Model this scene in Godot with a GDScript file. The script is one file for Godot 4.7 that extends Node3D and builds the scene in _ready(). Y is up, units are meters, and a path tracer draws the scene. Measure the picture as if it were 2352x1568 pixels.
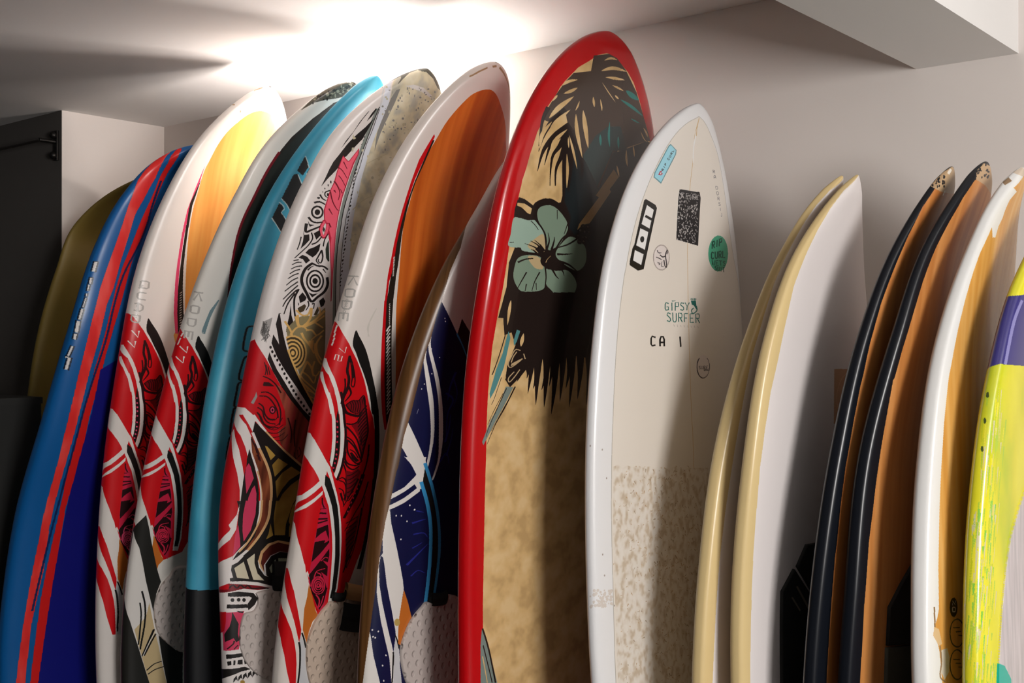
extends Node3D
# Surfboards and windsurf boards racked on their tails along a white wall.

const NCROSS := 72
const NLONG := 110
const TEX_W := 0.84       # metres of board surface across a print
const TEX_H := 1.75       # metres of board length along a print
const KNOTS: Array[float] = [0.0, 0.06, 0.15, 0.3, 0.5, 0.75, 1.05, 1.4, 2.3]

# outline (W am p q k), thickness (T tn tl n), place (zc yaw Y0) and rocker X at the knots below the nose
const BOARDS := {
	"B1": {"W": 0.5400, "am": 1.2000, "p": 3.1011, "q": 2.6308, "k": 0.3500, "T": 0.0600, "tn": 0.3500, "tl": 0.7000, "n": 2.8000, "zc": 0.3100, "yaw": -0.0201, "Y0": 2.1820, "X": [-3.0821, -3.2253, -3.3470, -3.3946, -3.4542, -3.4980, -3.5356, -3.5645, -3.5700]},
	"B2": {"W": 0.7400, "am": 1.3000, "p": 2.5659, "q": 1.9752, "k": 0.3500, "T": 0.1050, "tn": 0.3500, "tl": 0.9500, "n": 3.0000, "zc": 0.4300, "yaw": -0.0111, "Y0": 2.2151, "X": [-2.7492, -2.8248, -2.8653, -2.8965, -2.9208, -2.9919, -3.1209, -3.2127, -3.2607]},
	"B3": {"W": 0.6116, "am": 1.0646, "p": 2.6079, "q": 1.5879, "k": 0.3500, "T": 0.0900, "tn": 0.3500, "tl": 0.8000, "n": 2.8000, "zc": 0.3600, "yaw": -0.0117, "Y0": 2.3658, "X": [-2.5526, -2.5988, -2.6600, -2.7194, -2.7777, -2.8206, -2.8843, -2.9346, -2.9843]},
	"B4": {"W": 0.6000, "am": 1.2000, "p": 2.4232, "q": 1.8978, "k": 0.3500, "T": 0.0850, "tn": 0.3000, "tl": 1.0000, "n": 2.8000, "zc": 0.3600, "yaw": -0.0167, "Y0": 2.3288, "X": [-2.2141, -2.2698, -2.3542, -2.4294, -2.5144, -2.6052, -2.7086, -2.7985, -2.8269]},
	"B5": {"W": 0.6000, "am": 1.2000, "p": 1.7363, "q": 1.6809, "k": 0.3500, "T": 0.1000, "tn": 0.3000, "tl": 0.9000, "n": 2.8000, "zc": 0.3600, "yaw": -0.0027, "Y0": 2.3319, "X": [-2.1243, -2.1693, -2.2385, -2.3312, -2.3983, -2.4456, -2.4792, -2.5125, -2.5581]},
	"B6": {"W": 0.6474, "am": 0.9924, "p": 3.1549, "q": 1.4927, "k": 0.3500, "T": 0.1000, "tn": 0.3500, "tl": 0.7000, "n": 2.8000, "zc": 0.3600, "yaw": -0.0270, "Y0": 2.3229, "X": [-1.9464, -1.9967, -2.0586, -2.1071, -2.1635, -2.2286, -2.3160, -2.3283, -2.3463]},
	"B7": {"W": 0.6169, "am": 1.0463, "p": 2.0858, "q": 1.8280, "k": 0.3500, "T": 0.1000, "tn": 0.3500, "tl": 0.7000, "n": 2.8000, "zc": 0.3600, "yaw": -0.0012, "Y0": 2.3030, "X": [-1.7236, -1.7684, -1.8228, -1.8856, -1.9306, -1.9969, -2.0641, -2.1479, -2.2135]},
	"B8": {"W": 0.6000, "am": 1.2000, "p": 2.1391, "q": 1.5406, "k": 0.3500, "T": 0.1000, "tn": 0.3500, "tl": 0.7000, "n": 2.8000, "zc": 0.3600, "yaw": -0.0164, "Y0": 2.1055, "X": [-1.6339, -1.6470, -1.6647, -1.7223, -1.7779, -1.8175, -1.8459, -1.8623, -1.9074]},
	"B9": {"W": 0.5990, "am": 0.8109, "p": 3.2703, "q": 1.7179, "k": 0.3500, "T": 0.0850, "tn": 0.3500, "tl": 0.7000, "n": 2.8000, "zc": 0.3300, "yaw": -0.0418, "Y0": 2.3291, "X": [-1.4272, -1.4448, -1.4635, -1.4888, -1.5180, -1.5581, -1.5773, -1.5901, -1.6365]},
	"B11": {"W": 0.5488, "am": 0.8591, "p": 3.2466, "q": 1.4894, "k": 0.3500, "T": 0.0750, "tn": 0.3500, "tl": 0.7000, "n": 2.5000, "zc": 0.3000, "yaw": -0.0512, "Y0": 2.1515, "X": [-1.2249, -1.2442, -1.2627, -1.2788, -1.2874, -1.2944, -1.2886, -1.2697, -1.3120]},
	"B12": {"W": 0.5000, "am": 1.0000, "p": 2.0302, "q": 1.2493, "k": 0.3500, "T": 0.0600, "tn": 0.3500, "tl": 0.7000, "n": 3.2000, "zc": 0.3000, "yaw": -0.0033, "Y0": 1.9734, "X": [-0.9127, -0.9534, -0.9900, -1.0278, -1.0601, -1.0758, -1.0842, -1.1020, -1.1470]},
	"B13": {"W": 0.5011, "am": 0.8117, "p": 3.5068, "q": 1.0840, "k": 0.3500, "T": 0.0600, "tn": 0.3500, "tl": 0.7000, "n": 3.2000, "zc": 0.3000, "yaw": -0.0121, "Y0": 1.9725, "X": [-0.8828, -0.9087, -0.9364, -0.9579, -0.9761, -0.9964, -0.9977, -0.9976, -1.0417]},
	"B14": {"W": 0.5025, "am": 0.9760, "p": 2.1210, "q": 1.4135, "k": 0.3500, "T": 0.0550, "tn": 0.3500, "tl": 0.7000, "n": 3.2000, "zc": 0.3000, "yaw": -0.0035, "Y0": 1.9708, "X": [-0.7078, -0.7345, -0.7691, -0.8045, -0.8320, -0.8544, -0.8704, -0.8917, -0.9369]},
	"B15": {"W": 0.5010, "am": 0.9759, "p": 2.2311, "q": 1.6095, "k": 0.3500, "T": 0.0550, "tn": 0.3500, "tl": 0.7000, "n": 3.2000, "zc": 0.3000, "yaw": -0.0163, "Y0": 1.9736, "X": [-0.6487, -0.6717, -0.7063, -0.7378, -0.7749, -0.7894, -0.8059, -0.8150, -0.8300]},
	"B16": {"W": 0.5400, "am": 1.0000, "p": 2.0812, "q": 1.3121, "k": 0.3500, "T": 0.0700, "tn": 0.3500, "tl": 0.7000, "n": 3.0000, "zc": 0.3200, "yaw": -0.0047, "Y0": 1.9553, "X": [-0.5837, -0.6115, -0.6357, -0.6614, -0.6691, -0.6624, -0.6486, -0.6579, -0.7025]},
	"B17": {"W": 0.5400, "am": 1.0000, "p": 2.1426, "q": 1.5532, "k": 0.3500, "T": 0.0680, "tn": 0.3500, "tl": 0.7000, "n": 2.8000, "zc": 0.3200, "yaw": -0.0080, "Y0": 1.9061, "X": [-0.4966, -0.5250, -0.5537, -0.5749, -0.5848, -0.5823, -0.5739, -0.5779, -0.6222]},
}

var taken := {}
var col := {}            # colours of the print being drawn
var fills := {}          # textured fills of the print being drawn
var img: Image
var kx := 1.0
var ky := 1.0
var hmul := 1.0
var hadd := 0.0
var sadd := 0.0

func _ready() -> void:
	# ------------------------------------------------ camera, sky, lights, exposure
	var cam := Camera3D.new()
	cam.name = "camera"
	cam.fov = rad_to_deg(2.0 * atan(784.0 / 2630.0))
	cam.position = Vector3(0, 1.66, 2.36)
	cam.rotation.y = deg_to_rad(40.0)
	cam.near = 0.05
	cam.current = true
	add_child(cam)
	var env := Environment.new()
	env.background_mode = Environment.BG_COLOR
	env.background_color = Color(0.55, 0.6, 0.66)
	env.tonemap_mode = Environment.TONE_MAPPER_LINEAR
	env.tonemap_exposure = 1.0
	env.sdfgi_enabled = true
	env.ssao_enabled = true
	env.ssil_enabled = true
	var we := WorldEnvironment.new()
	we.name = "world_environment"
	we.environment = env
	add_child(we)
	area("daylight", Vector3(1.86, 1.76, 2.45), Vector3(-1, 0, 0), Vector2(0.75, 1.05), Color(1.0, 0.985, 0.97), 10.5)
	area("tube_light", Vector3(-2.27, 2.125, 0.085), Vector3(-0.2, 0.6, 0.78), Vector2(0.4, 0.03), Color(1.0, 0.955, 0.925), 1.9)
	room()
	boards()

# ---------------------------------------------------------------- helpers: scene tree
func numbered(called: String) -> String:
	var n: int = taken.get(called, 0)
	taken[called] = n + 1
	return called if n == 0 else "%s_%03d" % [called, n]

func tag(o: Node, label: String, category := "", group := "", kind := "") -> void:
	if label: o.set_meta("label", label)
	if category: o.set_meta("category", category)
	if group: o.set_meta("group", group)
	if kind: o.set_meta("kind", kind)

func thing(called: String, label: String, category: String, where: Vector3, group := "") -> Node3D:
	var o := Node3D.new()
	o.name = numbered(called)
	o.position = where
	add_child(o)
	tag(o, label, category, group)
	return o

func put(called: String, m: Mesh, mat: Material, parent: Node = self, where := Vector3.ZERO) -> MeshInstance3D:
	var o := MeshInstance3D.new()
	o.name = numbered(called) if parent == self else called
	o.mesh = m
	o.position = where
	o.material_override = mat
	o.cast_shadow = GeometryInstance3D.SHADOW_CASTING_SETTING_ON
	parent.add_child(o, true)
	return o

func struct(called: String, lo: Vector3, hi: Vector3, mat: Material, label := "") -> MeshInstance3D:
	var m := BoxMesh.new()
	m.size = hi - lo
	var o := put(called, m, mat, self, (lo + hi) * 0.5)
	tag(o, label, "", "", "structure")
	return o

func box(size: Vector3) -> BoxMesh:
	var m := BoxMesh.new()
	m.size = size
	return m

func cyl(r: float, h: float, r2 := -1.0) -> CylinderMesh:
	var m := CylinderMesh.new()
	m.bottom_radius = r
	m.top_radius = r if r2 < 0.0 else r2
	m.height = h
	m.radial_segments = 28
	return m

func area(called: String, where: Vector3, towards: Vector3, size: Vector2, c: Color, energy: float) -> void:
	var l := AreaLight3D.new()
	l.name = called
	l.area_size = size
	l.light_color = c
	l.light_energy = energy
	l.shadow_enabled = true
	add_child(l)
	l.look_at_from_position(where, where + towards, Vector3.UP)

func mat(c: Color, rough := 0.5, metal := 0.0) -> StandardMaterial3D:
	var m := StandardMaterial3D.new()
	m.albedo_color = c
	m.roughness = rough
	m.metallic = metal
	return m

func c8(r: int, g: int, b: int) -> Color:
	return Color8(r, g, b)

func plaster(c: Color, sd: int) -> StandardMaterial3D:
	var m := mat(c, 0.85)
	var n := FastNoiseLite.new()
	n.seed = sd
	n.frequency = 0.02
	n.fractal_octaves = 4
	var t := NoiseTexture2D.new()
	t.width = 512
	t.height = 512
	t.seamless = true
	t.as_normal_map = true
	t.bump_strength = 1.2
	t.noise = n
	m.normal_enabled = true
	m.normal_texture = t
	m.normal_scale = 0.25
	m.uv1_triplanar = true
	m.uv1_world_triplanar = true
	m.uv1_scale = Vector3(2.2, 2.2, 2.2)
	return m

# ---------------------------------------------------------------- the room
func room() -> void:
	var white := plaster(c8(222, 214, 209), 4)
	var ceil_m := plaster(c8(228, 225, 223), 9)
	var beam_m := plaster(c8(242, 240, 238), 7)
	var dark := plaster(c8(84, 80, 77), 12)
	var floor_m := mat(c8(40, 38, 36), 0.6)
	var far_m := plaster(c8(74, 70, 66), 15)
	var top := 2.434
	struct("floor", Vector3(-5.2, -0.12, -0.2), Vector3(2.1, 0.0, 4.3), floor_m)
	struct("ceiling", Vector3(-5.2, top, -0.2), Vector3(2.1, top + 0.15, 4.3), ceil_m, "white plaster ceiling")
	struct("wall_back", Vector3(-3.72, 0.0, -0.2), Vector3(2.1, top, 0.0), white, "white wall behind the boards")
	struct("wall_end", Vector3(-3.74, 0.0, 0.0), Vector3(-3.62, top, 0.391), white, "short return wall at the left end of the rack")
	struct("wall_alcove", Vector3(-5.2, 0.0, 0.3), Vector3(-3.622, top, 0.392), dark, "dark grey wall left of the boards")
	struct("wall_left", Vector3(-5.35, 0.0, 0.25), Vector3(-5.2, top, 4.3), far_m)
	struct("wall_front", Vector3(-5.2, 0.0, 4.2), Vector3(2.0, top, 4.3), far_m)
	# right wall with its window opening
	struct("wall_right", Vector3(1.95, 0.0, -0.2), Vector3(2.1, top, 2.02), far_m)
	struct("wall_right", Vector3(1.95, 0.0, 2.88), Vector3(2.1, top, 4.3), far_m)
	struct("wall_right", Vector3(1.95, 0.0, 2.02), Vector3(2.1, 1.18, 2.88), far_m)
	struct("wall_right", Vector3(1.95, 2.34, 2.02), Vector3(2.1, top, 2.88), far_m)
	window_in("window_1", Vector3(2.0, 1.76, 2.45), Vector2(0.86, 1.16), true)
	# dropped beam that runs out from the wall
	struct("trim_1", Vector3(-0.885, 2.225, 0.0), Vector3(-0.683, top, 4.2), beam_m, "dropped ceiling beam at the upper right")
	# coat rail on the dark wall
	var blk := mat(c8(28, 26, 25), 0.35, 0.6)
	var h := thing("coat_rail", "thin dark metal coat rail with black bracket on the dark wall at far left", "rail", Vector3(-3.647, 2.318, 0.392))
	put("wall_plate", box(Vector3(0.022, 0.10, 0.008)), blk, h, Vector3(0, 0, 0.005))
	for dy in [0.034, -0.034]:
		var kn := SphereMesh.new()
		kn.radius = 0.013
		kn.height = 0.026
		put("screw_cap", kn, blk, h, Vector3(0, dy, 0.016))
	var arm := put("arm", cyl(0.007, 0.06), blk, h, Vector3(0, 0.012, 0.035))
	arm.rotation.x = PI / 2
	var bar := put("bar", cyl(0.006, 0.75), mat(c8(60, 56, 54), 0.3, 0.7), h, Vector3(-0.375, 0.012, 0.06))
	bar.rotation.z = PI / 2
	# dark cabinet at the left edge
	var cb := thing("cabinet", "low dark cabinet under the coat rail at the left edge", "cabinet", Vector3(-3.36, 0.0, 0.68))
	put("body", box(Vector3(0.6, 1.47, 0.16)), mat(c8(22, 22, 20), 0.7), cb, Vector3(-0.3, 1.47 / 2, 0.0))
	put("top", box(Vector3(0.6, 0.02, 0.17)), mat(c8(26, 26, 24), 0.7), cb, Vector3(-0.3, 1.47 + 0.01, 0.0))
	# bulkhead lamp on the wall behind the boards
	var lp := thing("tube_lamp", "slim white tube lamp glowing on the wall behind the tall boards", "lamp", Vector3(-2.27, 2.1, 0.0))
	put("housing", box(Vector3(0.46, 0.06, 0.035)), mat(c8(225, 223, 220), 0.4), lp, Vector3(0, 0, 0.0185))
	var glow := mat(c8(255, 244, 232), 0.6)
	glow.emission_enabled = true
	glow.emission = Color(1.0, 0.93, 0.87)
	glow.emission_energy_multiplier = 5.0
	var tube := put("tube", cyl(0.013, 0.41), glow, lp, Vector3(0, 0.012, 0.062))
	tube.rotation.z = PI / 2
	for sx in [-1, 1]: put("end_cap", box(Vector3(0.02, 0.045, 0.05)), mat(c8(225, 223, 220), 0.4), lp, Vector3(sx * 0.215, 0.008, 0.055))

func window_in(called: String, c: Vector3, size: Vector2, side: bool) -> void:
	var fr := mat(c8(235, 233, 230), 0.4)
	var w := Node3D.new()
	w.name = called
	w.position = c
	if side:
		w.rotation.y = PI / 2
	add_child(w)
	tag(w, "", "", "", "structure")
	var t := 0.05
	for sx in [-1, 1]:
		put("window_frame", box(Vector3(t, size.y, 0.07)), fr, w, Vector3(sx * (size.x - t) / 2, 0, 0))
		put("window_frame", box(Vector3(size.x - 2 * t, t, 0.07)), fr, w, Vector3(0, sx * (size.y - t) / 2, 0))
	put("mullion", box(Vector3(0.04, size.y - 2 * t, 0.06)), fr, w)
	var g := mat(c8(245, 248, 250), 0.5)
	g.emission_enabled = true
	g.emission = Color(0.96, 0.98, 1.0)
	g.emission_energy_multiplier = 3.0
	put("pane", box(Vector3(size.x - 2 * t, size.y - 2 * t, 0.012)), g, w)

# ---------------------------------------------------------------- board shape
func herm(ys: Array, x: float) -> float:
	var n := KNOTS.size()
	var i := 0
	while i < n - 2 and x >= KNOTS[i + 1]: i += 1
	var h: float = KNOTS[i + 1] - KNOTS[i]
	var t := (x - KNOTS[i]) / h
	var a: float = ys[i]
	var b: float = ys[i + 1]
	var ma := slope(ys, i) * h
	var mb := slope(ys, i + 1) * h
	return (2 * t * t * t - 3 * t * t + 1) * a + (t * t * t - 2 * t * t + t) * ma + (-2 * t * t * t + 3 * t * t) * b + (t * t * t - t * t) * mb

func slope(ys: Array, i: int) -> float:
	var n := KNOTS.size()
	if i == 0: return (ys[1] - ys[0]) / (KNOTS[1] - KNOTS[0])
	if i == n - 1: return (ys[n - 1] - ys[n - 2]) / (KNOTS[n - 1] - KNOTS[n - 2])
	var h0: float = KNOTS[i] - KNOTS[i - 1]
	var h1: float = KNOTS[i + 1] - KNOTS[i]
	return ((ys[i] - ys[i - 1]) / h0 * h1 + (ys[i + 1] - ys[i]) / h1 * h0) / (h0 + h1)

func half_width(b: Dictionary, h: float) -> float:
	var x := clampf(h / b.am, 0.0, 1.0)
	var w: float = b.W / 2.0 * pow(1.0 - pow(1.0 - x, b.p), 1.0 / b.q)
	var y := clampf((h - b.am) / (b.Y0 - b.am), 0.0, 1.0)
	return w * (1.0 - b.k * y * y)

func half_thick(b: Dictionary, h: float) -> float:
	var s := clampf(h / b.tl, 0.0, 1.0)
	s = s * (2.0 - s)
	return b.T * (b.tn + (1.0 - b.tn) * s) * sqrt(clampf((h + 0.0002) / 0.03, 0.0, 1.0)) / 2.0

# one cross-section: centre, axis to the deck, half width, half thickness
func station(b: Dictionary, h: float) -> Array:
	var x := herm(b.X, h)
	var lo := maxf(h - 0.0001, 0.0)
	var dx := (herm(b.X, h + 0.0001) - herm(b.X, lo)) / (h + 0.0001 - lo)
	var nn := sqrt(1.0 + dx * dx)
	return [Vector3(x, b.Y0 - h, b.zc), Vector2(1.0 / nn, dx / nn), half_width(b, h), half_thick(b, h)]

func ring(b: Dictionary, st: Array, ph: float) -> Vector2:
	var e: float = 2.0 / b.n
	var c := cos(ph)
	var s := sin(ph)
	return Vector2(signf(c) * pow(absf(c), e) * st[3], signf(s) * pow(absf(s), e) * st[2])

func place(b: Dictionary, st: Array, off: float, wz: float) -> Vector3:
	var cy := cos(b.yaw)
	var sy := sin(b.yaw)
	var c: Vector3 = st[0]
	var n: Vector2 = st[1]
	return Vector3(c.x + off * n.x * cy + wz * sy, c.y + off * n.y, c.z - off * n.x * sy + wz * cy)

func foot(b: Dictionary) -> Vector3:
	return Vector3(herm(b.X, b.Y0), 0, b.zc)

# a strip of the shell between two angles round the section; h runs down from the nose
func shell(b: Dictionary, ph0: float, ph1: float, nc: int) -> ArrayMesh:
	var org := foot(b)
	var V := PackedVector3Array()
	var U := PackedVector2Array()
	var N := PackedVector3Array()
	var I := PackedInt32Array()
	var cols := nc + 1
	var full: float = b.Y0
	for i in NLONG + 1:
		var t := float(i) / NLONG
		var h := full * pow(t, 2.0) * 0.9995 + 0.0004
		var st := station(b, h)
		var s := 0.0
		var prev := Vector2.ZERO
		var arcs := PackedFloat32Array()
		var zero := 0.0
		var best := 99.0
		for j in cols:
			var ph := lerpf(ph0, ph1, float(j) / nc)
			var r := ring(b, st, ph)
			if j > 0: s += (r - prev).length()
			prev = r
			arcs.append(s)
			if absf(ph) < best:
				best = absf(ph)
				zero = s
			V.append(place(b, st, r.x, r.y) - org)
		for j in cols:
			U.append(Vector2(0.5 - (arcs[j] - zero) / TEX_W, h / TEX_H))
	for i in NLONG + 1:
		for j in cols:
			var i0 := maxi(i - 1, 0)
			var i1 := mini(i + 1, NLONG)
			var j0 := maxi(j - 1, 0)
			var j1 := mini(j + 1, nc)
			var a := V[i1 * cols + j] - V[i0 * cols + j]
			var c := V[i * cols + j1] - V[i * cols + j0]
			var n := c.cross(a)
			N.append(n.normalized() if n.length() > 1e-12 else Vector3.UP)
	for i in NLONG:
		for j in nc:
			var a := i * cols + j
			I.append_array([a, a + cols, a + 1, a + 1, a + cols, a + cols + 1])
	return make(V, N, U, I)

func make(V: PackedVector3Array, N: PackedVector3Array, U: PackedVector2Array, I: PackedInt32Array) -> ArrayMesh:
	# turn faces so that the front (clockwise) side agrees with the normals
	for k in range(0, I.size(), 3):
		var f := (V[I[k + 1]] - V[I[k]]).cross(V[I[k + 2]] - V[I[k]])
		if f.dot(N[I[k]] + N[I[k + 1]] + N[I[k + 2]]) > 0.0:
			var q := I[k + 1]
			I[k + 1] = I[k + 2]
			I[k + 2] = q
	var arr := []
	arr.resize(Mesh.ARRAY_MAX)
	arr[Mesh.ARRAY_VERTEX] = V
	arr[Mesh.ARRAY_NORMAL] = N
	arr[Mesh.ARRAY_TEX_UV] = U
	arr[Mesh.ARRAY_INDEX] = I
	var m := ArrayMesh.new()
	m.add_surface_from_arrays(Mesh.PRIMITIVE_TRIANGLES, arr)
	return m

func tail_cap(b: Dictionary) -> ArrayMesh:
	var org := foot(b)
	var st := station(b, b.Y0 * 0.9999)
	var V := PackedVector3Array()
	var N := PackedVector3Array()
	var U := PackedVector2Array()
	var I := PackedInt32Array()
	V.append(place(b, st, 0, 0) - org)
	N.append(Vector3.DOWN)
	U.append(Vector2.ZERO)
	for j in 49:
		var r := ring(b, st, TAU * j / 48.0)
		V.append(place(b, st, r.x, r.y) - org)
		N.append(Vector3.DOWN)
		U.append(Vector2.ZERO)
		if j > 0: I.append_array([0, j, j + 1])
	return make(V, N, U, I)

# point on the deck, s metres of surface from the centre line (+ is the near rail), h metres below the nose, lifted by off
func on_deck(b: Dictionary, s: float, h: float, off: float) -> Vector3:
	var st := station(b, h)
	var sg := signf(s)
	var want := absf(s)
	var acc := 0.0
	var prev := ring(b, st, 0.0)
	var ph := 0.0
	var stepd := deg_to_rad(150.0) / 90.0
	var r := prev
	var dir := Vector2(0, 1)
	for k in 90:
		ph += stepd
		var nx := ring(b, st, ph)
		var d := (nx - prev).length()
		dir = (nx - prev).normalized() if d > 0.0 else dir
		if acc + d >= want:
			r = prev.lerp(nx, (want - acc) / maxf(d, 1e-9))
			break
		acc += d
		prev = nx
		r = nx
	var nrm := Vector2(dir.y, -dir.x)
	r += nrm * off
	return place(b, st, r.x, r.y * (sg if sg != 0.0 else 1.0)) - foot(b)

# a pad or sticker that follows the deck: outline as s,h pairs in half millimetres
func patch(b: Dictionary, outline: Array, thick: float, soft := true, own_uv := 0.0) -> ArrayMesh:
	var o := PackedVector2Array()
	for k in range(0, outline.size(), 2): o.append(Vector2(outline[k], outline[k + 1]) / 2000.0)
	o = dense(o, soft)
	var c := Vector2.ZERO
	for p in o: c += p
	c /= o.size()
	var n := o.size()
	var size := 0.0
	for p in o: size = maxf(size, p.distance_to(c))
	var bev := minf(thick * 0.8 / size, 0.3)
	var rings := [[1.0, -0.001], [1.0, thick * 0.45], [1.0 - bev * 0.35, thick * 0.85], [1.0 - bev, thick], [0.75, thick], [0.5, thick], [0.25, thick]]
	if thick < 0.002: rings = [[1.0, -0.0004], [1.0, thick], [0.8, thick], [0.55, thick], [0.28, thick]]
	var V := PackedVector3Array()
	var U := PackedVector2Array()
	var I := PackedInt32Array()
	for rg in rings:
		for p in o:
			var q: Vector2 = c + (p - c) * rg[0]
			V.append(on_deck(b, q.x, q.y, rg[1]))
			U.append(q / own_uv if own_uv > 0.0 else Vector2(0.5 - q.x / TEX_W, q.y / TEX_H))
	V.append(on_deck(b, c.x, c.y, thick))
	U.append(c / own_uv if own_uv > 0.0 else Vector2(0.5 - c.x / TEX_W, c.y / TEX_H))
	var last := V.size() - 1
	for k in rings.size() - 1:
		for j in n:
			var a := k * n + j
			var d := k * n + (j + 1) % n
			I.append_array([a, d, a + n, d, d + n, a + n])
	var base := (rings.size() - 1) * n
	for j in n: I.append_array([base + j, base + (j + 1) % n, last])
	# outward test: the deck faces +x
	var area2 := 0.0
	for j in n: area2 += o[j].cross(o[(j + 1) % n])
	var N := PackedVector3Array()
	N.resize(V.size())
	for k in range(0, I.size(), 3):
		var f := (V[I[k + 1]] - V[I[k]]).cross(V[I[k + 2]] - V[I[k]])
		for e in 3: N[I[k + e]] += f
	var flip := 1.0
	if N[last].x < 0.0: flip = -1.0
	for k in N.size(): N[k] = (N[k] * flip).normalized()
	return make(V, N, U, I)

func dense(o: PackedVector2Array, soft: bool) -> PackedVector2Array:
	var r := PackedVector2Array()
	var n := o.size()
	for i in n:
		var p0 := o[(i + n - 1) % n]
		var p1 := o[i]
		var p2 := o[(i + 1) % n]
		var p3 := o[(i + 2) % n]
		for k in 4:
			var t := k / 4.0
			r.append(p1.cubic_interpolate(p2, p0, p3, t) if soft else p1.lerp(p2, t))
	return r

# a foot strap: a padded band that arches off the deck from s0 to s1
func strap(b: Dictionary, s0: float, s1: float, h: float, wide: float, rise: float, thick: float) -> ArrayMesh:
	var V := PackedVector3Array()
	var U := PackedVector2Array()
	var I := PackedInt32Array()
	var na := 28
	var nc := 14
	for i in na + 1:
		var t := float(i) / na
		var s := lerpf(s0, s1, t)
		var lift := rise * pow(sin(PI * t), 0.7) + 0.006
		for j in nc:
			var a := TAU * j / nc
			var hh := h + signf(cos(a)) * pow(absf(cos(a)), 0.6) * wide / 2.0
			V.append(on_deck(b, s, hh, lift + sin(a) * thick / 2.0))
			U.append(Vector2(t * 3.0, float(j) / nc))
	for i in na:
		for j in nc:
			var a := i * nc + j
			var d := i * nc + (j + 1) % nc
			I.append_array([a, a + nc, d, d, a + nc, d + nc])
	var N := PackedVector3Array()
	N.resize(V.size())
	for i in na + 1:
		var c := Vector3.ZERO
		for j in nc: c += V[i * nc + j] / nc
		for j in nc: N[i * nc + j] = (V[i * nc + j] - c).normalized()
	return make(V, N, U, I)

# ---------------------------------------------------------------- prints: shapes in half millimetres, s from the centre line, h from the nose
func start(w: int, h: int, base: Color, palette: Dictionary) -> void:
	img = Image.create_empty(w, h, false, Image.FORMAT_RGB8)
	img.fill(base)
	kx = w / (TEX_W * 2000.0)
	ky = h / (TEX_H * 2000.0)
	col = palette
	fills = {}
	hmul = 1.0
	hadd = 0.0
	sadd = 0.0

func tx(p: Vector2) -> Vector2:
	return Vector2((TEX_W * 1000.0 - p.x) * kx, p.y * ky)

func vec(a: Array) -> PackedVector2Array:
	var r := PackedVector2Array()
	for k in range(0, a.size(), 2): r.append(Vector2(a[k] + sadd, a[k + 1] * hmul + hadd))
	return r

func smooth(o: PackedVector2Array, closed: bool, per: int) -> PackedVector2Array:
	var r := PackedVector2Array()
	var n := o.size()
	for i in (n if closed else n - 1):
		var p0 := o[(i + n - 1) % n] if closed or i > 0 else o[0]
		var p2 := o[(i + 1) % n]
		var p3 := o[(i + 2) % n] if closed or i + 2 < n else o[n - 1]
		for k in per: r.append(o[i].cubic_interpolate(p2, p0, p3, float(k) / per))
	if not closed: r.append(o[n - 1])
	return r

func raster(poly: PackedVector2Array, key: String) -> void:
	var H := img.get_height()
	var W := img.get_width()
	var y0 := 1e9
	var y1 := -1e9
	for p in poly:
		y0 = minf(y0, p.y)
		y1 = maxf(y1, p.y)
	var r0 := clampi(int(ceil(y0 - 0.5)), 0, H)
	var r1 := clampi(int(floor(y1 - 0.5)), -1, H - 1)
	if r1 < r0: return
	var rows := []
	rows.resize(r1 - r0 + 1)
	for k in rows.size(): rows[k] = PackedFloat32Array()
	var n := poly.size()
	for k in n:
		var a := poly[k]
		var b := poly[(k + 1) % n]
		if a.y > b.y:
			var q := a
			a = b
			b = q
		var ra := maxi(int(ceil(a.y - 0.5)), r0)
		var rb := mini(int(ceil(b.y - 0.5)) - 1, r1)
		if rb < ra: continue
		var g := (b.x - a.x) / (b.y - a.y)
		for y in range(ra, rb + 1): rows[y - r0].append(a.x + (y + 0.5 - a.y) * g)
	var src: Image = fills.get(key)
	var c: Color = col.get(key, Color.MAGENTA)
	for k in rows.size():
		var xs: PackedFloat32Array = rows[k]
		xs.sort()
		for j in range(0, xs.size() - 1, 2):
			var a := clampi(int(round(xs[j])), 0, W)
			var e := clampi(int(round(xs[j + 1])), 0, W)
			if e <= a: continue
			if src: img.blit_rect(src, Rect2i(a, r0 + k, e - a, 1), Vector2i(a, r0 + k))
			else: img.fill_rect(Rect2i(a, r0 + k, e - a, 1), c)

func p(key: String, a: Array) -> void:
	var o := vec(a)
	for k in o.size(): o[k] = tx(o[k])
	raster(o, key)

func q(key: String, a: Array) -> void:
	var o := smooth(vec(a), true, 5)
	for k in o.size(): o[k] = tx(o[k])
	raster(o, key)

func s(key: String, w1: float, w2: float, soft: int, a: Array) -> void:
	var o := vec(a)
	if soft and o.size() > 2: o = smooth(o, false, 5)
	elif w2 < 0: o = smooth(o, false, 8)
	var n := o.size()
	var lens := w2 < 0
	var L := PackedVector2Array()
	var R := PackedVector2Array()
	for i in n: o[i].x *= 0.62
	for i in n:
		var d := o[mini(i + 1, n - 1)] - o[maxi(i - 1, 0)]
		d = d.normalized() if d.length() > 0.0001 else Vector2(0, 1)
		var t := float(i) / maxi(n - 1, 1)
		var w: float = w1 * sin(PI * t) if lens else lerpf(w1, w2, t)
		var nr := Vector2(-d.y, d.x) * maxf(w, 0.6) * 0.5
		var ext := Vector2.ZERO
		if i == 0 and not lens: ext = -d * w * 0.2
		if i == n - 1 and not lens: ext = d * w * 0.2
		L.append(o[i] + nr + ext)
		R.append(o[i] - nr + ext)
	for i in n:
		L[i] = tx(Vector2(L[i].x / 0.62, L[i].y))
		R[i] = tx(Vector2(R[i].x / 0.62, R[i].y))
	for i in n - 1: raster(PackedVector2Array([L[i], L[i + 1], R[i + 1], R[i]]), key)

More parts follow.
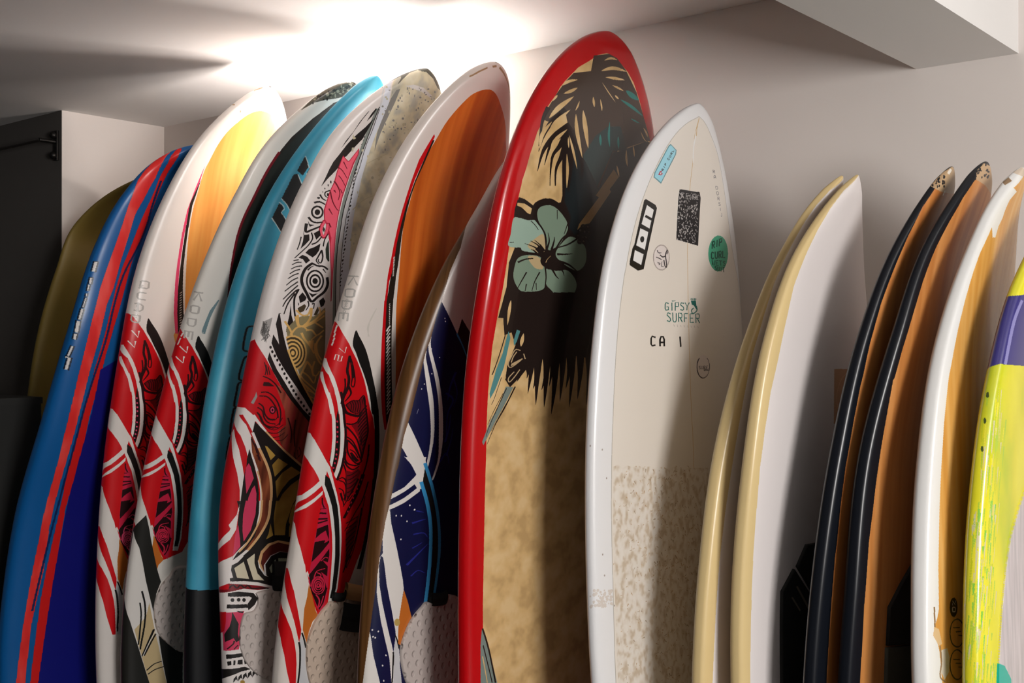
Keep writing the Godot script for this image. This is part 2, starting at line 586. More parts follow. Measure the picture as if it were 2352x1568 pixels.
func e(key: String, cs: float, ch: float, ax: float, ay: float, bx: float, by: float) -> void:
	var o := PackedVector2Array()
	for k in 22:
		var a := TAU * k / 22.0
		o.append(tx(Vector2(cs + sadd + ax * cos(a) + bx * sin(a), (ch + ay * cos(a) + by * sin(a)) * hmul + hadd)))
	raster(o, key)

# streaky (wood) or mottled fill, made small and stretched over the print
func grain(key: String, stops: Array, sd: int, fx: float, fy: float, w := 256, h := 128, oct := 4) -> void:
	var n := FastNoiseLite.new()
	n.seed = sd
	n.frequency = 1.0
	n.fractal_octaves = oct
	var g := Gradient.new()
	g.offsets = PackedFloat32Array([0.0, 0.5, 1.0])
	g.colors = PackedColorArray(stops)
	var sm := Image.create_empty(w, h, false, Image.FORMAT_RGB8)
	for y in h:
		for x in w: sm.set_pixel(x, y, g.sample(clampf(n.get_noise_2d(x * fx, y * fy) * 1.1 + 0.5, 0, 1)))
	sm.resize(img.get_width(), img.get_height(), Image.INTERPOLATE_CUBIC)
	fills[key] = sm

func printed(rough: float, coat := 0.0) -> StandardMaterial3D:
	var m := mat(Color.WHITE, rough)
	m.albedo_texture = ImageTexture.create_from_image(img)
	m.texture_repeat = false
	if coat > 0.0:
		m.clearcoat_enabled = true
		m.clearcoat = coat
		m.clearcoat_roughness = 0.08
	return m

# ---------------------------------------------------------------- one board
func board(key: String, called: String, label: String, group: String, skin: Material, under: Material) -> Node3D:
	var b: Dictionary = BOARDS[key]
	var o := thing(called, label, "board" if group == "" else group.get_slice("|", 0), foot(b), group.get_slice("|", 1) if "|" in group else "")
	put("deck", shell(b, deg_to_rad(-155), deg_to_rad(155), NCROSS), skin, o)
	put("bottom", shell(b, deg_to_rad(155), deg_to_rad(205), 12), under, o)
	put("tail", tail_cap(b), under, o)
	return o

func pad_material(base: Color, sd: int) -> StandardMaterial3D:
	# grey foam with rows of pressed oval dimples
	var n := 256
	var im := Image.create_empty(n, n, false, Image.FORMAT_RGB8)
	for y in n:
		for x in n:
			var row := int(floor(y / 64.0))
			var fx := fposmod(x + (32 if row % 2 else 0), 64.0) - 32.0
			var fy := fposmod(y, 64.0) - 32.0
			var d := sqrt(fx * fx / (15.0 * 15.0) + fy * fy / (22.0 * 22.0))
			var v := clampf((d - 0.55) / 0.5, 0.0, 1.0)
			im.set_pixel(x, y, Color(v, v, v))
	im.bump_map_to_normal_map(6.0)
	var m := mat(base, 0.9)
	m.normal_enabled = true
	m.normal_texture = ImageTexture.create_from_image(im)
	m.normal_scale = 1.2
	return m



func kode_colours(d: Dictionary) -> Dictionary:
	var base := {"r": c8(206, 16, 24), "w": c8(228, 222, 216), "k": c8(26, 25, 24), "b": c8(40, 32, 26), "m": c8(205, 40, 70), "q": c8(196, 34, 66), "d": c8(38, 16, 18), "z": c8(120, 16, 24), "g": c8(205, 204, 206), "o": c8(196, 108, 40), "t": c8(178, 172, 166), "f": c8(214, 206, 196), "n": c8(166, 132, 96), "white2": c8(232, 228, 224)}
	base.merge(d, true)
	if not base.has("v"): base["v"] = base["w"]
	return base

func boards() -> void:
	var grey_under := mat(c8(104, 100, 97), 0.4)
	var wood_under := mat(c8(120, 78, 40), 0.5)
	# ---- olive board at the far left
	board("B1", "surfboard", "dim olive yellow board at the far left, half hidden behind the blue striped board", "surfboard|", mat(c8(138, 116, 54), 0.5), mat(c8(138, 116, 54), 0.5))
	# ---- blue board with red stripes
	start(512, 1024, c8(14, 92, 158), {"red2": c8(238, 52, 50), "red3": c8(215, 30, 28), "navy": c8(20, 24, 120), "navyl": c8(16, 40, 92), "blk": c8(12, 28, 50), "wht": c8(225, 222, 218)})
	grain("red2", [c8(226, 44, 44), c8(238, 54, 50), c8(244, 84, 78)], 3, 0.05, 0.08)
	art_stripes()
	board("B2", "surfboard", "thick blue board with two red rail stripes and a navy deck", "surfboard|", printed(0.32), mat(c8(14, 70, 130), 0.4))
	# ---- four windsurf boards of one printed family
	start(1024, 2048, c8(229, 221, 215), kode_colours({"m": c8(228, 80, 120)}))
	grain("wood", [c8(226, 150, 70), c8(232, 160, 80), c8(236, 170, 90)], 7, 0.08, 0.015)
	kode(1.0394, 9.0, -16.7)
	col["m"] = c8(226, 70, 110)
	art_pale()
	var pads := pad_material(c8(196, 184, 178), 1)
	var o := board("B3", "windsurf_board", "white and red windsurf board lettered QUAD 77 with a pale glowing wood nose panel", "windsurf board|red and white windsurf boards", printed(0.3), grey_under)
	start(1024, 2048, c8(222, 216, 208), kode_colours({"bk": c8(34, 36, 32), "bk2": c8(38, 37, 34), "m2": c8(110, 20, 30), "lt": c8(70, 84, 82), "lt2": c8(66, 64, 58), "sp": c8(84, 78, 66), "spl": c8(150, 144, 124), "f2": c8(112, 136, 142), "dirt": c8(204, 180, 136)}))
	kode(0.9127, 178.3, -23.6)
	art_dark()
	o = board("B4", "windsurf_board", "red and white windsurf board lettered KODE 77 with black deck and worn nose", "windsurf board|red and white windsurf boards", printed(0.32), grey_under)
	put("foot_pad", patch(BOARDS["B4"], [455,2807,454,2734,431,2651,390,2603,365,2563,291,2562,174,2606,75,2760,44,3046,239,3075,314,3040,396,2964,433,2898], 0.009, true, 0.09), pads, o)
	# ---- teal board
	start(512, 1024, c8(44, 128, 158), {"k": c8(18, 19, 22), "wht": c8(196, 208, 210), "wht2": c8(96, 112, 116)})
	grain("base", [c8(56, 146, 176), c8(62, 154, 184), c8(74, 164, 190)], 5, 0.03, 0.05)
	img.blit_rect(fills["base"], Rect2i(Vector2i.ZERO, img.get_size()), Vector2i.ZERO)
	art_teal()
	board("B5", "windsurf_board", "teal board with black block lettering between the black decked board and the tribal board", "windsurf board|", printed(0.4), mat(c8(60, 150, 180), 0.4))
	# ---- tribal board
	start(2048, 2048, c8(229, 221, 217), {"r": c8(196, 20, 30), "w": c8(229, 221, 217), "white2": c8(226, 222, 220), "k": c8(32, 28, 27), "dkg": c8(44, 52, 44), "pink": c8(246, 100, 122), "pinkk": c8(196, 40, 66), "maroon": c8(120, 28, 42), "silv": c8(222, 226, 236), "strip": c8(212, 212, 214), "gg": c8(134, 142, 136), "wornk": c8(96, 94, 84), "wornk2": c8(140, 138, 134), "pad2": c8(196, 190, 166), "pad3": c8(206, 196, 164), "gold": c8(222, 178, 106), "dol": c8(74, 62, 44), "hatch": c8(150, 144, 140), "hk": c8(74, 70, 68), "dk2": c8(52, 24, 26), "mg": c8(206, 58, 92), "tan3": c8(214, 168, 118), "brn3": c8(96, 36, 30), "cream2": c8(208, 198, 172), "cream3": c8(176, 184, 158), "dred": c8(126, 20, 30)})
	grain("pad", [c8(186, 182, 168), c8(220, 210, 180), c8(232, 224, 200)], 21, 0.06, 0.06, 256, 512)
	grain("olive", [c8(110, 104, 82), c8(134, 124, 94), c8(160, 144, 100)], 23, 0.03, 0.03, 128, 256)
	grain("gold2", [c8(146, 112, 48), c8(178, 142, 68), c8(196, 164, 92)], 24, 0.03, 0.04, 128, 256)
	grain("rbr", [c8(110, 50, 40), c8(160, 78, 60), c8(186, 70, 70)], 25, 0.12, 0.02, 256, 256)
	grain("brn2", [c8(80, 38, 26), c8(122, 60, 38), c8(150, 84, 52)], 26, 0.1, 0.03, 256, 256)
	art_tribal()
	o = board("B6", "windsurf_board", "white windsurf board with black tribal eyes, pink lettering and a scuffed yellowed deck", "windsurf board|", printed(0.34), grey_under)
	put("foot_pad", patch(BOARDS["B6"], [491,2563,478,2593,504,2646,553,2655,573,2710,576,2792,563,2847,551,2878,525,2918,493,2953,440,2993,388,3021,263,3047,192,2857,269,2602,411,2561], 0.009, true, 0.09), pads, o)
	var black_web := mat(c8(20, 20, 21), 0.8)
	put("foot_strap", strap(BOARDS["B6"], 0.20, 0.03, 1.245, 0.075, 0.05, 0.014), black_web, o)
	# ---- orange board
	start(2048, 2048, c8(229, 219, 211), kode_colours({}))
	grain("wood", [c8(190, 86, 28), c8(204, 100, 34), c8(216, 114, 42)], 8, 0.08, 0.012)
	kode(1.0, 0.0, 0.0)
	art_orange()
	o = board("B7", "windsurf_board", "white and red windsurf board lettered KODE 72 with a large dark orange wood panel", "windsurf board|red and white windsurf boards", printed(0.3), grey_under)
	put("foot_pad", patch(BOARDS["B7"], [498,2709,498,2674,491,2631,477,2584,453,2539,426,2510,406,2492,360,2501,301,2485,95,2520,-101,2767,-61,3167,354,3063,425,2950,461,2874,485,2794], 0.009, true, 0.09), pad_material(c8(206, 184, 166), 2), o)
	var band := put("foot_strap", strap(BOARDS["B7"], 0.168, 0.0, 1.285, 0.07, 0.05, 0.014), black_web, o)
	var torn := put("torn_strap_foam", strap(BOARDS["B7"], 0.166, 0.01, 1.222, 0.04, 0.05, 0.018), mat(c8(206, 156, 102), 0.95), band)
	tag(torn, "torn tan foam of the strap")
	put("strap_anchor", strap(BOARDS["B7"], 0.20, 0.165, 1.232, 0.022, 0.012, 0.008), black_web, band)
	# ---- blue board with brown underside
	start(1024, 2048, c8(226, 216, 210), kode_colours({"r": c8(18, 22, 62), "m": c8(40, 44, 130), "q": c8(26, 30, 92), "z": c8(22, 22, 60), "d": c8(26, 26, 40), "brn": c8(112, 74, 40), "lt3": c8(120, 120, 140), "dirt": c8(190, 160, 90), "v": c8(60, 150, 205)}))
	grain("brn", [c8(84, 54, 26), c8(100, 66, 34), c8(114, 78, 44)], 9, 0.2, 0.03)
	art_blue()
	o = board("B8", "windsurf_board", "white and navy blue windsurf board with a brown wood underside beside the red palm board", "windsurf board|", printed(0.3), wood_under)
	put("foot_pad", patch(BOARDS["B8"], [447,2240,434,2192,408,2136,373,2094,341,2069,312,2050,257,2070,215,2066,185,2037,78,2097,-14,2362,152,2570,336,2527,408,2404,440,2311], 0.009, true, 0.09), pads, o)
	put("strap_anchor", strap(BOARDS["B8"], 0.145, 0.10, 1.02, 0.03, 0.014, 0.012), black_web, o)
	# ---- red palm longboard
	start(2048, 2048, c8(196, 8, 16), {"brk": c8(70, 56, 48), "brk2": c8(40, 30, 27), "tealk": c8(46, 62, 62), "dkb": c8(34, 40, 42), "teal": c8(44, 124, 118), "teal2": c8(84, 140, 142), "tealg": c8(124, 138, 132), "bam": c8(176, 138, 86), "sage": c8(130, 150, 130), "mint": c8(158, 182, 166), "tanp": c8(196, 172, 130), "tan2": c8(196, 168, 128), "brl": c8(66, 58, 50)})
	grain("tan", [c8(200, 164, 112), c8(222, 184, 128), c8(230, 196, 144)], 31, 0.05, 0.05, 256, 512)
	art_palm()
	board("B9", "surfboard", "tall glossy red longboard painted with dark palm fronds and a hibiscus flower", "surfboard|", printed(0.22, 0.8), mat(c8(196, 8, 16), 0.25))
	# ---- white stickered surfboard
	start(2048, 2048, c8(232, 231, 232), {"deck": c8(230, 222, 212), "seam": c8(184, 178, 168), "string": c8(206, 172, 122), "sky": c8(160, 216, 232), "sky0": c8(110, 150, 158), "crim": c8(176, 50, 70), "white2": c8(236, 234, 232), "white3": c8(226, 216, 212), "grey2": c8(170, 158, 152), "k": c8(24, 23, 22), "k2": c8(44, 40, 44), "k3": c8(32, 31, 34), "k4": c8(96, 96, 104), "grey3": c8(176, 172, 170), "green": c8(70, 164, 130), "dg": c8(14, 72, 58), "tl": c8(24, 98, 90), "wax1": c8(188, 158, 124), "wax2": c8(170, 150, 124), "wax3": c8(206, 182, 152), "waxl": c8(214, 204, 196)})
	grain("waxf", [c8(202, 185, 164), c8(227, 218, 207), c8(231, 224, 215)], 61, 0.17, 0.12, 256, 512)
	art_white()
	var sk := printed(0.28, 0.4)
	o = board("B11", "surfboard", "white shortboard with stickers on a cream deck and brown wax stains below", "surfboard|", sk, mat(c8(44, 43, 45), 0.35))
	var b11: Dictionary = BOARDS["B11"]
	var stick := {
		"light blue oblong sticker": [165,181,129,200,130,218,206,340,250,321,247,302,176,190],
		"black outlined sticker with white letters": [291,413,234,431,224,443,296,693,329,700,377,680,375,661,361,612,352,598,301,419],
		"black scribbled sticker": [81,353,-64,352,-75,375,-71,575,88,560,84,399]}
	for k in stick: tag(put("sticker", patch(b11, stick[k], 0.0006, false), sk, o), k)
	var rnd := {"round white sticker": [187,588,130,637,182,692,236,643], "round green sticker": [-234,524,-324,595,-243,677,-161,604], "round sticker with a dark ring": [-122,1038,-179,1089,-126,1138,-70,1087]}
	for k in rnd: tag(put("sticker", patch(b11, rnd[k], 0.0006, true), sk, o), k)
	# ---- two cream railed boards
	start(1024, 2048, c8(222, 196, 142), {"wdeck": c8(234, 226, 224), "card": c8(196, 146, 108), "cardl": c8(214, 170, 130)})
	art_cream_far()
	board("B12", "surfboard", "cream railed white board partly hidden behind its twin, nearer the stickered shortboard", "surfboard|cream railed boards", printed(0.3), mat(c8(222, 196, 142), 0.35))
	start(1024, 2048, c8(222, 196, 142), {"wdeck": c8(234, 226, 224), "card": c8(196, 146, 108), "cardl": c8(214, 170, 130)})
	art_cream_near()
	o = board("B13", "surfboard", "cream railed board with a broad white deck, square brown decal and black traction pad", "surfboard|cream railed boards", printed(0.3), mat(c8(222, 196, 142), 0.35))
	var trac := mat(c8(22, 21, 21), 0.75)
	put("traction_pad", patch(BOARDS["B13"], [172,1459,105,1384,-17,1392,-146,1410,-168,1736,-103,1715,30,1585], 0.006, false, 0.1), trac, o)
	var low := put("traction_pad", patch(BOARDS["B13"], [280,1536,195,1464,45,1594,-92,1722,-168,1751,-163,2068,277,1963], 0.006, false, 0.1), trac, o)
	var slot := mat(c8(120, 108, 96), 0.8)
	put("groove", patch(BOARDS["B13"], [189,1528,175,1528,53,1648,63,1656], 0.0066, false, 0.1), slot, low)
	put("groove", patch(BOARDS["B13"], [223,1564,210,1564,137,1633,146,1637], 0.0066, false, 0.1), slot, low)
	put("groove", patch(BOARDS["B13"], [154,1780,101,1782,42,1803,43,1849,102,1836,150,1822,131,1808], 0.0066, false, 0.1), mat(c8(50, 44, 40), 0.8), low)
	# ---- two black railed wood boards
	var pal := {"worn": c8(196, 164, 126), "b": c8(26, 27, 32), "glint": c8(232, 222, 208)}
	start(1024, 2048, c8(17, 20, 27), pal)
	grain("wood", [c8(186, 114, 58), c8(198, 126, 66), c8(208, 138, 76)], 41, 0.1, 0.02)
	art_black_far()
	board("B14", "surfboard", "black railed brown decked board beside the cream boards, nose tip worn to tan", "surfboard|black railed wood boards", printed(0.3), mat(c8(17, 20, 27), 0.3))
	start(1024, 2048, c8(17, 20, 27), pal)
	grain("wood", [c8(192, 124, 64), c8(204, 138, 76), c8(214, 150, 88)], 42, 0.1, 0.02)
	art_black_near()
	o = board("B15", "surfboard", "black railed board with brown wood deck and dark pad, next to the white railed board", "surfboard|black railed wood boards", printed(0.3), mat(c8(17, 20, 27), 0.3))
	put("traction_pad", patch(BOARDS["B15"], [294,1532,208,1467,101,1403,-243,1449,-393,1805,59,1703,291,1665], 0.006, false, 0.1), trac, o)
	put("traction_pad", patch(BOARDS["B15"], [295,1671,59,1707,-394,1808,-447,2062,283,1880], 0.006, false, 0.1), mat(c8(70, 72, 64), 0.85), o)
	# ---- white railed bamboo board
	start(1024, 2048, c8(234, 233, 231), {"wht": c8(238, 236, 234), "patch": c8(214, 206, 190), "dirt2": c8(150, 120, 88), "cream4": c8(222, 190, 144), "tipw": c8(216, 198, 178), "gring": c8(70, 70, 56), "b": c8(28, 26, 24), "wht2": c8(180, 172, 156)})
	grain("wood", [c8(216, 154, 74), c8(226, 168, 88), c8(232, 180, 106)], 43, 0.12, 0.02)
	art_bamboo()
	board("B16", "surfboard", "white railed board with a honey coloured wood deck and chipped lower rail", "surfboard|", printed(0.25, 0.5), mat(c8(232, 231, 229), 0.3))
	# ---- lime board at the right edge
	start(1024, 2048, c8(222, 216, 36), {"purp": c8(62, 56, 124), "purl": c8(140, 136, 190), "pad17": c8(196, 188, 190), "teal5": c8(24, 176, 156), "y1": c8(236, 226, 60), "y2": c8(202, 206, 40), "y3": c8(214, 206, 120), "gr1": c8(176, 204, 64), "gr2": c8(140, 204, 76), "pale": c8(214, 206, 160), "blk": c8(70, 84, 40)})
	grain("pad17", [c8(188, 180, 182), c8(202, 192, 194), c8(212, 202, 204)], 51, 0.3, 0.03, 256, 256)
	grain("base", [c8(196, 206, 44), c8(226, 218, 40), c8(236, 228, 58)], 52, 0.05, 0.02, 128, 256)
	img.blit_rect(fills["base"], Rect2i(Vector2i.ZERO, img.get_size()), Vector2i.ZERO)
	art_lime()
	var lime := printed(0.28, 0.4)
	o = board("B17", "surfboard", "lime yellow board with a purple band and grey deck pad at the right edge", "surfboard|", lime, mat(c8(200, 206, 50), 0.35))
	put("deck_pad", patch(BOARDS["B17"], [-40,940,180,962,247,1023,319,1111,359,1201,391,1308,415,1415,428,1486,447,1710,-809,1959,-796,975], 0.003, false), lime, o)

func kode(m: float, a: float, sa: float) -> void:
	hmul = m
	hadd = a
	sadd = sa
	art_sail_board()
	hmul = 1.0
	hadd = 0.0
	sadd = 0.0

func art_sail_board() -> void:
	p("r",[604,1201,578,1216,522,1281,497,1316,467,1354,437,1399,408,1447,378,1512,349,1578,323,1622,294,1702,270,1812,259,1896,252,2022,253,2085,260,2168,263,2253,282,2310,303,2397,355,2519,459,2556,476,2526,505,2470,530,2407,554,2346,527,2389,547,2346,580,2290,606,2227,641,2155,657,2122,676,2116,861,2113,969,1533,787,1211])
	p("w",[670,1704,644,1702,614,1725,574,1779,545,1820,524,1845,492,1917,473,1960,454,2006,466,2005,506,1916,537,1864,540,1922,499,2003,514,2003,553,1929,587,1962,622,1994,697,2031,713,2010,679,2015,619,1964,590,1940,566,1910,578,1888,602,1855,634,1822,695,1791])
	q("w",[554,1502,538,1501,515,1547,491,1611,474,1691,466,1756,463,1821,473,1876,481,1901,497,1880,493,1862,484,1804,488,1739,498,1675,512,1611,532,1548])
	p("w",[595,1509,576,1505,550,1565,530,1628,516,1707,510,1787,514,1845,521,1839,530,1819,529,1771,533,1707,547,1628,565,1566])
	q("k",[525,1583,527,1634,515,1707,510,1787,513,1845,499,1873,495,1862,488,1804,489,1739,498,1675,518,1602])
	e("m",520,1635,-5,0,-1,5)
	e("m",515,1661,-5,0,-1,5)
	e("m",511,1683,-5,0,-1,5)
	e("m",508,1704,-5,0,-1,5)
	e("m",505,1730,-5,0,-1,5)
	e("m",502,1764,-5,0,-1,5)
	e("m",500,1788,-5,0,-1,5)
	e("m",500,1808,-5,0,-1,5)
	e("m",502,1828,-5,0,-1,5)
	e("m",505,1850,-5,0,-1,5)
	p("k",[530,1749,530,1787,532,1819,528,1819,528,1781])
	p("w",[646,1367,622,1364,596,1394,564,1439,541,1484,520,1530,499,1599,518,1600,535,1547,560,1486,592,1430,649,1393])
	p("w",[651,1429,629,1424,605,1464,575,1513,543,1601,559,1602,581,1536,612,1481,648,1444])
	q("k",[500,1220,478,1244,441,1289,412,1335,379,1399,348,1464,326,1513,294,1603,332,1601,352,1546,381,1480,418,1415,450,1368,482,1316,504,1280])
	p("k",[340,1597,327,1597,330,1498,298,1581,268,1699,250,1800,239,1934,234,2024,252,2022,265,1899,285,1764,305,1664,336,1564,363,1498,330,1498,298,1581])
	p("k",[268,1916,263,1983,259,2067,259,2151,262,2235,270,2312,274,2352,247,2356,244,2312,239,2221,236,2137,236,2053,237,1986,239,1919])
	p("v",[552,1920,527,1982,501,2031,479,2097,459,2164,444,2231,434,2299,418,2424,414,2504,382,2509,372,2431,382,2304,397,2203,416,2119,441,2035,468,1968,504,1902,560,1901])
	p("k",[539,1925,510,1976,483,2032,460,2099,438,2182,421,2267,413,2334,406,2426,408,2478,387,2480,382,2429,387,2338,395,2269,412,2185,432,2101,452,2034,477,1977,515,1901,542,1882])
	p("w",[565,1908,593,1938,641,1983,692,2005,726,2026,722,2046,680,2051,661,2023,617,1994,583,1963,552,1932])
	p("w",[542,1953,579,1989,614,2017,680,2072,721,2065,717,2092,671,2074,611,2037,577,2008,542,1973])
	p("q",[546,2317,547,2192,543,2095,539,2036,541,1988,507,2037,484,2110,465,2183,447,2264,439,2332,430,2423,429,2468,436,2553,474,2514,541,2384])
	p("r",[542,2040,545,2127,548,2208,545,2314,562,2340,594,2226,584,2128,571,2046])
	s("d",4,4,1,[541,1988,536,2014,524,2034])
	s("d",3,3,1,[542,2040,514,2039])
	s("d",7,7,1,[541,2059,510,2062])
	s("d",7,7,1,[543,2086,499,2086])
	s("d",6,6,1,[543,2106,497,2095])
	p("d",[544,2132,490,2115,479,2149,471,2189,485,2165,496,2142,522,2157,543,2177])
	p("d",[545,2194,491,2188,494,2204,469,2191,467,2201,502,2246,544,2290])
	p("d",[461,2231,454,2263,456,2297,488,2284,452,2317,446,2365,484,2341,452,2391,438,2422,521,2414,546,2352])
	s("m",4,4,1,[480,2405,480,2409,482,2412,485,2412,489,2411,492,2408,494,2404,494,2399,492,2397,489,2396,485,2397,482,2401,480,2405])
	s("m",4,4,1,[472,2406,472,2415,476,2421,483,2423,492,2419,498,2412,502,2403,502,2394,498,2387,491,2386,483,2389,476,2396,472,2406])
	s("m",4,4,1,[461,2407,462,2422,469,2432,481,2435,495,2430,506,2418,512,2402,511,2387,505,2376,493,2373,480,2379,468,2391,461,2407])
	s("m",4,4,1,[451,2408,452,2429,462,2443,479,2447,497,2440,513,2423,522,2401,521,2380,512,2366,495,2361,477,2368,460,2385,451,2408])
	s("m",4,4,1,[506,2342,482,2354,486,2371])
	s("m",4,4,1,[495,2287,476,2272,460,2276])
	s("m",4,4,1,[516,2365,507,2335,465,2326])
	p("d",[531,2407,432,2423,440,2496,457,2529,483,2491,509,2448])
	s("m",4,4,1,[478,2408,478,2412,480,2415,484,2416,488,2415,491,2411,493,2407,493,2402,491,2400,487,2399,483,2400,480,2404,478,2408])
	s("m",4,4,1,[469,2409,469,2419,474,2425,482,2427,491,2424,498,2416,502,2406,502,2396,497,2390,489,2388,480,2391,473,2399,469,2409])
	s("m",4,4,1,[459,2410,459,2425,467,2435,480,2438,494,2433,505,2421,511,2405,511,2390,504,2380,491,2377,478,2382,466,2394,459,2410])
	s("m",4,4,1,[450,2411,451,2431,461,2445,478,2448,496,2441,512,2425,520,2405,519,2385,510,2371,493,2367,475,2374,459,2390,450,2411])
	s("m",5,5,1,[490,2450,466,2480,466,2521])
	s("m",4,4,1,[447,2462,452,2495,460,2515])
	p("r",[657,2334,637,2360,602,2432,573,2513,547,2588,537,2616,535,2640,537,2681,552,2642,575,2581,604,2517,641,2445,673,2388,689,2342])
	p("r",[673,2500,620,2556,585,2616,559,2683,544,2735,534,2788,525,2881,521,2927,540,2925,556,2879,576,2821,600,2738,631,2663,666,2613,688,2546])
	p("g",[535,2643,537,2681,523,2720,512,2807,514,2882,513,2928,430,2942,455,2868,487,2793,499,2702])
	s("k",6,5,1,[538,2679,526,2720,515,2807,514,2882,513,2911])
	s("k",5,5,1,[530,2634,513,2669,498,2709])
	p("o",[537,2396,507,2459,475,2533,459,2556,484,2583,494,2630,499,2685,529,2617,539,2514,535,2457])
	s("d",8,10,1,[509,1335,510,1371,509,1403,495,1434,492,1465,496,1491,508,1523,510,1552])
	s("d",4,4,1,[506,1337,488,1370,471,1410,460,1448,463,1474,477,1465,478,1433,490,1386,507,1343])
	s("d",7,7,1,[489,1373,477,1404,474,1433])
	s("d",8,3,1,[488,1475,471,1503,485,1529,497,1542])
	s("d",5,5,1,[514,1438,506,1482,513,1524,507,1562,482,1592,450,1603,419,1610])
	p("z",[488,1558,458,1538,424,1538,400,1514,384,1545,385,1578,413,1597,453,1590])
	s("d",4,4,1,[488,1558,458,1538,424,1538,400,1514,384,1545,385,1578,413,1597,453,1590,488,1558])
	s("d",3,3,1,[472,1543,458,1561,458,1590])
	s("d",3,3,1,[459,1541,445,1561,446,1590])
	s("d",3,3,1,[446,1538,433,1561,433,1590])
	s("d",3,3,1,[433,1535,420,1561,421,1590])
	s("d",3,3,1,[420,1533,407,1561,408,1590])
	s("d",3,3,1,[406,1530,395,1561,395,1591])
	p("z",[397,1524,375,1579,350,1646,341,1695,347,1744,354,1793,355,1813,368,1776,394,1710,425,1670,443,1653,410,1641,397,1605])
	s("d",5,5,1,[372,1563,393,1586,412,1611])
	s("d",5,5,1,[368,1580,390,1603,409,1628])
	s("d",5,5,1,[365,1597,387,1620,406,1645])
	s("d",5,5,1,[362,1614,384,1637,402,1662])
	s("d",5,5,1,[358,1632,380,1654,399,1679])
	s("d",5,5,1,[355,1649,377,1671,392,1697])
	s("d",5,5,1,[352,1666,374,1688,385,1714])
	s("d",5,5,1,[349,1683,371,1705,378,1731])
	s("d",5,5,1,[345,1700,368,1722,371,1749])
	s("d",5,5,1,[344,1718,363,1736])
	s("d",5,5,1,[346,1735,360,1754])
	s("d",5,5,1,[347,1752,357,1771])
	s("d",5,5,1,[349,1769,353,1788])
	s("d",6,6,1,[397,1524,373,1580,350,1646,340,1695,347,1748,353,1810])
	s("d",8,8,1,[523,1500,503,1557,483,1633,466,1691,459,1766,459,1821,466,1869,477,1904])
	s("d",5,5,1,[500,1556,480,1588,448,1601,409,1605,392,1592])
	s("d",6,6,1,[490,1592,459,1604,415,1613,401,1605])
	s("d",6,6,1,[397,1605,411,1637,440,1648,470,1645])
	s("d",6,6,1,[468,1659,433,1686,400,1719,371,1769,353,1813])
	s("d",5,5,1,[464,1704,426,1725,397,1758,375,1792,355,1823])
	s("d",6,6,1,[452,1721,443,1773,415,1810,379,1835,354,1826,369,1802,405,1758,441,1728,454,1721])
	p("d",[428,1783,417,1780,369,1822,384,1828,411,1810])
	s("d",4,4,1,[430,1767,401,1781,376,1809])
	s("d",6,6,1,[452,1821,428,1848,394,1863,363,1849])
	s("d",6,6,1,[452,1776,450,1808,431,1832,389,1844,362,1839])
	s("d",5,5,1,[460,1827,447,1847,430,1881,426,1914])
	s("d",5,5,1,[476,1908,450,1898,428,1913,417,1953,415,2008])
	p("z",[437,1864,400,1874,367,1858,349,1876,365,1934,388,1981,407,2009,421,1920])
	s("d",4,4,1,[365,1868,398,1886,424,1891])
	s("d",4,4,1,[367,1888,397,1906,421,1911])
	s("d",4,4,1,[369,1907,397,1926,417,1930])
	s("d",4,4,1,[371,1927,396,1947,414,1950])
	s("d",4,4,1,[373,1947,396,1967,410,1970])
	s("d",4,4,1,[375,1966,395,1988,407,1990])
	s("d",4,4,1,[377,1986,395,2008,403,2010])
	s("d",4,4,1,[460,1947,436,1959,423,1986])
	s("d",4,4,1,[449,1971,431,2007])
	s("d",6,3,1,[322,1749,319,1828,337,1910,364,1983,385,2021])
	s("d",4,4,1,[315,1796,324,1868,342,1926])
	s("d",8,3,1,[357,1910,382,1967,421,2036])
	s("d",14,10,1,[331,1892,355,1986,384,2046,405,2090])
	e("m",335,1915,-4,0,-1,5)
	e("m",345,1936,-4,0,-1,5)
	e("m",353,1957,-4,0,-1,5)
	e("m",362,1978,-4,0,-1,5)
	e("m",369,1999,-4,0,-1,5)
	e("m",377,2020,-4,0,-1,5)
	e("m",383,2041,-4,0,-1,5)
	e("m",389,2062,-4,0,-1,5)
	s("d",6,3,1,[293,1928,312,2012,343,2069,389,2154])
	p("z",[317,2072,335,2110,382,2158,374,2205,358,2274,354,2338,327,2244,318,2151])
	s("d",4,4,1,[324,2091,360,2107,388,2118])
	s("d",4,4,1,[324,2114,358,2132,383,2144])
	s("d",4,4,1,[325,2137,356,2157,377,2171])
	s("d",4,4,1,[325,2160,354,2182,372,2199])
	s("d",4,4,1,[325,2184,352,2207,366,2226])
	s("d",4,4,1,[325,2207,350,2233,360,2253])
	s("d",4,4,1,[325,2230,348,2258,354,2281])
	s("d",4,4,1,[325,2254,346,2283,349,2308])
	s("d",4,4,1,[325,2278,344,2309,343,2336])
	s("d",4,4,1,[309,2052,312,2178,331,2263,356,2358])
	s("d",3,3,1,[299,1997,307,2146,315,2245,340,2337])
	s("d",4,4,1,[445,1969,426,2010,418,2030])
	s("d",4,4,1,[466,1910,433,1924,418,1964,423,2003])

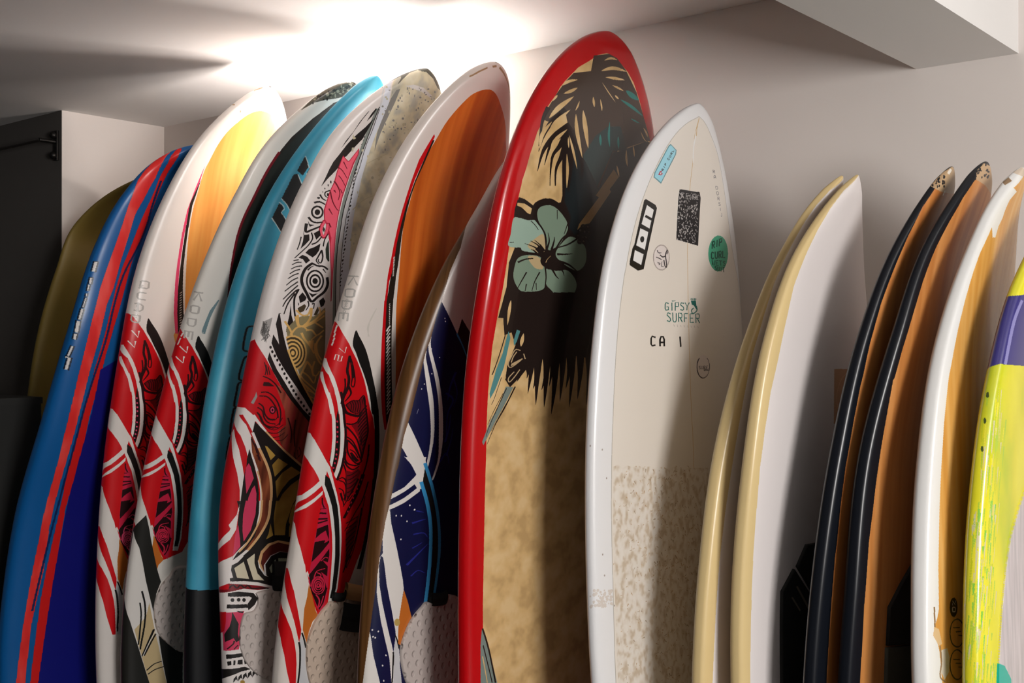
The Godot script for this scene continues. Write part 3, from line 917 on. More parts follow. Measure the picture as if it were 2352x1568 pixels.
func art_orange() -> void:
	q("wood",[21,97,95,126,148,186,195,263,226,345,258,424,284,526,299,634,315,733,318,827,313,961,301,1095,275,1221,243,1348,221,1448,166,1713,18,2375,-121,3096,-919,3212,-729,2010,-481,1082,-318,441,-243,286,-193,216,-123,157,-45,107])
	p("r",[243,322,291,441,311,541,326,630,345,735,360,831,371,924,376,972,372,1088,360,1087,364,995,344,922,341,830,326,733,311,628,292,526,263,430,236,332])
	p("b",[242,348,263,430,290,532,311,628,330,734,345,830,352,923,360,995,361,1090,324,1088,329,969,325,921,321,784,309,686,297,601,285,538,258,448,233,347])
	p("r",[375,1080,363,1176,352,1254,334,1350,313,1448,287,1547,271,1603,240,1682,222,1683,249,1604,264,1548,290,1448,312,1350,333,1254,349,1160,358,1079])
	p("b",[362,1079,349,1160,333,1254,312,1350,290,1448,264,1548,249,1604,215,1717,157,1720,204,1603,227,1516,254,1415,279,1317,301,1221,313,1158,324,1078])
	s("w",6,6,1,[318,1190,326,1202,332,1215])
	s("w",4,4,1,[314,1206,322,1218,328,1231])
	s("w",4,4,1,[310,1223,318,1234,324,1248])
	s("w",6,6,1,[307,1239,315,1251,320,1264])
	s("w",4,4,1,[303,1256,311,1267,316,1281])
	s("w",4,4,1,[299,1272,307,1284,313,1297])
	s("w",6,6,1,[295,1289,303,1300,309,1314])
	s("w",4,4,1,[291,1305,299,1317,305,1331])
	s("w",4,4,1,[287,1322,295,1334,301,1348])
	s("w",6,6,1,[281,1339,289,1351,295,1365])
	s("w",4,4,1,[277,1356,285,1368,291,1381])
	s("w",4,4,1,[273,1373,281,1385,287,1399])
	s("w",6,6,1,[269,1390,277,1402,283,1416])
	s("w",4,4,1,[265,1407,273,1419,279,1433])
	s("w",4,4,1,[261,1424,269,1436,275,1450])
	s("w",6,6,1,[257,1442,265,1453,271,1467])
	s("w",4,4,1,[252,1459,261,1471,267,1485])
	s("w",4,4,1,[248,1476,257,1488,263,1502])
	s("w",6,6,1,[245,1494,253,1506,259,1519])
	s("w",4,4,1,[241,1511,249,1523,256,1537])
	s("w",4,4,1,[237,1529,245,1540,252,1554])
	s("w",6,6,1,[233,1546,242,1558,248,1572])
	s("w",4,4,1,[229,1564,238,1575,244,1589])
	s("w",4,4,1,[225,1581,234,1593,241,1607])
	s("w",3,3,1,[340,1091,344,1095])
	s("w",3,3,1,[338,1099,342,1103])
	s("w",3,3,1,[337,1107,340,1111])
	s("w",3,3,1,[335,1115,339,1119])
	s("w",3,3,1,[334,1123,337,1127])
	s("w",3,3,1,[332,1131,335,1135])
	s("w",3,3,1,[331,1139,333,1143])
	s("w",3,3,1,[329,1147,331,1151])
	s("w",3,3,1,[327,1155,330,1159])
	s("w",3,3,1,[326,1163,328,1167])
	s("w",3,3,1,[324,1171,326,1175])
	s("w",3,3,1,[322,1179,324,1183])
	s("w",3,3,1,[348,886,355,889])
	s("w",3,3,1,[348,891,355,894])
	s("w",3,3,1,[347,897,354,900])
	s("w",3,3,1,[347,902,354,905])
	s("w",3,3,1,[347,908,354,911])
	s("w",3,3,1,[347,913,353,916])
	s("w",3,3,1,[346,919,353,922])
	s("w",3,3,1,[346,924,352,927])
	s("w",3,3,1,[346,930,352,932])
	s("w",3,3,1,[345,935,351,938])
	s("w",3,3,1,[345,940,351,943])
	s("w",3,3,1,[345,946,350,949])
	s("w",3,3,1,[344,951,350,954])
	s("w",3,3,1,[344,957,349,959])
	s("w",3,3,1,[343,962,349,965])
	s("w",3,3,1,[343,967,348,970])
	s("t",6,6,0,[522,987,588,997])
	s("t",6,6,0,[522,1024,544,994,570,1032])
	s("t",6,6,0,[530,1048,531,1073,538,1078,566,1083,578,1081,582,1056,568,1050,538,1045,530,1048])
	s("t",6,6,0,[538,1097,589,1105,585,1130,573,1136,546,1131,538,1122,538,1097])
	s("t",6,6,0,[546,1183,546,1150,595,1159,591,1192])
	s("t",6,6,0,[567,1153,566,1178])
	s("t",2,2,0,[557,1101,555,1095,557,1093,565,1094,567,1096,567,1102])
	s("t",2,2,0,[568,1107,560,1106,556,1107,557,1111,560,1113,569,1115])
	s("t",2,2,0,[563,1106,564,1114])
	s("t",2,2,0,[570,1119,557,1117,558,1124,560,1125,564,1125,563,1118])
	s("t",2,2,0,[564,1121,570,1127])
	s("t",2,2,0,[559,1130,571,1131,571,1138,568,1139,565,1136,564,1130])
	s("t",2,2,0,[559,1130,559,1135,562,1137,565,1136])
	s("t",2,2,0,[560,1143,560,1149,563,1150,570,1151,572,1150,572,1144,569,1143,562,1142,560,1143])
	s("t",2,2,0,[573,1156,561,1154,574,1164,562,1162])
	s("w",3,3,0,[532,1296,535,1323,564,1305])
	s("w",3,3,0,[544,1338,547,1362,562,1360,560,1336,575,1335,578,1359])
	s("w",6,6,1,[592,1212,598,1228])
	s("w",6,6,1,[596,1231,602,1247])
	s("w",6,6,1,[595,1249,601,1265])
	s("w",6,6,1,[594,1267,600,1283])
	s("w",6,6,1,[598,1286,604,1302])
	s("f",3,1,1,[411,1117,434,1168,433,1242])
	s("f",3,1,1,[414,1125,436,1174,431,1242])
	s("f",3,1,1,[417,1132,438,1180,430,1242])
	s("f",3,1,1,[420,1140,439,1187,428,1242])
	s("f",3,1,1,[423,1147,441,1193,427,1242])
	s("f",3,1,1,[426,1155,443,1199,425,1242])
	s("f",3,1,1,[429,1163,444,1206,424,1242])
	s("n",4,4,1,[146,73,104,45,63,24])
	s("n",6,6,1,[31,15,9,10])
	s("n",8,3,1,[-16,12,-61,31,-108,61,-149,92])
	e("n",-301,288,-10,13,-2,6)

func art_pale() -> void:
	q("wood",[21,108,83,130,132,175,177,231,211,301,239,388,265,466,280,564,294,668,297,797,290,926,277,1096,266,1239,241,1431,-825,1440,-346,375,-153,174,-62,120])
	p("m",[264,429,299,552,327,672,338,801,343,968,342,1099,336,1241,317,1355,287,1355,315,1240,322,1098,327,967,324,815,314,671,284,543])
	p("b",[274,505,317,634,320,799,322,967,322,1098,315,1240,289,1431,236,1431,276,1239,294,1097,304,966,305,798,302,647])
	s("w",3,3,1,[297,1122,308,1131])
	s("w",3,3,1,[296,1136,307,1145])
	s("w",3,3,1,[295,1151,306,1159])
	s("w",3,3,1,[294,1165,305,1173])
	s("w",3,3,1,[293,1179,304,1187])
	s("w",3,3,1,[292,1193,303,1201])
	s("w",3,3,1,[291,1207,302,1215])
	s("w",3,3,1,[290,1221,301,1229])
	s("w",3,3,1,[289,1235,300,1243])
	s("w",3,3,1,[288,1249,299,1257])
	s("w",3,3,1,[287,1263,297,1271])
	s("w",3,3,1,[285,1277,296,1284])
	s("w",3,3,1,[284,1290,294,1298])
	s("w",3,3,1,[283,1304,293,1312])
	s("w",3,3,1,[282,1318,292,1326])
	s("w",3,3,1,[280,1332,290,1340])
	s("w",3,3,1,[279,1346,289,1354])
	s("w",3,3,1,[277,1360,287,1367])
	s("w",3,3,1,[276,1373,286,1381])
	s("w",3,3,1,[275,1387,284,1395])
	s("w",3,3,1,[273,1401,283,1408])
	s("w",3,3,1,[272,1415,281,1422])
	s("t",7,7,0,[492,1081,493,1110,502,1114,529,1112,537,1106,536,1078,527,1074,501,1076,492,1081])
	s("t",7,7,0,[524,1098,542,1116])
	s("t",7,7,0,[503,1140,538,1137,547,1146,548,1164,540,1174,505,1177])
	s("t",7,7,0,[559,1199,528,1201,515,1212,517,1231,530,1239,561,1236])
	s("t",7,7,0,[541,1200,543,1238])
	s("t",7,7,0,[527,1265,572,1262,573,1290,564,1299,538,1302,529,1293,527,1265])
	s("t",2,2,0,[538,1194,548,1193,549,1201,546,1202,544,1200,543,1193])
	s("t",2,2,0,[538,1194,538,1201,541,1202,544,1200])
	s("t",2,2,0,[539,1210,540,1217,542,1218,548,1217,550,1216,549,1209,547,1208,541,1209,539,1210])
	s("t",2,2,0,[550,1223,543,1224,540,1227,541,1231,544,1233,551,1232])
	s("t",2,2,0,[546,1223,547,1233])
	s("t",2,2,0,[551,1238,541,1239,542,1247,544,1248,547,1247,546,1239])
	s("t",2,2,0,[547,1242,553,1247])
	s("t",2,2,0,[542,1254,553,1253,554,1260,552,1262,546,1263,543,1261,542,1254])
	s("t",2,2,0,[546,1278,544,1272,546,1269,551,1277,554,1277,555,1274,553,1268])
	s("w",6,6,0,[528,1346,531,1380,566,1346])
	s("w",6,6,0,[543,1402,545,1436,582,1403])
	p("n",[4,13,-21,19,-82,54,-83,69,-57,59,-7,32])
	s("n",8,8,1,[107,33,57,11])
	e("n",144,131,-3,-1,-2,5)
	s("n",4,4,1,[211,121,188,115])

func art_dark() -> void:
	p("b",[-4,50,76,91,149,170,212,262,251,349,296,467,331,579,359,678,372,776,369,915,356,1033,337,1164,282,1419,115,2123,-789,2200,-279,160,-80,47])
	p("bk",[9,30,72,97,142,178,197,272,243,361,285,479,316,590,344,690,357,788,354,928,344,1033,325,1163,101,2124,-789,2200,-279,160,-80,47])
	s("m2",10,7,1,[249,345,296,467,331,579,359,678,372,776,369,915,356,1033,337,1164])
	s("lt",7,7,1,[216,519,268,626,305,755,314,875,307,1030])
	p("sp",[232,159,202,107,157,57,94,22,40,5,-64,-3,-91,25,-24,36,66,68,131,87,180,111])
	e("b",69,30,-3,-1,-1,2)
	e("spl",85,61,-4,-1,-5,7)
	e("b",146,70,-8,-3,-1,2)
	e("spl",193,93,-18,-5,-14,1)
	e("b",-9,10,-12,-1,-1,2)
	e("spl",20,30,-7,-1,-2,3)
	e("b",89,41,-6,-1,-2,3)
	e("spl",61,49,-9,-1,-2,3)
	e("b",122,82,-5,-1,-4,6)
	e("spl",13,9,-8,-1,-3,5)
	e("b",-10,1,-24,2,0,2)
	e("spl",168,90,-6,-2,-1,2)
	e("b",138,88,-4,-1,-2,3)
	e("spl",5,26,-10,-1,-2,3)
	e("b",22,15,-9,-1,-3,6)
	e("spl",47,41,-6,-1,-1,2)
	e("b",82,41,-4,-1,-2,3)
	e("spl",21,8,-8,-1,-2,3)
	e("b",113,66,-5,-1,-1,2)
	e("spl",105,70,-5,-1,-2,2)
	e("b",140,72,-3,-1,-2,4)
	e("spl",30,26,-9,-1,-1,2)
	e("b",127,56,-3,-1,-2,4)
	e("spl",50,35,-4,-1,-1,2)
	e("b",131,65,-6,-2,-2,4)
	e("spl",187,85,-12,-8,-15,-5)
	e("b",100,43,-3,-1,-2,5)
	e("spl",54,25,-4,-1,-2,3)
	e("b",7,28,-10,-1,-1,2)
	e("spl",184,101,-7,-3,-3,2)
	e("b",149,76,-3,-1,-2,4)
	e("spl",7,1,-9,-1,-1,3)
	e("b",161,88,-5,-2,-2,3)
	e("spl",106,57,-9,-2,-2,3)
	e("b",185,114,-4,-1,-2,4)
	e("spl",129,65,-8,-2,-3,6)
	e("b",159,82,-8,-3,-2,3)
	e("spl",47,35,-4,-1,-3,5)
	e("b",102,44,-8,-2,-2,4)
	e("spl",94,51,-4,-1,-2,3)
	e("b",40,34,-10,-1,-1,2)
	e("spl",-16,16,-5,-1,-3,6)
	e("b",34,22,-10,-1,-3,5)
	e("spl",68,22,-3,-1,-2,5)
	e("b",176,87,-7,-3,-6,4)
	e("spl",79,43,-9,-2,-3,5)
	s("t",7,7,0,[494,1074,542,1078])
	s("t",7,7,0,[493,1115,513,1078,534,1117])
	s("t",7,7,0,[498,1148,498,1176,505,1180,528,1180,538,1176,541,1150,530,1144,506,1143,498,1148])
	s("t",7,7,0,[503,1209,544,1210,542,1236,533,1245,510,1245,502,1236,503,1209])
	s("t",7,7,0,[507,1312,508,1274,548,1274,546,1310])
	s("t",7,7,0,[528,1273,527,1301])
	s("w",6,6,0,[521,1349,520,1381,560,1355])
	s("w",6,6,0,[530,1403,529,1435,570,1410])
	s("w",6,6,1,[557,1288,564,1306])
	s("w",6,6,1,[565,1315,572,1333])
	s("w",6,6,1,[570,1334,577,1352])
	s("f2",5,2,1,[402,1102,430,1190,442,1277])
	s("f2",5,2,1,[407,1110,434,1201,442,1277])
	s("f2",5,2,1,[411,1117,438,1211,442,1277])
	s("f2",5,2,1,[416,1125,442,1221,442,1277])
	s("f2",5,2,1,[420,1132,446,1232,442,1277])
	s("f2",5,2,1,[425,1140,450,1242,442,1277])
	s("f2",5,2,1,[429,1147,454,1252,442,1277])
	s("f2",5,2,1,[434,1155,458,1263,442,1277])
	p("bk2",[927,2276,699,2295,643,2352,586,2338,627,2339,638,2556,637,2725,580,2845,525,2991,448,3213,396,3376,818,3359])
	p("w",[631,2353,581,2434,552,2516,520,2622,470,2765,445,2869,426,2939,381,3081,331,3258,321,3327,432,3303,448,3213,525,2991,580,2845,637,2725,638,2556])
	p("bk2",[639,2344,572,2253,542,2335,522,2400,463,2568,433,2637,451,2701,455,2807,520,2622,552,2516,581,2434])
	p("dirt",[485,2750,495,2829,551,2897,502,3047,448,3213,432,3303,321,3327,379,3114,407,3009,444,2889])
	s("k",6,6,1,[534,2680,508,2761,498,2862,511,3013])
	s("k",5,5,1,[537,2746,522,2826,522,2985])
	s("k",8,8,1,[442,2910,463,2966,495,3054])
	s("k",6,6,1,[429,2938,455,2988,486,3053])
	s("w",3,3,1,[434,2924,462,2980,492,3055])
	s("k",5,5,1,[465,3139,427,3112,383,3104])
	s("k",5,5,1,[457,3163,418,3144,367,3137])
	p("bk2",[411,2948,299,3056,254,3072,242,3345,321,3327,381,3081])
	s("lt2",3,3,1,[692,2811,670,3209])
	s("lt2",3,3,1,[677,2811,652,3209])
	s("lt2",3,3,1,[662,2811,635,3209])
	s("lt2",3,3,1,[647,2811,614,3225])

func art_blue() -> void:
	p("brn",[331,371,330,474,358,575,377,700,389,744,408,870,423,924,445,1076,466,1199,491,1297,507,1429,515,1452,532,1574,550,1665,567,1816,577,1937,594,2121,620,2362,641,2523,966,2531,1299,46,182,74,306,237])
	p("r",[379,704,272,839,183,947,103,1077,33,1276,-26,1542,-82,2082,27,2328,284,2593,835,2556,963,1105,555,736])
	p("k",[259,769,167,858,84,986,-119,1083,-215,1697,32,1341,82,1143,176,978,272,841])
	s("v",7,4,1,[274,837,234,884,187,947])
	s("m",10,2,1,[247,1010,269,1073,275,1137])
	s("m",9,2,1,[288,1105,242,1137,266,1200,262,1295])
	s("m",6,2,1,[253,1042,222,1106,237,1169])
	s("m",7,2,1,[266,1327,249,1264,249,1201])
	s("m",6,2,1,[250,1391,232,1329,224,1266])
	s("m",6,2,1,[288,1420,251,1378,228,1430])
	q("w",[407,846,414,866,415,890,407,930,382,989,352,1066,332,1129,319,1197,307,1295,299,1396,315,1464,324,1494,312,1489,291,1428,282,1366,282,1297,295,1198,315,1113,342,1035,370,974,393,923,404,888])
	q("w",[421,919,428,942,429,963,423,992,403,1067,385,1128,368,1196,354,1284,355,1362,362,1421,354,1440,339,1363,334,1285,345,1197,359,1128,384,1051,405,991,419,950])
	p("w",[479,1229,438,1295,368,1409,332,1485,367,1495,370,1532,401,1530,434,1491,414,1465,482,1365,513,1322])
	p("w",[482,1385,368,1389,370,1438,376,1496,402,1493,412,1468,446,1419])
	p("w",[412,1466,471,1518,557,1560,556,1582,470,1539,393,1493])
	p("w",[388,1516,467,1565,554,1605,553,1624,466,1588,387,1542])
	p("k",[369,1435,375,1499,341,1565,308,1650,292,1747,284,1874,289,1969,300,2062,263,2068,246,1975,247,1879,260,1750,283,1652,330,1521])
	s("v",13,13,1,[383,1502,338,1603,308,1713,299,1841,304,1967,312,2051])
	s("v",12,10,1,[371,1419,309,1548,264,1686,246,1816,250,1930,261,2024])
	s("m",9,2,1,[414,1683,369,1675,338,1672])
	s("m",7,2,1,[403,1734,348,1734,322,1756])
	s("m",10,2,1,[430,1868,372,1825,320,1788])
	s("m",6,2,1,[405,1796,353,1777])
	s("m",6,2,1,[404,1921,367,1901,325,1919])
	s("m",6,2,1,[397,1629,357,1639])
	p("w",[567,1606,532,1619,523,1676,485,1801,448,1934,441,1979,460,2100,460,2168,470,2185,527,2018,549,1882,558,1761])
	p("w",[575,1837,538,1778,465,1869,441,1971,447,2020,458,2102,456,2215,445,2287,448,2436,665,2449,615,2193,596,2092,574,1993])
	p("r",[569,1860,563,1944,546,2026,513,2144,486,2231,481,2253,472,2180,475,2156,503,2046,530,1945,544,1863,553,1824,563,1817])
	p("r",[579,1944,606,2061,602,2125,591,2172,577,2254,543,2377,531,2422,479,2431,486,2386,500,2278,525,2192,549,2107,569,2009])
	p("g",[473,2183,479,2248,476,2299,477,2431,423,2441,445,2304,451,2240])
	s("k",5,4,1,[481,2251,480,2298,482,2386])
	s("k",4,4,1,[474,2179,463,2201,451,2240])
	p("o",[440,1978,415,2035,389,2109,412,2142,434,2189,446,2227,458,2215,459,2168,458,2102,447,2020])
	e("dirt",467,2120,-15,2,-1,17)
	p("brn",[331,371,330,474,358,575,377,700,389,744,408,870,423,924,445,1076,466,1199,491,1297,507,1429,515,1452,532,1574,550,1665,567,1816,577,1937,594,2121,620,2362,641,2523,966,2531,1299,46,182,74,306,237])
	e("w",352,773,-3,0,-1,3)
	e("w",347,786,-3,0,-1,3)
	e("w",398,909,-3,0,0,3)
	e("w",351,944,-3,0,-1,3)
	e("w",381,1017,-3,0,0,3)
	e("w",413,1064,-3,0,0,3)
	e("w",424,1086,-3,0,0,3)
	s("lt3",2,2,1,[431,1175,437,1196])
	e("w",502,1643,-4,0,0,4)
	e("w",476,1645,-4,0,0,4)
	e("w",445,1672,-4,0,0,4)
	e("w",408,1623,-5,0,0,4)
	e("w",436,1601,-4,0,0,4)
	e("w",471,1750,-4,0,0,4)
	e("w",586,2141,-4,0,0,4)
	e("w",559,2149,-4,0,0,4)
	e("w",582,2171,-4,0,0,4)
	e("w",572,2176,-4,0,0,4)
	e("w",518,2260,-4,1,0,4)
	e("w",533,2303,-4,1,0,4)
	e("w",525,2371,-4,1,0,4)

func art_palm() -> void:
	p("tan",[29,90,89,109,133,140,199,180,240,219,270,248,295,276,318,314,346,350,374,390,385,442,403,472,419,521,435,570,449,626,465,675,474,741,500,873,509,990,516,1107,525,1205,533,1344,532,1505,529,1647,524,1788,522,1989,516,2231,513,2433,498,2800,-840,3039,-622,623,-374,412,-328,352,-295,314,-260,263,-229,225,-189,180,-134,142,-93,124,-43,99])
	p("brk",[15,91,113,116,119,182,224,208,270,252,309,301,350,363,376,421,350,425,254,372,220,447,172,522,143,550,103,554,-7,667,-48,663,-118,486,-338,416,-374,412,-305,325,-220,218,-118,137,-43,99])
	p("tealk",[119,536,47,444,-33,392,-122,380,-190,478,-84,490,7,660,100,574])
	p("dkb",[233,529,187,503,103,554,26,628,-7,667,-85,499,-140,484,-338,416,-581,447,-712,1115,118,1130,178,889,210,789])
	s("brk2",28,1,1,[255,368,328,422,370,487,390,552])
	s("brk2",32,1,1,[223,427,305,478,364,545,388,631])
	s("brk2",28,1,1,[227,440,287,480,328,521,352,601])
	s("brk2",24,1,1,[232,449,271,514,311,570,309,696])
	s("brk2",24,1,1,[229,468,254,552,282,615,271,718])
	s("brk2",36,4,1,[223,468,228,568,226,649,216,770])
	s("brk2",32,4,1,[208,446,191,564,195,695])
	s("brk2",36,4,1,[190,443,132,537,111,637])
	s("brk2",16,4,1,[355,371,381,430,390,529])
	s("tan",10,-1,1,[40,123,-3,106,-48,106])
	s("tan",15,-1,1,[52,170,-27,144,-126,142])
	s("tan",12,-1,1,[18,191,-50,184,-120,180])
	s("tan",9,-1,1,[-35,216,-78,221,-119,227])
	s("tan",8,-1,1,[-60,255,-91,267])
	s("tan",4,-1,1,[36,217,-14,250,-69,283])
	s("tan",11,-1,1,[287,270,248,246,197,231])
	s("tan",12,-1,1,[273,300,232,283,193,263])
	s("tan",7,-1,1,[334,340,317,322,308,311])
	s("tan",18,-1,1,[346,411,291,358,211,301])
	s("tan",15,-1,1,[346,486,306,423,225,358])
	s("tan",14,-1,1,[386,540,376,480,328,422])
	s("tan",6,-1,1,[193,357,181,337,173,315])
	s("tan",10,-1,1,[87,284,80,305,72,325])
	s("tan",7,-1,1,[37,287,25,313,18,333])
	s("tan",16,-1,1,[188,370,171,441,121,546])
	s("tan",19,-1,1,[144,348,121,413,88,501])
	s("tan",15,-1,1,[323,564,302,498,233,440])
	s("tan",10,-1,1,[218,463,185,523,149,594])
	s("tan",11,-1,1,[223,540,210,607,205,681])
	s("tan",6,-1,1,[223,472,214,515])
	s("tan",10,-1,1,[-182,474,-188,512,-201,546])
	s("tan",8,-1,1,[-230,447,-240,472,-250,498])
	s("tan",10,-1,1,[-303,362,-333,382,-352,400])
	s("tan",6,-1,1,[-282,380,-311,407,-343,421])
	s("tan",9,-1,1,[-121,549,-147,597])
	s("tan",10,-1,1,[256,608,253,652,250,719])
	s("tan",9,-1,1,[301,601,303,657,289,720])
	s("teal",24,-1,1,[-136,223,-184,236,-245,248])
	s("teal",14,-1,1,[-101,266,-193,285,-290,312])
	s("teal",7,-1,1,[-195,336,-268,347])
	s("teal",10,-1,1,[-43,370,-46,432,-60,477])
	s("teal",10,-1,1,[15,432,4,480])
	s("teal",10,-1,1,[-112,424,-124,477])
	p("bam",[-103,568,-144,598,-40,706,9,693])
	p("brk2",[468,706,480,754,467,762,437,763,400,773,387,758,365,746,337,736,298,733,235,744,229,716,164,797,169,843,114,881,22,929,-145,974,-196,1218,522,1233,499,1108,500,1009,478,950,494,828,493,795,484,764])
	p("bam",[-78,651,-98,667,33,815,83,826,113,849,105,824,-25,688,-55,653])
	p("tan",[481,767,445,767,403,783,407,807,424,805,457,785,482,779])
	p("tan",[469,699,479,747,447,750,396,762,375,747,338,735,293,732,245,747,236,737,242,675])
	p("brk2",[475,745,447,749,405,767,390,775,409,772,446,764,478,760])
	p("brk2",[400,773,374,750,337,736,298,734,235,749,228,761,292,742,336,746,368,763,388,799,384,826,403,830,406,800])
	q("sage",[366,783,343,768,295,761,252,773,207,801,182,827,178,858,218,916,241,938,292,941,310,881,355,837,370,807])
	q("mint",[496,832,465,827,421,832,374,831,332,862,311,912,310,953,368,960,433,957,448,945,478,947,512,940,504,896])
	q("sage",[456,989,413,973,347,972,315,987,293,1030,283,1091,314,1113,409,1120,444,1102,469,1066,469,1023])
	q("sage",[289,1023,227,1027,147,1023,82,1073,100,1127,179,1143,238,1110,280,1081])
	q("sage",[239,952,193,900,142,880,53,913,36,983,92,1021,207,985])
	q("tanp",[375,906,329,882,311,912,310,953,368,956,409,935])
	q("tanp",[403,979,346,975,314,997,309,1024,359,1020])
	e("brk2",285,989,-43,-2,-4,27)
	p("brk2",[365,946,334,924,309,959,242,931,250,980,195,1025,279,1023,314,997,327,971])
	s("brk2",7,3,1,[375,828,326,868,303,911,304,963])
	s("brk2",7,3,1,[436,974,404,967,357,966,306,980])
	s("brk2",6,3,1,[296,1013,283,1057,283,1108])
	s("brk2",7,3,1,[241,938,205,891,165,871,114,881])
	s("brk2",3,2,1,[253,777,248,814])
	s("brk2",5,2,1,[401,1042,425,1081,441,1110])
	s("brk2",5,2,1,[325,1038,348,1077,358,1115])
	s("brk2",4,2,1,[394,1089,397,1118])
	s("brk2",3,2,1,[339,1083,332,1110])
	s("brk2",7,3,1,[452,1004,415,990,372,984])
	s("brk2",3,2,1,[402,834,377,849,356,866])
	s("brk2",3,2,1,[505,929,485,926])
	s("brk2",5,2,1,[177,823,197,873])
	s("brk2",8,4,1,[218,985,152,996,92,1021])
	s("brk2",8,4,1,[97,880,164,913,231,931])
	s("brk2",9,1,1,[319,960,366,939,426,927])
	s("brk2",9,1,1,[320,953,353,928,397,914])
	s("brk2",9,1,1,[311,949,333,930,374,909])
	s("brk2",9,1,1,[297,942,286,907,298,873])
	s("brk2",9,1,1,[266,940,256,905,258,888])
	s("brk2",9,1,1,[227,958,169,955,126,950])
	s("brk2",9,1,1,[223,989,162,996,104,1014])
	s("brk2",9,1,1,[230,1006,185,1025,170,1045])
	s("brk2",9,1,1,[254,1018,223,1047,200,1060])
	s("brk2",9,1,1,[337,971,369,953,388,948])
	s("tan",3,1,1,[294,996,286,982,267,967])
	e("brk2",76,833,-18,-1,-2,11)
	e("brl",78,831,-7,0,-1,4)
	e("brk2",42,832,-18,-1,-2,11)
	e("brl",44,831,-7,0,-1,4)
	e("brk2",90,851,-18,-1,-2,11)
	e("brl",93,850,-7,0,-1,4)
	e("brk2",62,853,-18,-1,-2,11)
	e("brl",64,852,-7,0,-1,4)
	e("brk2",33,854,-18,-1,-2,11)
	e("brl",35,853,-7,0,-1,4)
	e("brk2",104,873,-18,-1,-2,11)
	e("brl",106,872,-7,0,-1,4)
	e("brk2",69,878,-18,-1,-2,11)
	e("brl",72,877,-7,0,-1,4)
	e("brk2",47,877,-18,-1,-2,11)
	e("brl",49,875,-7,0,-1,4)
	e("brk2",89,897,-18,-1,-2,11)
	e("brl",92,896,-7,0,-1,4)
	e("brk2",61,895,-18,-1,-2,11)
	e("brl",64,894,-7,0,-1,4)
	p("tan",[516,1238,496,1237,480,1302,491,1365,505,1415,521,1444,530,1458,527,1372,528,1343])
	p("brk2",[498,1127,495,1240,479,1302,444,1289,413,1341,445,1428,449,1487,419,1520,362,1473,333,1443,289,1408,205,1393,113,1400,21,1389,-104,1403,-67,1106])
	s("brk2",35,1,1,[312,1369,304,1444,312,1549])
	s("brk2",26,1,1,[283,1369,271,1474,281,1529])
	s("brk2",35,1,1,[267,1363,262,1490,258,1599])
	s("brk2",29,1,1,[232,1363,212,1460,228,1536])
	s("brk2",35,1,1,[215,1363,205,1506,204,1613])
	s("brk2",29,1,1,[184,1363,174,1445,181,1522])
	s("brk2",37,1,1,[158,1357,147,1523,154,1646])
	s("brk2",40,1,1,[120,1339,103,1462,102,1592])
	s("brk2",35,1,1,[78,1339,58,1447,69,1535])
	s("brk2",37,1,1,[54,1339,34,1479,36,1620])
	s("brk2",43,1,1,[2,1339,-21,1465,-18,1585])
	s("brk2",43,1,1,[-57,1339,-85,1466,-85,1613])
	s("brk2",17,1,1,[337,1423,323,1459,326,1483])
	s("brk2",17,1,1,[352,1428,363,1464,383,1497])
	p("teal2",[460,1284,446,1312,457,1399,463,1437,479,1481,495,1525,519,1568,524,1545,501,1443,478,1379,464,1301])
	p("teal2",[416,1277,396,1282,408,1326,420,1346,427,1323])
	s("tan",10,-1,1,[468,1158,470,1199,470,1260])
	s("tan",13,-1,1,[375,1292,379,1323,381,1347])
	s("brk2",3,3,1,[475,1302,490,1371,506,1429,519,1467])
	s("tan2",4,4,1,[382,1364,410,1361,428,1390,441,1420,427,1436,393,1419,364,1399])
	s("tan2",4,4,1,[401,1370,417,1390,425,1414])
	s("tan2",4,4,1,[404,1455,431,1481,425,1498,401,1479,373,1446])
	s("tan2",4,4,1,[360,1378,348,1399])
	p("tan2",[424,1420,395,1408,365,1396,372,1405,400,1422,426,1431])
	p("tan",[453,1452,446,1481,501,1574,510,1594,520,1594,495,1531,468,1481])
	p("tealg",[442,1517,400,1520,442,1595,484,1662,539,1761,546,1747,512,1661,471,1594])
	s("brk2",5,1,1,[390,1519,440,1608,484,1676,521,1756])
	s("brk2",3,1,1,[438,1525,483,1616,517,1689,528,1726])
	s("brk2",2,1,1,[454,1546,497,1620,523,1675])
	s("brk2",2,1,1,[470,1478,496,1560,510,1592])
	s("brk2",2,1,1,[414,1561,456,1626,505,1703])
	p("tealg",[515,2523,485,2596,446,2707,412,2807,511,2790,519,2592])
	s("brk2",5,5,1,[511,2524,477,2615,436,2760])
	s("tan",3,3,1,[507,2640,479,2753])
	s("brk2",3,3,1,[506,2594,471,2703,454,2757])

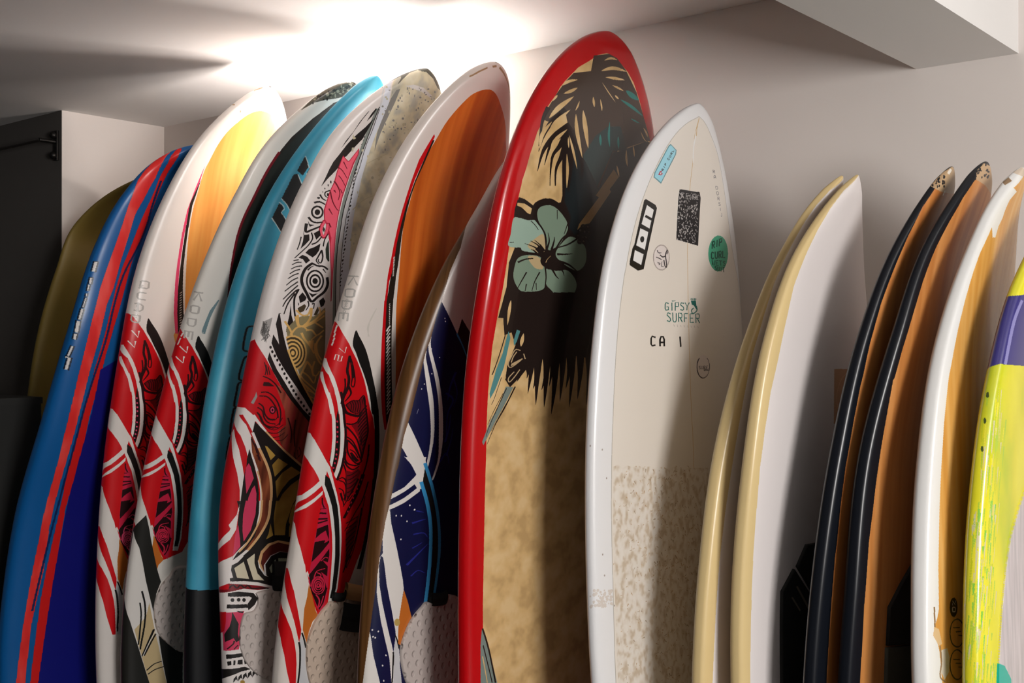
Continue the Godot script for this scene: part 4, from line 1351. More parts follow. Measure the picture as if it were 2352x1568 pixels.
func art_white() -> void:
	p("deck",[11,48,78,81,135,129,191,199,246,289,290,374,335,479,369,582,395,689,409,747,436,908,452,1080,459,1274,462,1404,463,1512,464,1655,462,1957,463,2305,467,2457,-516,2694,-571,1398,-530,1047,-471,797,-442,714,-393,626,-360,555,-279,342,-188,185,-94,103,-34,65])
	s("seam",2,2,1,[11,48,78,81,135,129,191,199,246,289,290,374,335,479,369,582,395,689,409,747,436,908,452,1080,459,1274,462,1404,463,1512,464,1655,462,1957,463,2305,467,2457])
	s("seam",2,2,1,[11,48,-34,65,-94,103,-188,185,-279,342,-360,555,-393,626,-442,714,-471,797,-530,1047])
	s("string",2,2,1,[11,54,17,126,6,235,8,336,6,581,-1,688,-16,994,-42,1273,-56,1377,-66,1556,-61,2070,-22,2523])
	s("white2",6,4,1,[9,93,12,172,2,235])
	s("string",3,3,1,[11,56,12,85,6,125])
	p("sky0",[166,179,125,199,126,217,205,343,252,322,249,303,178,188])
	p("sky",[165,183,132,201,133,216,207,337,247,320,244,303,175,191])
	p("crim",[206,290,219,295,227,310,210,310,199,301,210,300])
	p("white2",[213,296,218,306,208,306])
	s("k2",2,2,0,[199,290,209,288,206,283,204,282,201,284,204,289])
	s("k2",2,2,0,[203,287,196,284])
	s("k2",2,2,0,[200,273,190,276])
	s("k2",2,2,0,[184,267,194,265,191,260,188,259,186,261,189,266])
	s("k2",2,2,0,[174,236,178,240,176,242,170,244,168,243,166,238])
	s("k2",2,2,0,[171,230,163,232,160,231,158,228,159,226,167,224])
	s("k2",2,2,0,[153,221,163,219,160,213,158,213,155,214,158,220])
	s("k2",2,2,0,[157,217,150,215])
	s("k2",2,2,0,[156,207,145,209,142,203])
	p("k",[291,413,234,431,224,443,296,693,329,700,377,680,375,661,361,612,352,598,301,419])
	p("white2",[285,436,243,452,266,529,314,514])
	s("k",10,10,0,[256,491,290,481])
	p("white2",[320,531,273,543,291,615,342,600])
	e("k",308,574,-12,-1,0,12)
	p("white2",[349,619,298,633,311,677,358,661])
	e("grey2",184,640,-55,-3,-2,53)
	e("white3",184,640,-49,-3,-2,49)
	s("k2",4,4,1,[149,608,159,627,154,650,149,677])
	s("k2",4,4,1,[195,630,177,637,159,632])
	s("k2",4,4,1,[169,650,161,673,149,679])
	s("k2",2,2,1,[180,656,186,674,170,676])
	s("k2",3,3,1,[214,612,206,621,188,621])
	s("k2",3,3,1,[220,640,195,645,186,649])
	s("k2",3,3,1,[210,662,194,665,201,670])
	s("k2",3,3,1,[152,606,143,612,151,624])
	p("k3",[81,353,-64,351,-76,375,-71,576,88,560,85,399])
	s("k3",3,3,0,[-31,529,-27,523])
	s("grey3",2,2,0,[26,445,33,453])
	s("grey3",3,3,0,[-13,411,-22,416])
	s("k3",3,3,0,[-40,444,-43,437])
	s("grey3",4,4,0,[1,418,8,421])
	s("grey3",4,4,0,[-45,410,-51,402])
	s("k3",3,3,0,[-21,363,-19,358])
	s("grey3",3,3,0,[37,525,43,529])
	s("grey3",3,3,0,[19,525,22,529])
	s("k3",3,3,0,[9,465,17,473])
	s("grey3",3,3,0,[70,531,63,529])
	s("grey3",3,3,0,[-53,479,-57,481])
	s("k3",3,3,0,[-17,458,-19,452])
	s("grey3",3,3,0,[-17,493,-22,488])
	s("grey3",3,3,0,[28,524,24,525])
	s("k3",3,3,0,[-49,568,-55,563])
	s("grey3",3,3,0,[-18,537,-19,536])
	s("grey3",3,3,0,[-57,430,-48,429])
	s("k3",4,4,0,[-5,554,-3,562])
	s("grey3",2,2,0,[56,527,58,521])
	s("grey3",2,2,0,[-39,534,-39,530])
	s("k3",2,2,0,[11,475,5,471])
	s("grey3",2,2,0,[16,373,22,371])
	s("grey3",3,3,0,[-48,547,-48,550])
	s("k3",4,4,0,[-43,433,-41,435])
	s("grey3",3,3,0,[-24,466,-27,458])
	s("grey3",3,3,0,[73,390,79,383])
	s("k3",4,4,0,[50,483,53,481])
	s("grey3",4,4,0,[23,500,15,498])
	s("grey3",4,4,0,[-21,433,-16,439])
	s("k3",3,3,0,[11,510,14,510])
	s("grey3",3,3,0,[71,368,71,373])
	s("grey3",3,3,0,[77,472,75,476])
	s("k3",3,3,0,[7,477,5,473])
	s("grey3",3,3,0,[4,500,-5,503])
	s("grey3",3,3,0,[-57,425,-52,418])
	s("k3",4,4,0,[76,409,81,413])
	s("grey3",3,3,0,[44,374,41,374])
	s("grey3",3,3,0,[2,455,2,461])
	s("k3",3,3,0,[53,509,59,507])
	s("grey3",3,3,0,[70,549,76,542])
	s("grey3",3,3,0,[70,403,67,410])
	s("k3",3,3,0,[-48,414,-55,407])
	s("grey3",4,4,0,[-42,445,-39,447])
	s("grey3",4,4,0,[7,383,2,382])
	s("k3",3,3,0,[29,554,23,552])
	s("grey3",2,2,0,[27,435,31,431])
	s("grey3",3,3,0,[71,469,80,465])
	s("k3",3,3,0,[-52,391,-59,385])
	s("grey3",2,2,0,[25,525,32,532])
	s("grey3",3,3,0,[-18,416,-14,423])
	s("k3",3,3,0,[-56,379,-50,378])
	s("grey3",3,3,0,[-23,510,-20,509])
	s("grey3",4,4,0,[27,500,30,500])
	s("k3",4,4,0,[69,434,69,435])
	s("grey3",4,4,0,[-5,479,0,476])
	s("grey3",4,4,0,[-46,467,-40,472])
	s("k3",4,4,0,[13,459,20,459])
	s("grey3",4,4,0,[44,430,45,435])
	s("grey3",4,4,0,[82,561,79,556])
	s("k3",3,3,0,[-14,402,-5,396])
	s("grey3",4,4,0,[57,397,60,402])
	s("grey3",2,2,0,[77,371,70,375])
	s("k3",3,3,0,[81,548,85,549])
	s("grey3",3,3,0,[55,558,54,559])
	s("grey3",4,4,0,[42,510,41,504])
	s("k3",3,3,0,[-33,501,-36,497])
	s("grey3",2,2,0,[37,466,36,461])
	s("grey3",3,3,0,[48,543,52,547])
	s("k3",4,4,0,[-58,550,-55,551])
	s("grey3",3,3,0,[-4,380,-4,381])
	s("grey3",3,3,0,[-25,379,-34,375])
	s("k3",3,3,0,[43,375,43,368])
	s("grey3",2,2,0,[38,413,33,420])
	s("grey3",2,2,0,[-50,455,-48,455])
	s("k3",3,3,0,[28,510,21,509])
	s("grey3",4,4,0,[50,545,57,541])
	s("grey3",4,4,0,[-10,531,-2,527])
	s("k3",4,4,0,[21,474,20,474])
	s("grey3",3,3,0,[47,493,40,487])
	s("grey3",3,3,0,[61,432,63,427])
	s("k3",2,2,0,[-17,532,-24,525])
	s("grey3",3,3,0,[37,460,42,464])
	s("grey3",2,2,0,[-40,410,-40,405])
	s("k3",4,4,0,[-50,540,-49,544])
	s("grey3",2,2,0,[25,455,33,458])
	s("grey3",3,3,0,[57,554,55,560])
	s("k3",3,3,0,[37,363,39,358])
	s("grey3",3,3,0,[42,511,45,507])
	s("grey3",2,2,0,[10,565,3,569])
	s("k3",3,3,0,[-4,474,3,475])
	s("grey3",3,3,0,[-59,515,-58,521])
	s("grey3",4,4,0,[77,400,74,405])
	s("k3",3,3,0,[4,370,2,364])
	s("grey3",2,2,0,[16,554,25,548])
	s("grey3",2,2,0,[-13,546,-19,541])
	s("k3",2,2,0,[6,518,6,524])
	s("grey3",3,3,0,[33,523,25,521])
	s("grey3",3,3,0,[-38,379,-31,378])
	s("k3",3,3,0,[22,410,19,411])
	s("grey3",3,3,0,[47,505,49,505])
	s("grey3",3,3,0,[58,529,61,536])
	s("k3",3,3,0,[36,401,35,403])
	s("grey3",2,2,0,[25,501,18,500])
	s("grey3",3,3,0,[17,453,11,452])
	s("k3",3,3,0,[65,431,68,425])
	s("grey3",3,3,0,[-47,395,-46,395])
	s("grey3",3,3,0,[-17,366,-16,365])
	s("k3",3,3,0,[78,362,79,359])
	s("grey3",3,3,0,[63,434,57,437])
	s("grey3",3,3,0,[78,428,73,428])
	s("k3",2,2,0,[-32,505,-41,505])
	s("grey3",4,4,0,[-6,415,-15,412])
	s("grey3",4,4,0,[10,375,8,370])
	s("k3",4,4,0,[-37,476,-43,469])
	s("grey3",2,2,0,[49,533,55,540])
	s("grey3",3,3,0,[-36,416,-27,411])
	s("k3",3,3,0,[78,478,84,484])
	s("grey3",3,3,0,[12,484,17,489])
	s("grey3",2,2,0,[22,463,27,463])
	s("k3",3,3,0,[-23,457,-27,455])
	s("grey3",4,4,0,[78,473,86,473])
	s("grey3",2,2,0,[-12,463,-12,456])
	s("k3",2,2,0,[69,428,68,435])
	s("grey3",3,3,0,[54,561,48,561])
	s("grey3",4,4,0,[-27,541,-21,548])
	s("k3",2,2,0,[65,509,69,503])
	s("grey3",3,3,0,[-9,427,-3,426])
	s("grey3",3,3,0,[-47,487,-52,495])
	s("k3",3,3,0,[32,383,38,382])
	s("grey3",2,2,0,[-23,520,-17,519])
	s("grey3",3,3,0,[-40,463,-36,464])
	s("k3",3,3,0,[-6,431,-10,429])
	s("grey3",3,3,0,[15,388,24,382])
	s("grey3",3,3,0,[71,541,69,546])
	s("k3",3,3,0,[54,432,48,432])
	s("grey3",2,2,0,[61,369,56,375])
	s("grey3",2,2,0,[62,524,56,527])
	s("k3",3,3,0,[13,459,6,455])
	s("grey3",3,3,0,[45,517,45,519])
	s("grey3",4,4,0,[63,382,59,383])
	s("k3",2,2,0,[0,410,-1,402])
	s("grey3",3,3,0,[75,429,68,428])
	s("grey3",3,3,0,[41,555,41,555])
	s("k3",2,2,0,[72,381,67,379])
	s("grey3",3,3,0,[-16,454,-23,452])
	s("grey3",2,2,0,[67,495,67,493])
	s("k3",4,4,0,[22,510,13,514])
	s("grey3",3,3,0,[-32,556,-29,549])
	s("grey3",3,3,0,[15,373,17,372])
	s("k3",3,3,0,[-28,458,-20,463])
	s("grey3",3,3,0,[-29,366,-30,360])
	s("grey3",4,4,0,[-30,563,-32,567])
	s("k3",3,3,0,[-49,561,-52,554])
	s("grey3",3,3,0,[-51,376,-52,371])
	s("grey3",3,3,0,[20,433,19,438])
	s("k3",2,2,0,[-6,510,-9,516])
	s("grey3",4,4,0,[63,519,70,521])
	s("grey3",4,4,0,[36,436,34,436])
	s("k3",2,2,0,[-33,444,-42,438])
	s("grey3",3,3,0,[-44,565,-37,565])
	s("grey3",4,4,0,[6,523,11,516])
	s("k3",4,4,0,[-61,365,-69,370])
	s("grey3",3,3,0,[22,402,23,406])
	s("grey3",4,4,0,[53,456,51,462])
	s("k3",3,3,0,[-27,391,-21,384])
	s("grey3",2,2,0,[-6,364,-3,359])
	s("grey3",3,3,0,[-15,420,-16,420])
	s("k3",4,4,0,[-37,532,-30,526])
	s("grey3",2,2,0,[-27,445,-27,442])
	s("grey3",3,3,0,[51,495,55,498])
	s("k3",3,3,0,[51,540,52,535])
	s("grey3",4,4,0,[14,418,20,419])
	s("grey3",3,3,0,[27,547,26,542])
	s("k3",4,4,0,[66,483,73,482])
	s("grey3",3,3,0,[27,366,28,365])
	s("grey3",3,3,0,[-37,492,-45,498])
	s("k3",3,3,0,[-19,388,-10,385])
	s("grey3",4,4,0,[19,456,17,458])
	s("grey3",3,3,0,[19,511,11,516])
	s("k3",4,4,0,[-46,560,-42,567])
	s("grey3",2,2,0,[-35,461,-43,455])
	s("grey3",4,4,0,[56,473,60,468])
	s("k3",3,3,0,[-31,480,-33,484])
	s("grey3",3,3,0,[-32,418,-41,422])
	s("grey3",4,4,0,[3,428,7,427])
	s("k3",3,3,0,[-1,519,-4,515])
	s("grey3",3,3,0,[34,514,28,507])
	s("grey3",3,3,0,[-60,466,-52,460])
	s("k3",4,4,0,[-59,527,-65,525])
	s("grey3",3,3,0,[53,469,59,471])
	s("grey3",4,4,0,[4,563,13,559])
	s("k3",4,4,0,[3,507,2,506])
	s("grey3",4,4,0,[78,447,85,448])
	s("grey3",2,2,0,[-51,562,-47,558])
	s("k3",3,3,0,[-57,529,-55,532])
	s("grey3",4,4,0,[75,393,78,389])
	s("grey3",4,4,0,[-47,512,-53,512])
	s("k3",3,3,0,[55,501,51,504])
	s("grey3",2,2,0,[-33,375,-40,377])
	s("grey3",3,3,0,[-44,375,-35,371])
	s("k3",3,3,0,[72,398,79,401])
	s("grey3",4,4,0,[-1,503,3,499])
	s("grey3",3,3,0,[40,526,36,522])
	s("k3",4,4,0,[61,456,65,460])
	s("grey3",3,3,0,[-20,438,-27,433])
	s("grey3",3,3,0,[43,440,44,444])
	s("k3",3,3,0,[-40,500,-47,495])
	s("grey3",4,4,0,[-19,441,-13,437])
	s("grey3",3,3,0,[63,452,66,459])
	s("k3",3,3,0,[-34,419,-37,413])
	s("grey3",4,4,0,[-11,491,-7,485])
	s("grey3",2,2,0,[6,537,12,532])
	s("k3",2,2,0,[-58,521,-65,520])
	s("grey3",3,3,0,[75,372,83,367])
	s("grey3",2,2,0,[70,388,70,393])
	s("k3",2,2,0,[-31,472,-38,465])
	s("grey3",3,3,0,[80,511,75,507])
	s("grey3",2,2,0,[-43,543,-52,547])
	s("k3",4,4,0,[-41,462,-49,468])
	s("grey3",3,3,0,[40,395,40,401])
	s("grey3",3,3,0,[15,394,7,396])
	s("k3",3,3,0,[55,398,47,398])
	s("grey3",3,3,0,[41,404,41,399])
	s("grey3",3,3,0,[67,526,66,523])
	s("k3",3,3,0,[24,541,26,534])
	s("grey3",4,4,0,[24,378,16,371])
	s("grey3",2,2,0,[33,555,28,548])
	s("k3",4,4,0,[17,522,12,518])
	s("grey3",4,4,0,[3,388,-1,386])
	s("grey3",3,3,0,[11,481,14,488])
	s("k3",3,3,0,[61,553,62,552])
	s("grey3",3,3,0,[77,425,85,418])
	s("grey3",2,2,0,[79,484,71,486])
	s("k3",3,3,0,[-23,371,-18,378])
	s("grey3",3,3,0,[29,402,33,396])
	s("grey3",4,4,0,[-32,408,-36,413])
	s("k3",4,4,0,[-20,545,-11,541])
	s("grey3",4,4,0,[-48,476,-47,474])
	s("grey3",3,3,0,[-39,418,-45,415])
	s("k3",3,3,0,[-14,394,-22,388])
	s("grey3",2,2,0,[56,363,57,365])
	s("grey3",3,3,0,[-41,567,-41,565])
	s("k3",3,3,0,[18,536,13,541])
	s("grey3",2,2,0,[22,431,18,435])
	s("grey3",3,3,0,[-10,419,-6,424])
	s("k3",3,3,0,[-55,431,-54,429])
	s("grey3",4,4,0,[-47,429,-51,422])
	s("grey3",3,3,0,[-38,441,-37,439])
	s("k3",3,3,0,[23,515,29,520])
	s("grey3",2,2,0,[20,471,17,473])
	s("grey3",2,2,0,[-6,553,-6,546])
	s("k3",4,4,0,[30,492,33,499])
	s("grey3",3,3,0,[-47,554,-49,553])
	s("grey3",4,4,0,[69,415,75,415])
	s("k3",3,3,0,[-16,447,-16,441])
	s("grey3",3,3,0,[74,465,73,473])
	s("grey3",4,4,0,[57,378,50,384])
	s("k3",3,3,0,[-47,446,-50,447])
	s("grey3",4,4,0,[24,530,31,537])
	s("grey3",4,4,0,[23,510,20,507])
	s("k3",3,3,0,[-6,451,0,455])
	s("grey3",3,3,0,[19,451,17,453])
	s("grey3",3,3,0,[-33,426,-33,419])
	s("k3",3,3,0,[-41,489,-42,490])
	s("grey3",4,4,0,[22,466,24,470])
	s("grey3",3,3,0,[77,424,75,417])
	s("k3",4,4,0,[29,451,37,446])
	s("grey3",3,3,0,[37,443,39,447])
	s("grey3",4,4,0,[47,434,48,434])
	s("k3",3,3,0,[19,381,28,376])
	s("grey3",4,4,0,[-22,516,-26,514])
	s("grey3",3,3,0,[50,403,43,401])
	s("k3",2,2,0,[6,468,5,460])
	s("grey3",4,4,0,[-11,410,-13,410])
	s("grey3",3,3,0,[62,415,55,415])
	s("k3",3,3,0,[8,459,5,458])
	s("grey3",3,3,0,[3,508,8,515])
	s("grey3",4,4,0,[56,475,48,472])
	s("k3",3,3,0,[3,495,4,497])
	s("grey3",4,4,0,[53,514,61,522])
	s("grey3",3,3,0,[13,524,14,517])
	s("k3",3,3,0,[41,369,38,367])
	s("grey3",3,3,0,[-43,560,-40,556])
	s("grey3",4,4,0,[51,498,43,498])
	s("k3",2,2,0,[27,554,27,551])
	s("grey3",2,2,0,[-24,430,-33,437])
	s("grey3",3,3,0,[-53,397,-51,396])
	s("k3",4,4,0,[9,530,4,534])
	s("grey3",4,4,0,[13,422,14,430])
	s("grey3",3,3,0,[-26,431,-30,433])
	s("k3",3,3,0,[-1,473,-8,473])
	s("grey3",3,3,0,[-48,530,-41,525])
	s("grey3",2,2,0,[32,555,40,551])
	s("k3",2,2,0,[45,481,40,482])
	s("grey3",3,3,0,[-2,531,-10,530])
	s("grey3",3,3,0,[-10,524,-16,517])
	s("k3",2,2,0,[5,469,3,477])
	s("grey3",3,3,0,[-19,428,-24,432])
	s("grey3",3,3,0,[-23,528,-28,528])
	s("k3",4,4,0,[30,451,26,451])
	s("grey3",3,3,0,[-59,498,-62,497])
	s("grey3",3,3,0,[73,447,65,450])
	s("k3",2,2,0,[62,396,57,400])
	s("grey3",3,3,0,[32,396,31,390])
	s("grey3",4,4,0,[74,418,80,421])
	s("k3",3,3,0,[-49,547,-49,551])
	s("grey3",3,3,0,[-45,443,-45,435])
	s("grey3",4,4,0,[-40,538,-34,534])
	s("k3",2,2,0,[9,423,18,418])
	s("grey3",4,4,0,[56,462,64,456])
	s("grey3",3,3,0,[-60,366,-64,367])
	s("k3",2,2,0,[25,556,24,561])
	s("grey3",3,3,0,[-48,383,-43,382])
	s("grey3",4,4,0,[62,378,65,377])
	s("k3",4,4,0,[-13,548,-16,555])
	s("grey3",2,2,0,[45,528,41,531])
	s("grey3",4,4,0,[-18,497,-13,498])
	s("k3",4,4,0,[37,457,32,456])
	s("grey3",3,3,0,[66,398,63,402])
	s("grey3",3,3,0,[27,483,23,477])
	s("k3",3,3,0,[26,542,26,542])
	s("grey3",4,4,0,[63,370,67,372])
	s("grey3",3,3,0,[54,554,57,556])
	s("k3",2,2,0,[30,402,33,410])
	s("grey3",3,3,0,[13,447,20,453])
	s("grey3",3,3,0,[-11,437,-18,438])
	s("k3",4,4,0,[33,390,31,393])
	s("grey3",3,3,0,[21,436,21,441])
	s("grey3",3,3,0,[74,471,80,464])
	s("grey3",3,3,0,[65,365,65,387])
	s("grey3",3,3,0,[47,365,63,376,47,387])
	s("grey3",3,3,0,[16,365,33,365,33,387,16,388])
	s("grey3",3,3,0,[33,376,20,377])
	s("grey3",3,3,0,[2,388,3,366,-15,388,-14,366])
	s("grey3",3,3,0,[-31,363,-16,363,-17,384,-31,384])
	s("grey3",3,3,0,[-16,374,-27,374])
	s("grey3",3,3,0,[-39,363,-39,384])
	s("grey3",3,3,0,[-56,363,-41,374,-56,384])
	s("k4",2,2,0,[-158,261,-153,249,-166,248,-169,250,-169,254,-156,255])
	s("k4",2,2,0,[-161,255,-173,260])
	s("k4",2,2,0,[-170,283,-166,274,-169,270,-176,269,-181,273,-185,281])
	s("k4",2,2,0,[-168,278,-183,276])
	s("k4",2,2,0,[-188,314,-193,327,-205,325,-208,323,-205,315,-200,313,-188,314])
	s("k4",2,2,0,[-202,336,-213,335,-216,337,-219,345,-218,348,-206,349,-204,346,-201,338,-202,336])
	s("k4",2,2,0,[-215,371,-211,358,-224,357,-227,359,-227,363,-213,365])
	s("k4",2,2,0,[-219,364,-231,370])
	s("k4",2,2,0,[-238,380,-225,380,-223,384,-238,387,-241,390,-236,393,-225,392])
	s("k4",2,2,0,[-240,402,-244,415])
	s("k4",2,2,0,[-256,424,-259,435,-256,438,-248,437])
	e("green",-239,600,-86,-5,-4,78)
	s("dg",6,6,0,[-181,581,-183,553,-199,549,-201,555,-198,564,-182,567])
	s("dg",6,6,0,[-189,566,-200,577])
	s("dg",6,6,0,[-221,543,-219,572])
	s("dg",6,6,0,[-239,567,-241,538,-259,534,-261,541,-258,549,-240,552])
	s("dg",6,6,0,[-195,599,-181,597,-177,603,-178,621,-183,626,-197,622])
	s("dg",6,6,0,[-207,594,-209,617,-214,622,-223,621,-228,615,-227,592])
	s("dg",6,6,0,[-241,619,-239,590,-256,589,-259,594,-257,603,-240,605])
	s("dg",6,6,0,[-247,604,-261,617])
	s("dg",6,6,0,[-272,587,-273,615,-294,614])
	s("dg",4,4,0,[-183,632,-193,652,-197,640,-205,652,-207,632])
	s("dg",4,4,0,[-235,631,-215,631,-219,651,-238,651])
	s("dg",4,4,0,[-217,641,-232,641])
	s("dg",4,4,0,[-243,631,-268,630])
	s("dg",4,4,0,[-255,631,-259,651])
	s("dg",4,4,0,[-298,632,-281,630,-277,635,-297,642,-300,647,-293,650,-280,648])
	s("dg",4,4,0,[-222,658,-211,656,-209,660,-222,667,-224,672,-220,674,-211,672])
	s("dg",4,4,0,[-230,657,-233,671,-237,675,-244,675,-247,672,-244,657])
	s("dg",4,4,0,[-260,658,-264,676])
	s("dg",4,4,0,[-275,658,-293,659])
	s("dg",4,4,0,[-284,659,-287,677])
	s("tl",4,4,0,[133,826,150,823,156,830,156,848,150,854,133,851,133,840,144,840])
	s("tl",4,4,0,[110,822,109,853])
	s("tl",4,4,0,[86,853,86,822,65,821,62,829,65,837,86,837])
	s("tl",4,4,0,[25,823,44,821,50,829,28,839,25,847,34,852,49,849])
	s("tl",4,4,0,[16,820,1,835,-15,819])
	s("tl",4,4,0,[1,835,3,851])
	s("tl",3,3,1,[109,815,86,814])
	s("tl",4,4,0,[119,868,137,864,143,873,121,886,118,894,126,900,142,896])
	s("tl",4,4,0,[104,864,102,893,96,900,83,900,78,893,79,865])
	s("tl",4,4,0,[61,900,63,864,41,865,38,872,40,883,62,882])
	s("tl",4,4,0,[53,882,36,900])
	s("tl",4,4,0,[-4,865,22,865,20,900])
	s("tl",4,4,0,[21,883,2,883])
	s("tl",4,4,0,[-46,865,-20,865,-22,901,-48,901])
	s("tl",4,4,0,[-21,883,-41,883])
	s("tl",4,4,0,[-65,901,-63,865,-86,865,-90,873,-87,883,-64,883])
	s("tl",4,4,0,[-74,883,-92,902])
	p("tl",[-26,811,-63,808,-72,850,-47,829,-34,827])
	s("tl",4,4,1,[-68,831,-72,850,-43,864,-31,851,-47,841])
	e("tl",-28,804,-4,0,0,4)
	e("tl",-41,804,-4,0,0,4)
	e("tl",-53,803,-4,0,0,4)
	e("tl",-63,803,-4,0,0,4)
	s("seam",2,2,0,[96,911,92,919])
	s("seam",2,2,0,[72,912,68,920])
	s("seam",2,2,0,[48,913,44,920])
	s("seam",2,2,0,[23,913,19,921])
	s("seam",2,2,0,[-2,914,-6,922])
	s("seam",2,2,0,[-27,915,-31,922])
	s("seam",2,2,0,[-53,915,-57,923])
	s("seam",2,2,0,[-78,916,-83,924])
	s("k",6,6,0,[220,964,240,960,246,968,246,991,239,998,220,995])
	s("k",7,7,0,[188,999,189,973,182,962,168,962,161,973,160,999])
	s("k",7,7,0,[189,984,160,984])
	s("k",7,7,0,[51,962,45,1001])
	e("white3",-124,1088,-56,1,-2,51)
	s("k2",3,3,1,[-154,1052,-163,1061,-169,1072,-172,1084,-172,1096,-169,1108,-163,1118,-154,1127,-143,1132,-131,1135,-119,1135,-107,1131,-96,1125,-87,1116,-81,1106,-77,1094,-76,1082,-79,1070,-84,1060,-92,1051])
	s("k2",2,2,0,[-101,1085,-92,1084,-89,1087,-100,1092,-101,1095,-97,1097,-90,1095])
	s("k2",2,2,0,[-108,1084,-108,1094,-111,1097,-117,1097,-120,1095,-119,1084])
	s("k2",2,2,0,[-127,1097,-127,1084,-137,1084,-139,1087,-137,1091,-127,1091])
	s("k2",2,2,0,[-131,1091,-139,1098])
	s("k2",2,2,0,[-158,1085,-146,1085,-146,1098])
	s("k2",2,2,0,[-146,1091,-155,1091])
	s("k2",2,2,0,[-129,1097,-130,1105,-137,1105,-138,1103,-136,1101,-129,1101])
	s("k2",2,2,0,[-129,1097,-135,1097,-137,1099,-136,1101])
	s("k2",2,2,0,[-143,1105,-142,1099,-144,1097,-149,1097,-151,1100,-151,1105])
	s("k2",2,2,0,[-142,1102,-151,1102])
	s("k2",2,2,0,[-156,1106,-155,1097,-163,1097,-164,1099,-163,1101,-156,1101])
	s("k2",2,2,0,[-159,1101,-164,1106])
	p("waxf",[457,1470,428,1463,402,1477,376,1470,348,1479,316,1473,282,1486,242,1483,201,1495,160,1491,117,1504,73,1499,16,1513,-41,1512,-445,1546,-366,2573,452,2389,452,2084,455,1778])
	s("wax1",4,1,0,[-45,1766,-34,1772])
	s("wax2",3,1,0,[-40,2295,-59,2300])
	s("wax3",5,1,0,[161,1541,164,1543])
	s("wax1",4,1,0,[2,1787,-8,1797])
	s("wax2",5,1,0,[293,2161,309,2164])
	s("wax3",3,1,0,[52,1998,33,2005])
	s("wax1",2,1,0,[103,1921,90,1930])
	s("wax3",5,1,0,[309,1804,295,1808])
	s("wax1",4,1,0,[13,1790,16,1795])
	s("wax2",3,1,0,[282,1624,292,1629])
	s("wax3",4,1,0,[31,1562,27,1564])
	s("wax1",3,1,0,[144,2040,150,2048])
	s("wax2",2,1,0,[33,1506,22,1508])
	s("wax3",4,1,0,[-51,2059,-45,2070])
	s("wax1",4,1,0,[8,2068,11,2077])
	s("wax1",4,1,0,[180,2152,166,2155])
	s("wax2",3,1,0,[-58,1809,-43,1813])
	s("wax3",4,1,0,[377,2102,371,2107])
	s("wax1",4,1,0,[144,1497,138,1501])
	s("wax2",3,1,0,[130,1953,127,1960])
	s("wax3",4,1,0,[127,1996,142,1995])
	s("wax1",3,1,0,[193,2352,198,2352])
	s("wax2",3,1,0,[187,2240,198,2244])
	s("wax3",2,1,0,[138,2069,144,2073])
	s("wax1",2,1,0,[361,1703,352,1705])
	s("wax2",4,1,0,[118,1541,110,1546])
	s("wax3",2,1,0,[356,1792,352,1805])
	s("wax1",3,1,0,[200,1812,188,1818])
	s("wax2",5,1,0,[75,1864,67,1878])
	s("wax3",5,1,0,[249,1831,251,1842])
	s("wax1",4,1,0,[-54,1765,-49,1771])
	s("wax2",4,1,0,[395,2250,392,2254])
	s("wax3",3,1,0,[288,1577,279,1589])
	s("wax2",3,1,0,[-34,1951,-50,1963])
	s("wax3",5,1,0,[139,2178,136,2190])
	s("wax1",3,1,0,[-75,2294,-65,2297])
	s("wax2",4,1,0,[336,1536,326,1548])
	s("wax1",4,1,0,[165,2193,175,2204])
	s("wax2",4,1,0,[204,1632,189,1636])
	s("wax1",4,1,0,[138,1771,134,1776])
	s("wax2",3,1,0,[38,1919,48,1918])
	s("wax3",3,1,0,[85,2250,90,2257])
	s("wax1",3,1,0,[-6,2199,4,2202])
	s("wax1",4,1,0,[-77,1772,-88,1784])
	s("wax2",5,1,0,[141,1879,153,1878])
	s("wax3",4,1,0,[262,1690,257,1692])
	s("wax1",4,1,0,[327,1476,324,1480])
	s("wax2",3,1,0,[-86,1926,-99,1929])
	s("wax2",3,1,0,[6,2104,5,2109])
	s("wax3",4,1,0,[164,1658,170,1663])
	s("wax1",4,1,0,[209,1885,209,1894])
	s("wax2",2,1,0,[-65,1517,-80,1521])
	s("wax3",3,1,0,[-76,2087,-66,2091])
	s("wax1",3,1,0,[-16,2315,-36,2322])
	s("wax2",3,1,0,[336,2083,329,2087])
	s("wax3",3,1,0,[388,2122,391,2124])
	s("wax1",4,1,0,[168,2122,161,2128])
	s("wax2",4,1,0,[54,2279,53,2285])
	s("wax3",4,1,0,[379,1492,386,1495])
	s("wax1",3,1,0,[86,2376,86,2382])
	s("wax3",2,1,0,[336,1936,327,1941])
	s("wax1",5,1,0,[17,1799,22,1800])
	s("wax2",4,1,0,[101,1544,106,1549])
	s("wax1",4,1,0,[-99,2088,-89,2092])
	s("wax2",2,1,0,[380,1624,393,1630])
	s("wax3",4,1,0,[131,1741,119,1745])
	s("wax2",3,1,0,[-53,1813,-57,1819])
	s("wax3",4,1,0,[148,2063,154,2069])
	s("wax1",3,1,0,[168,1694,166,1707])
	s("wax2",2,1,0,[208,2238,223,2238])
	s("wax1",2,1,0,[-45,1538,-38,1539])
	s("wax2",4,1,0,[-100,1945,-87,1955])
	s("wax1",3,1,0,[418,1725,418,1729])
	s("wax2",2,1,0,[64,2054,68,2056])
	s("wax3",5,1,0,[157,1541,147,1545])
	s("wax1",4,1,0,[-61,1730,-60,1734])
	s("wax2",3,1,0,[68,1739,50,1745])
	s("wax3",3,1,0,[-91,1682,-86,1687])
	s("wax1",4,1,0,[24,1548,31,1552])
	s("wax2",3,1,0,[157,2202,152,2206])
	s("wax3",3,1,0,[351,1687,358,1690])
	s("wax1",4,1,0,[206,2186,211,2192])
	s("wax2",2,1,0,[0,1562,-13,1572])
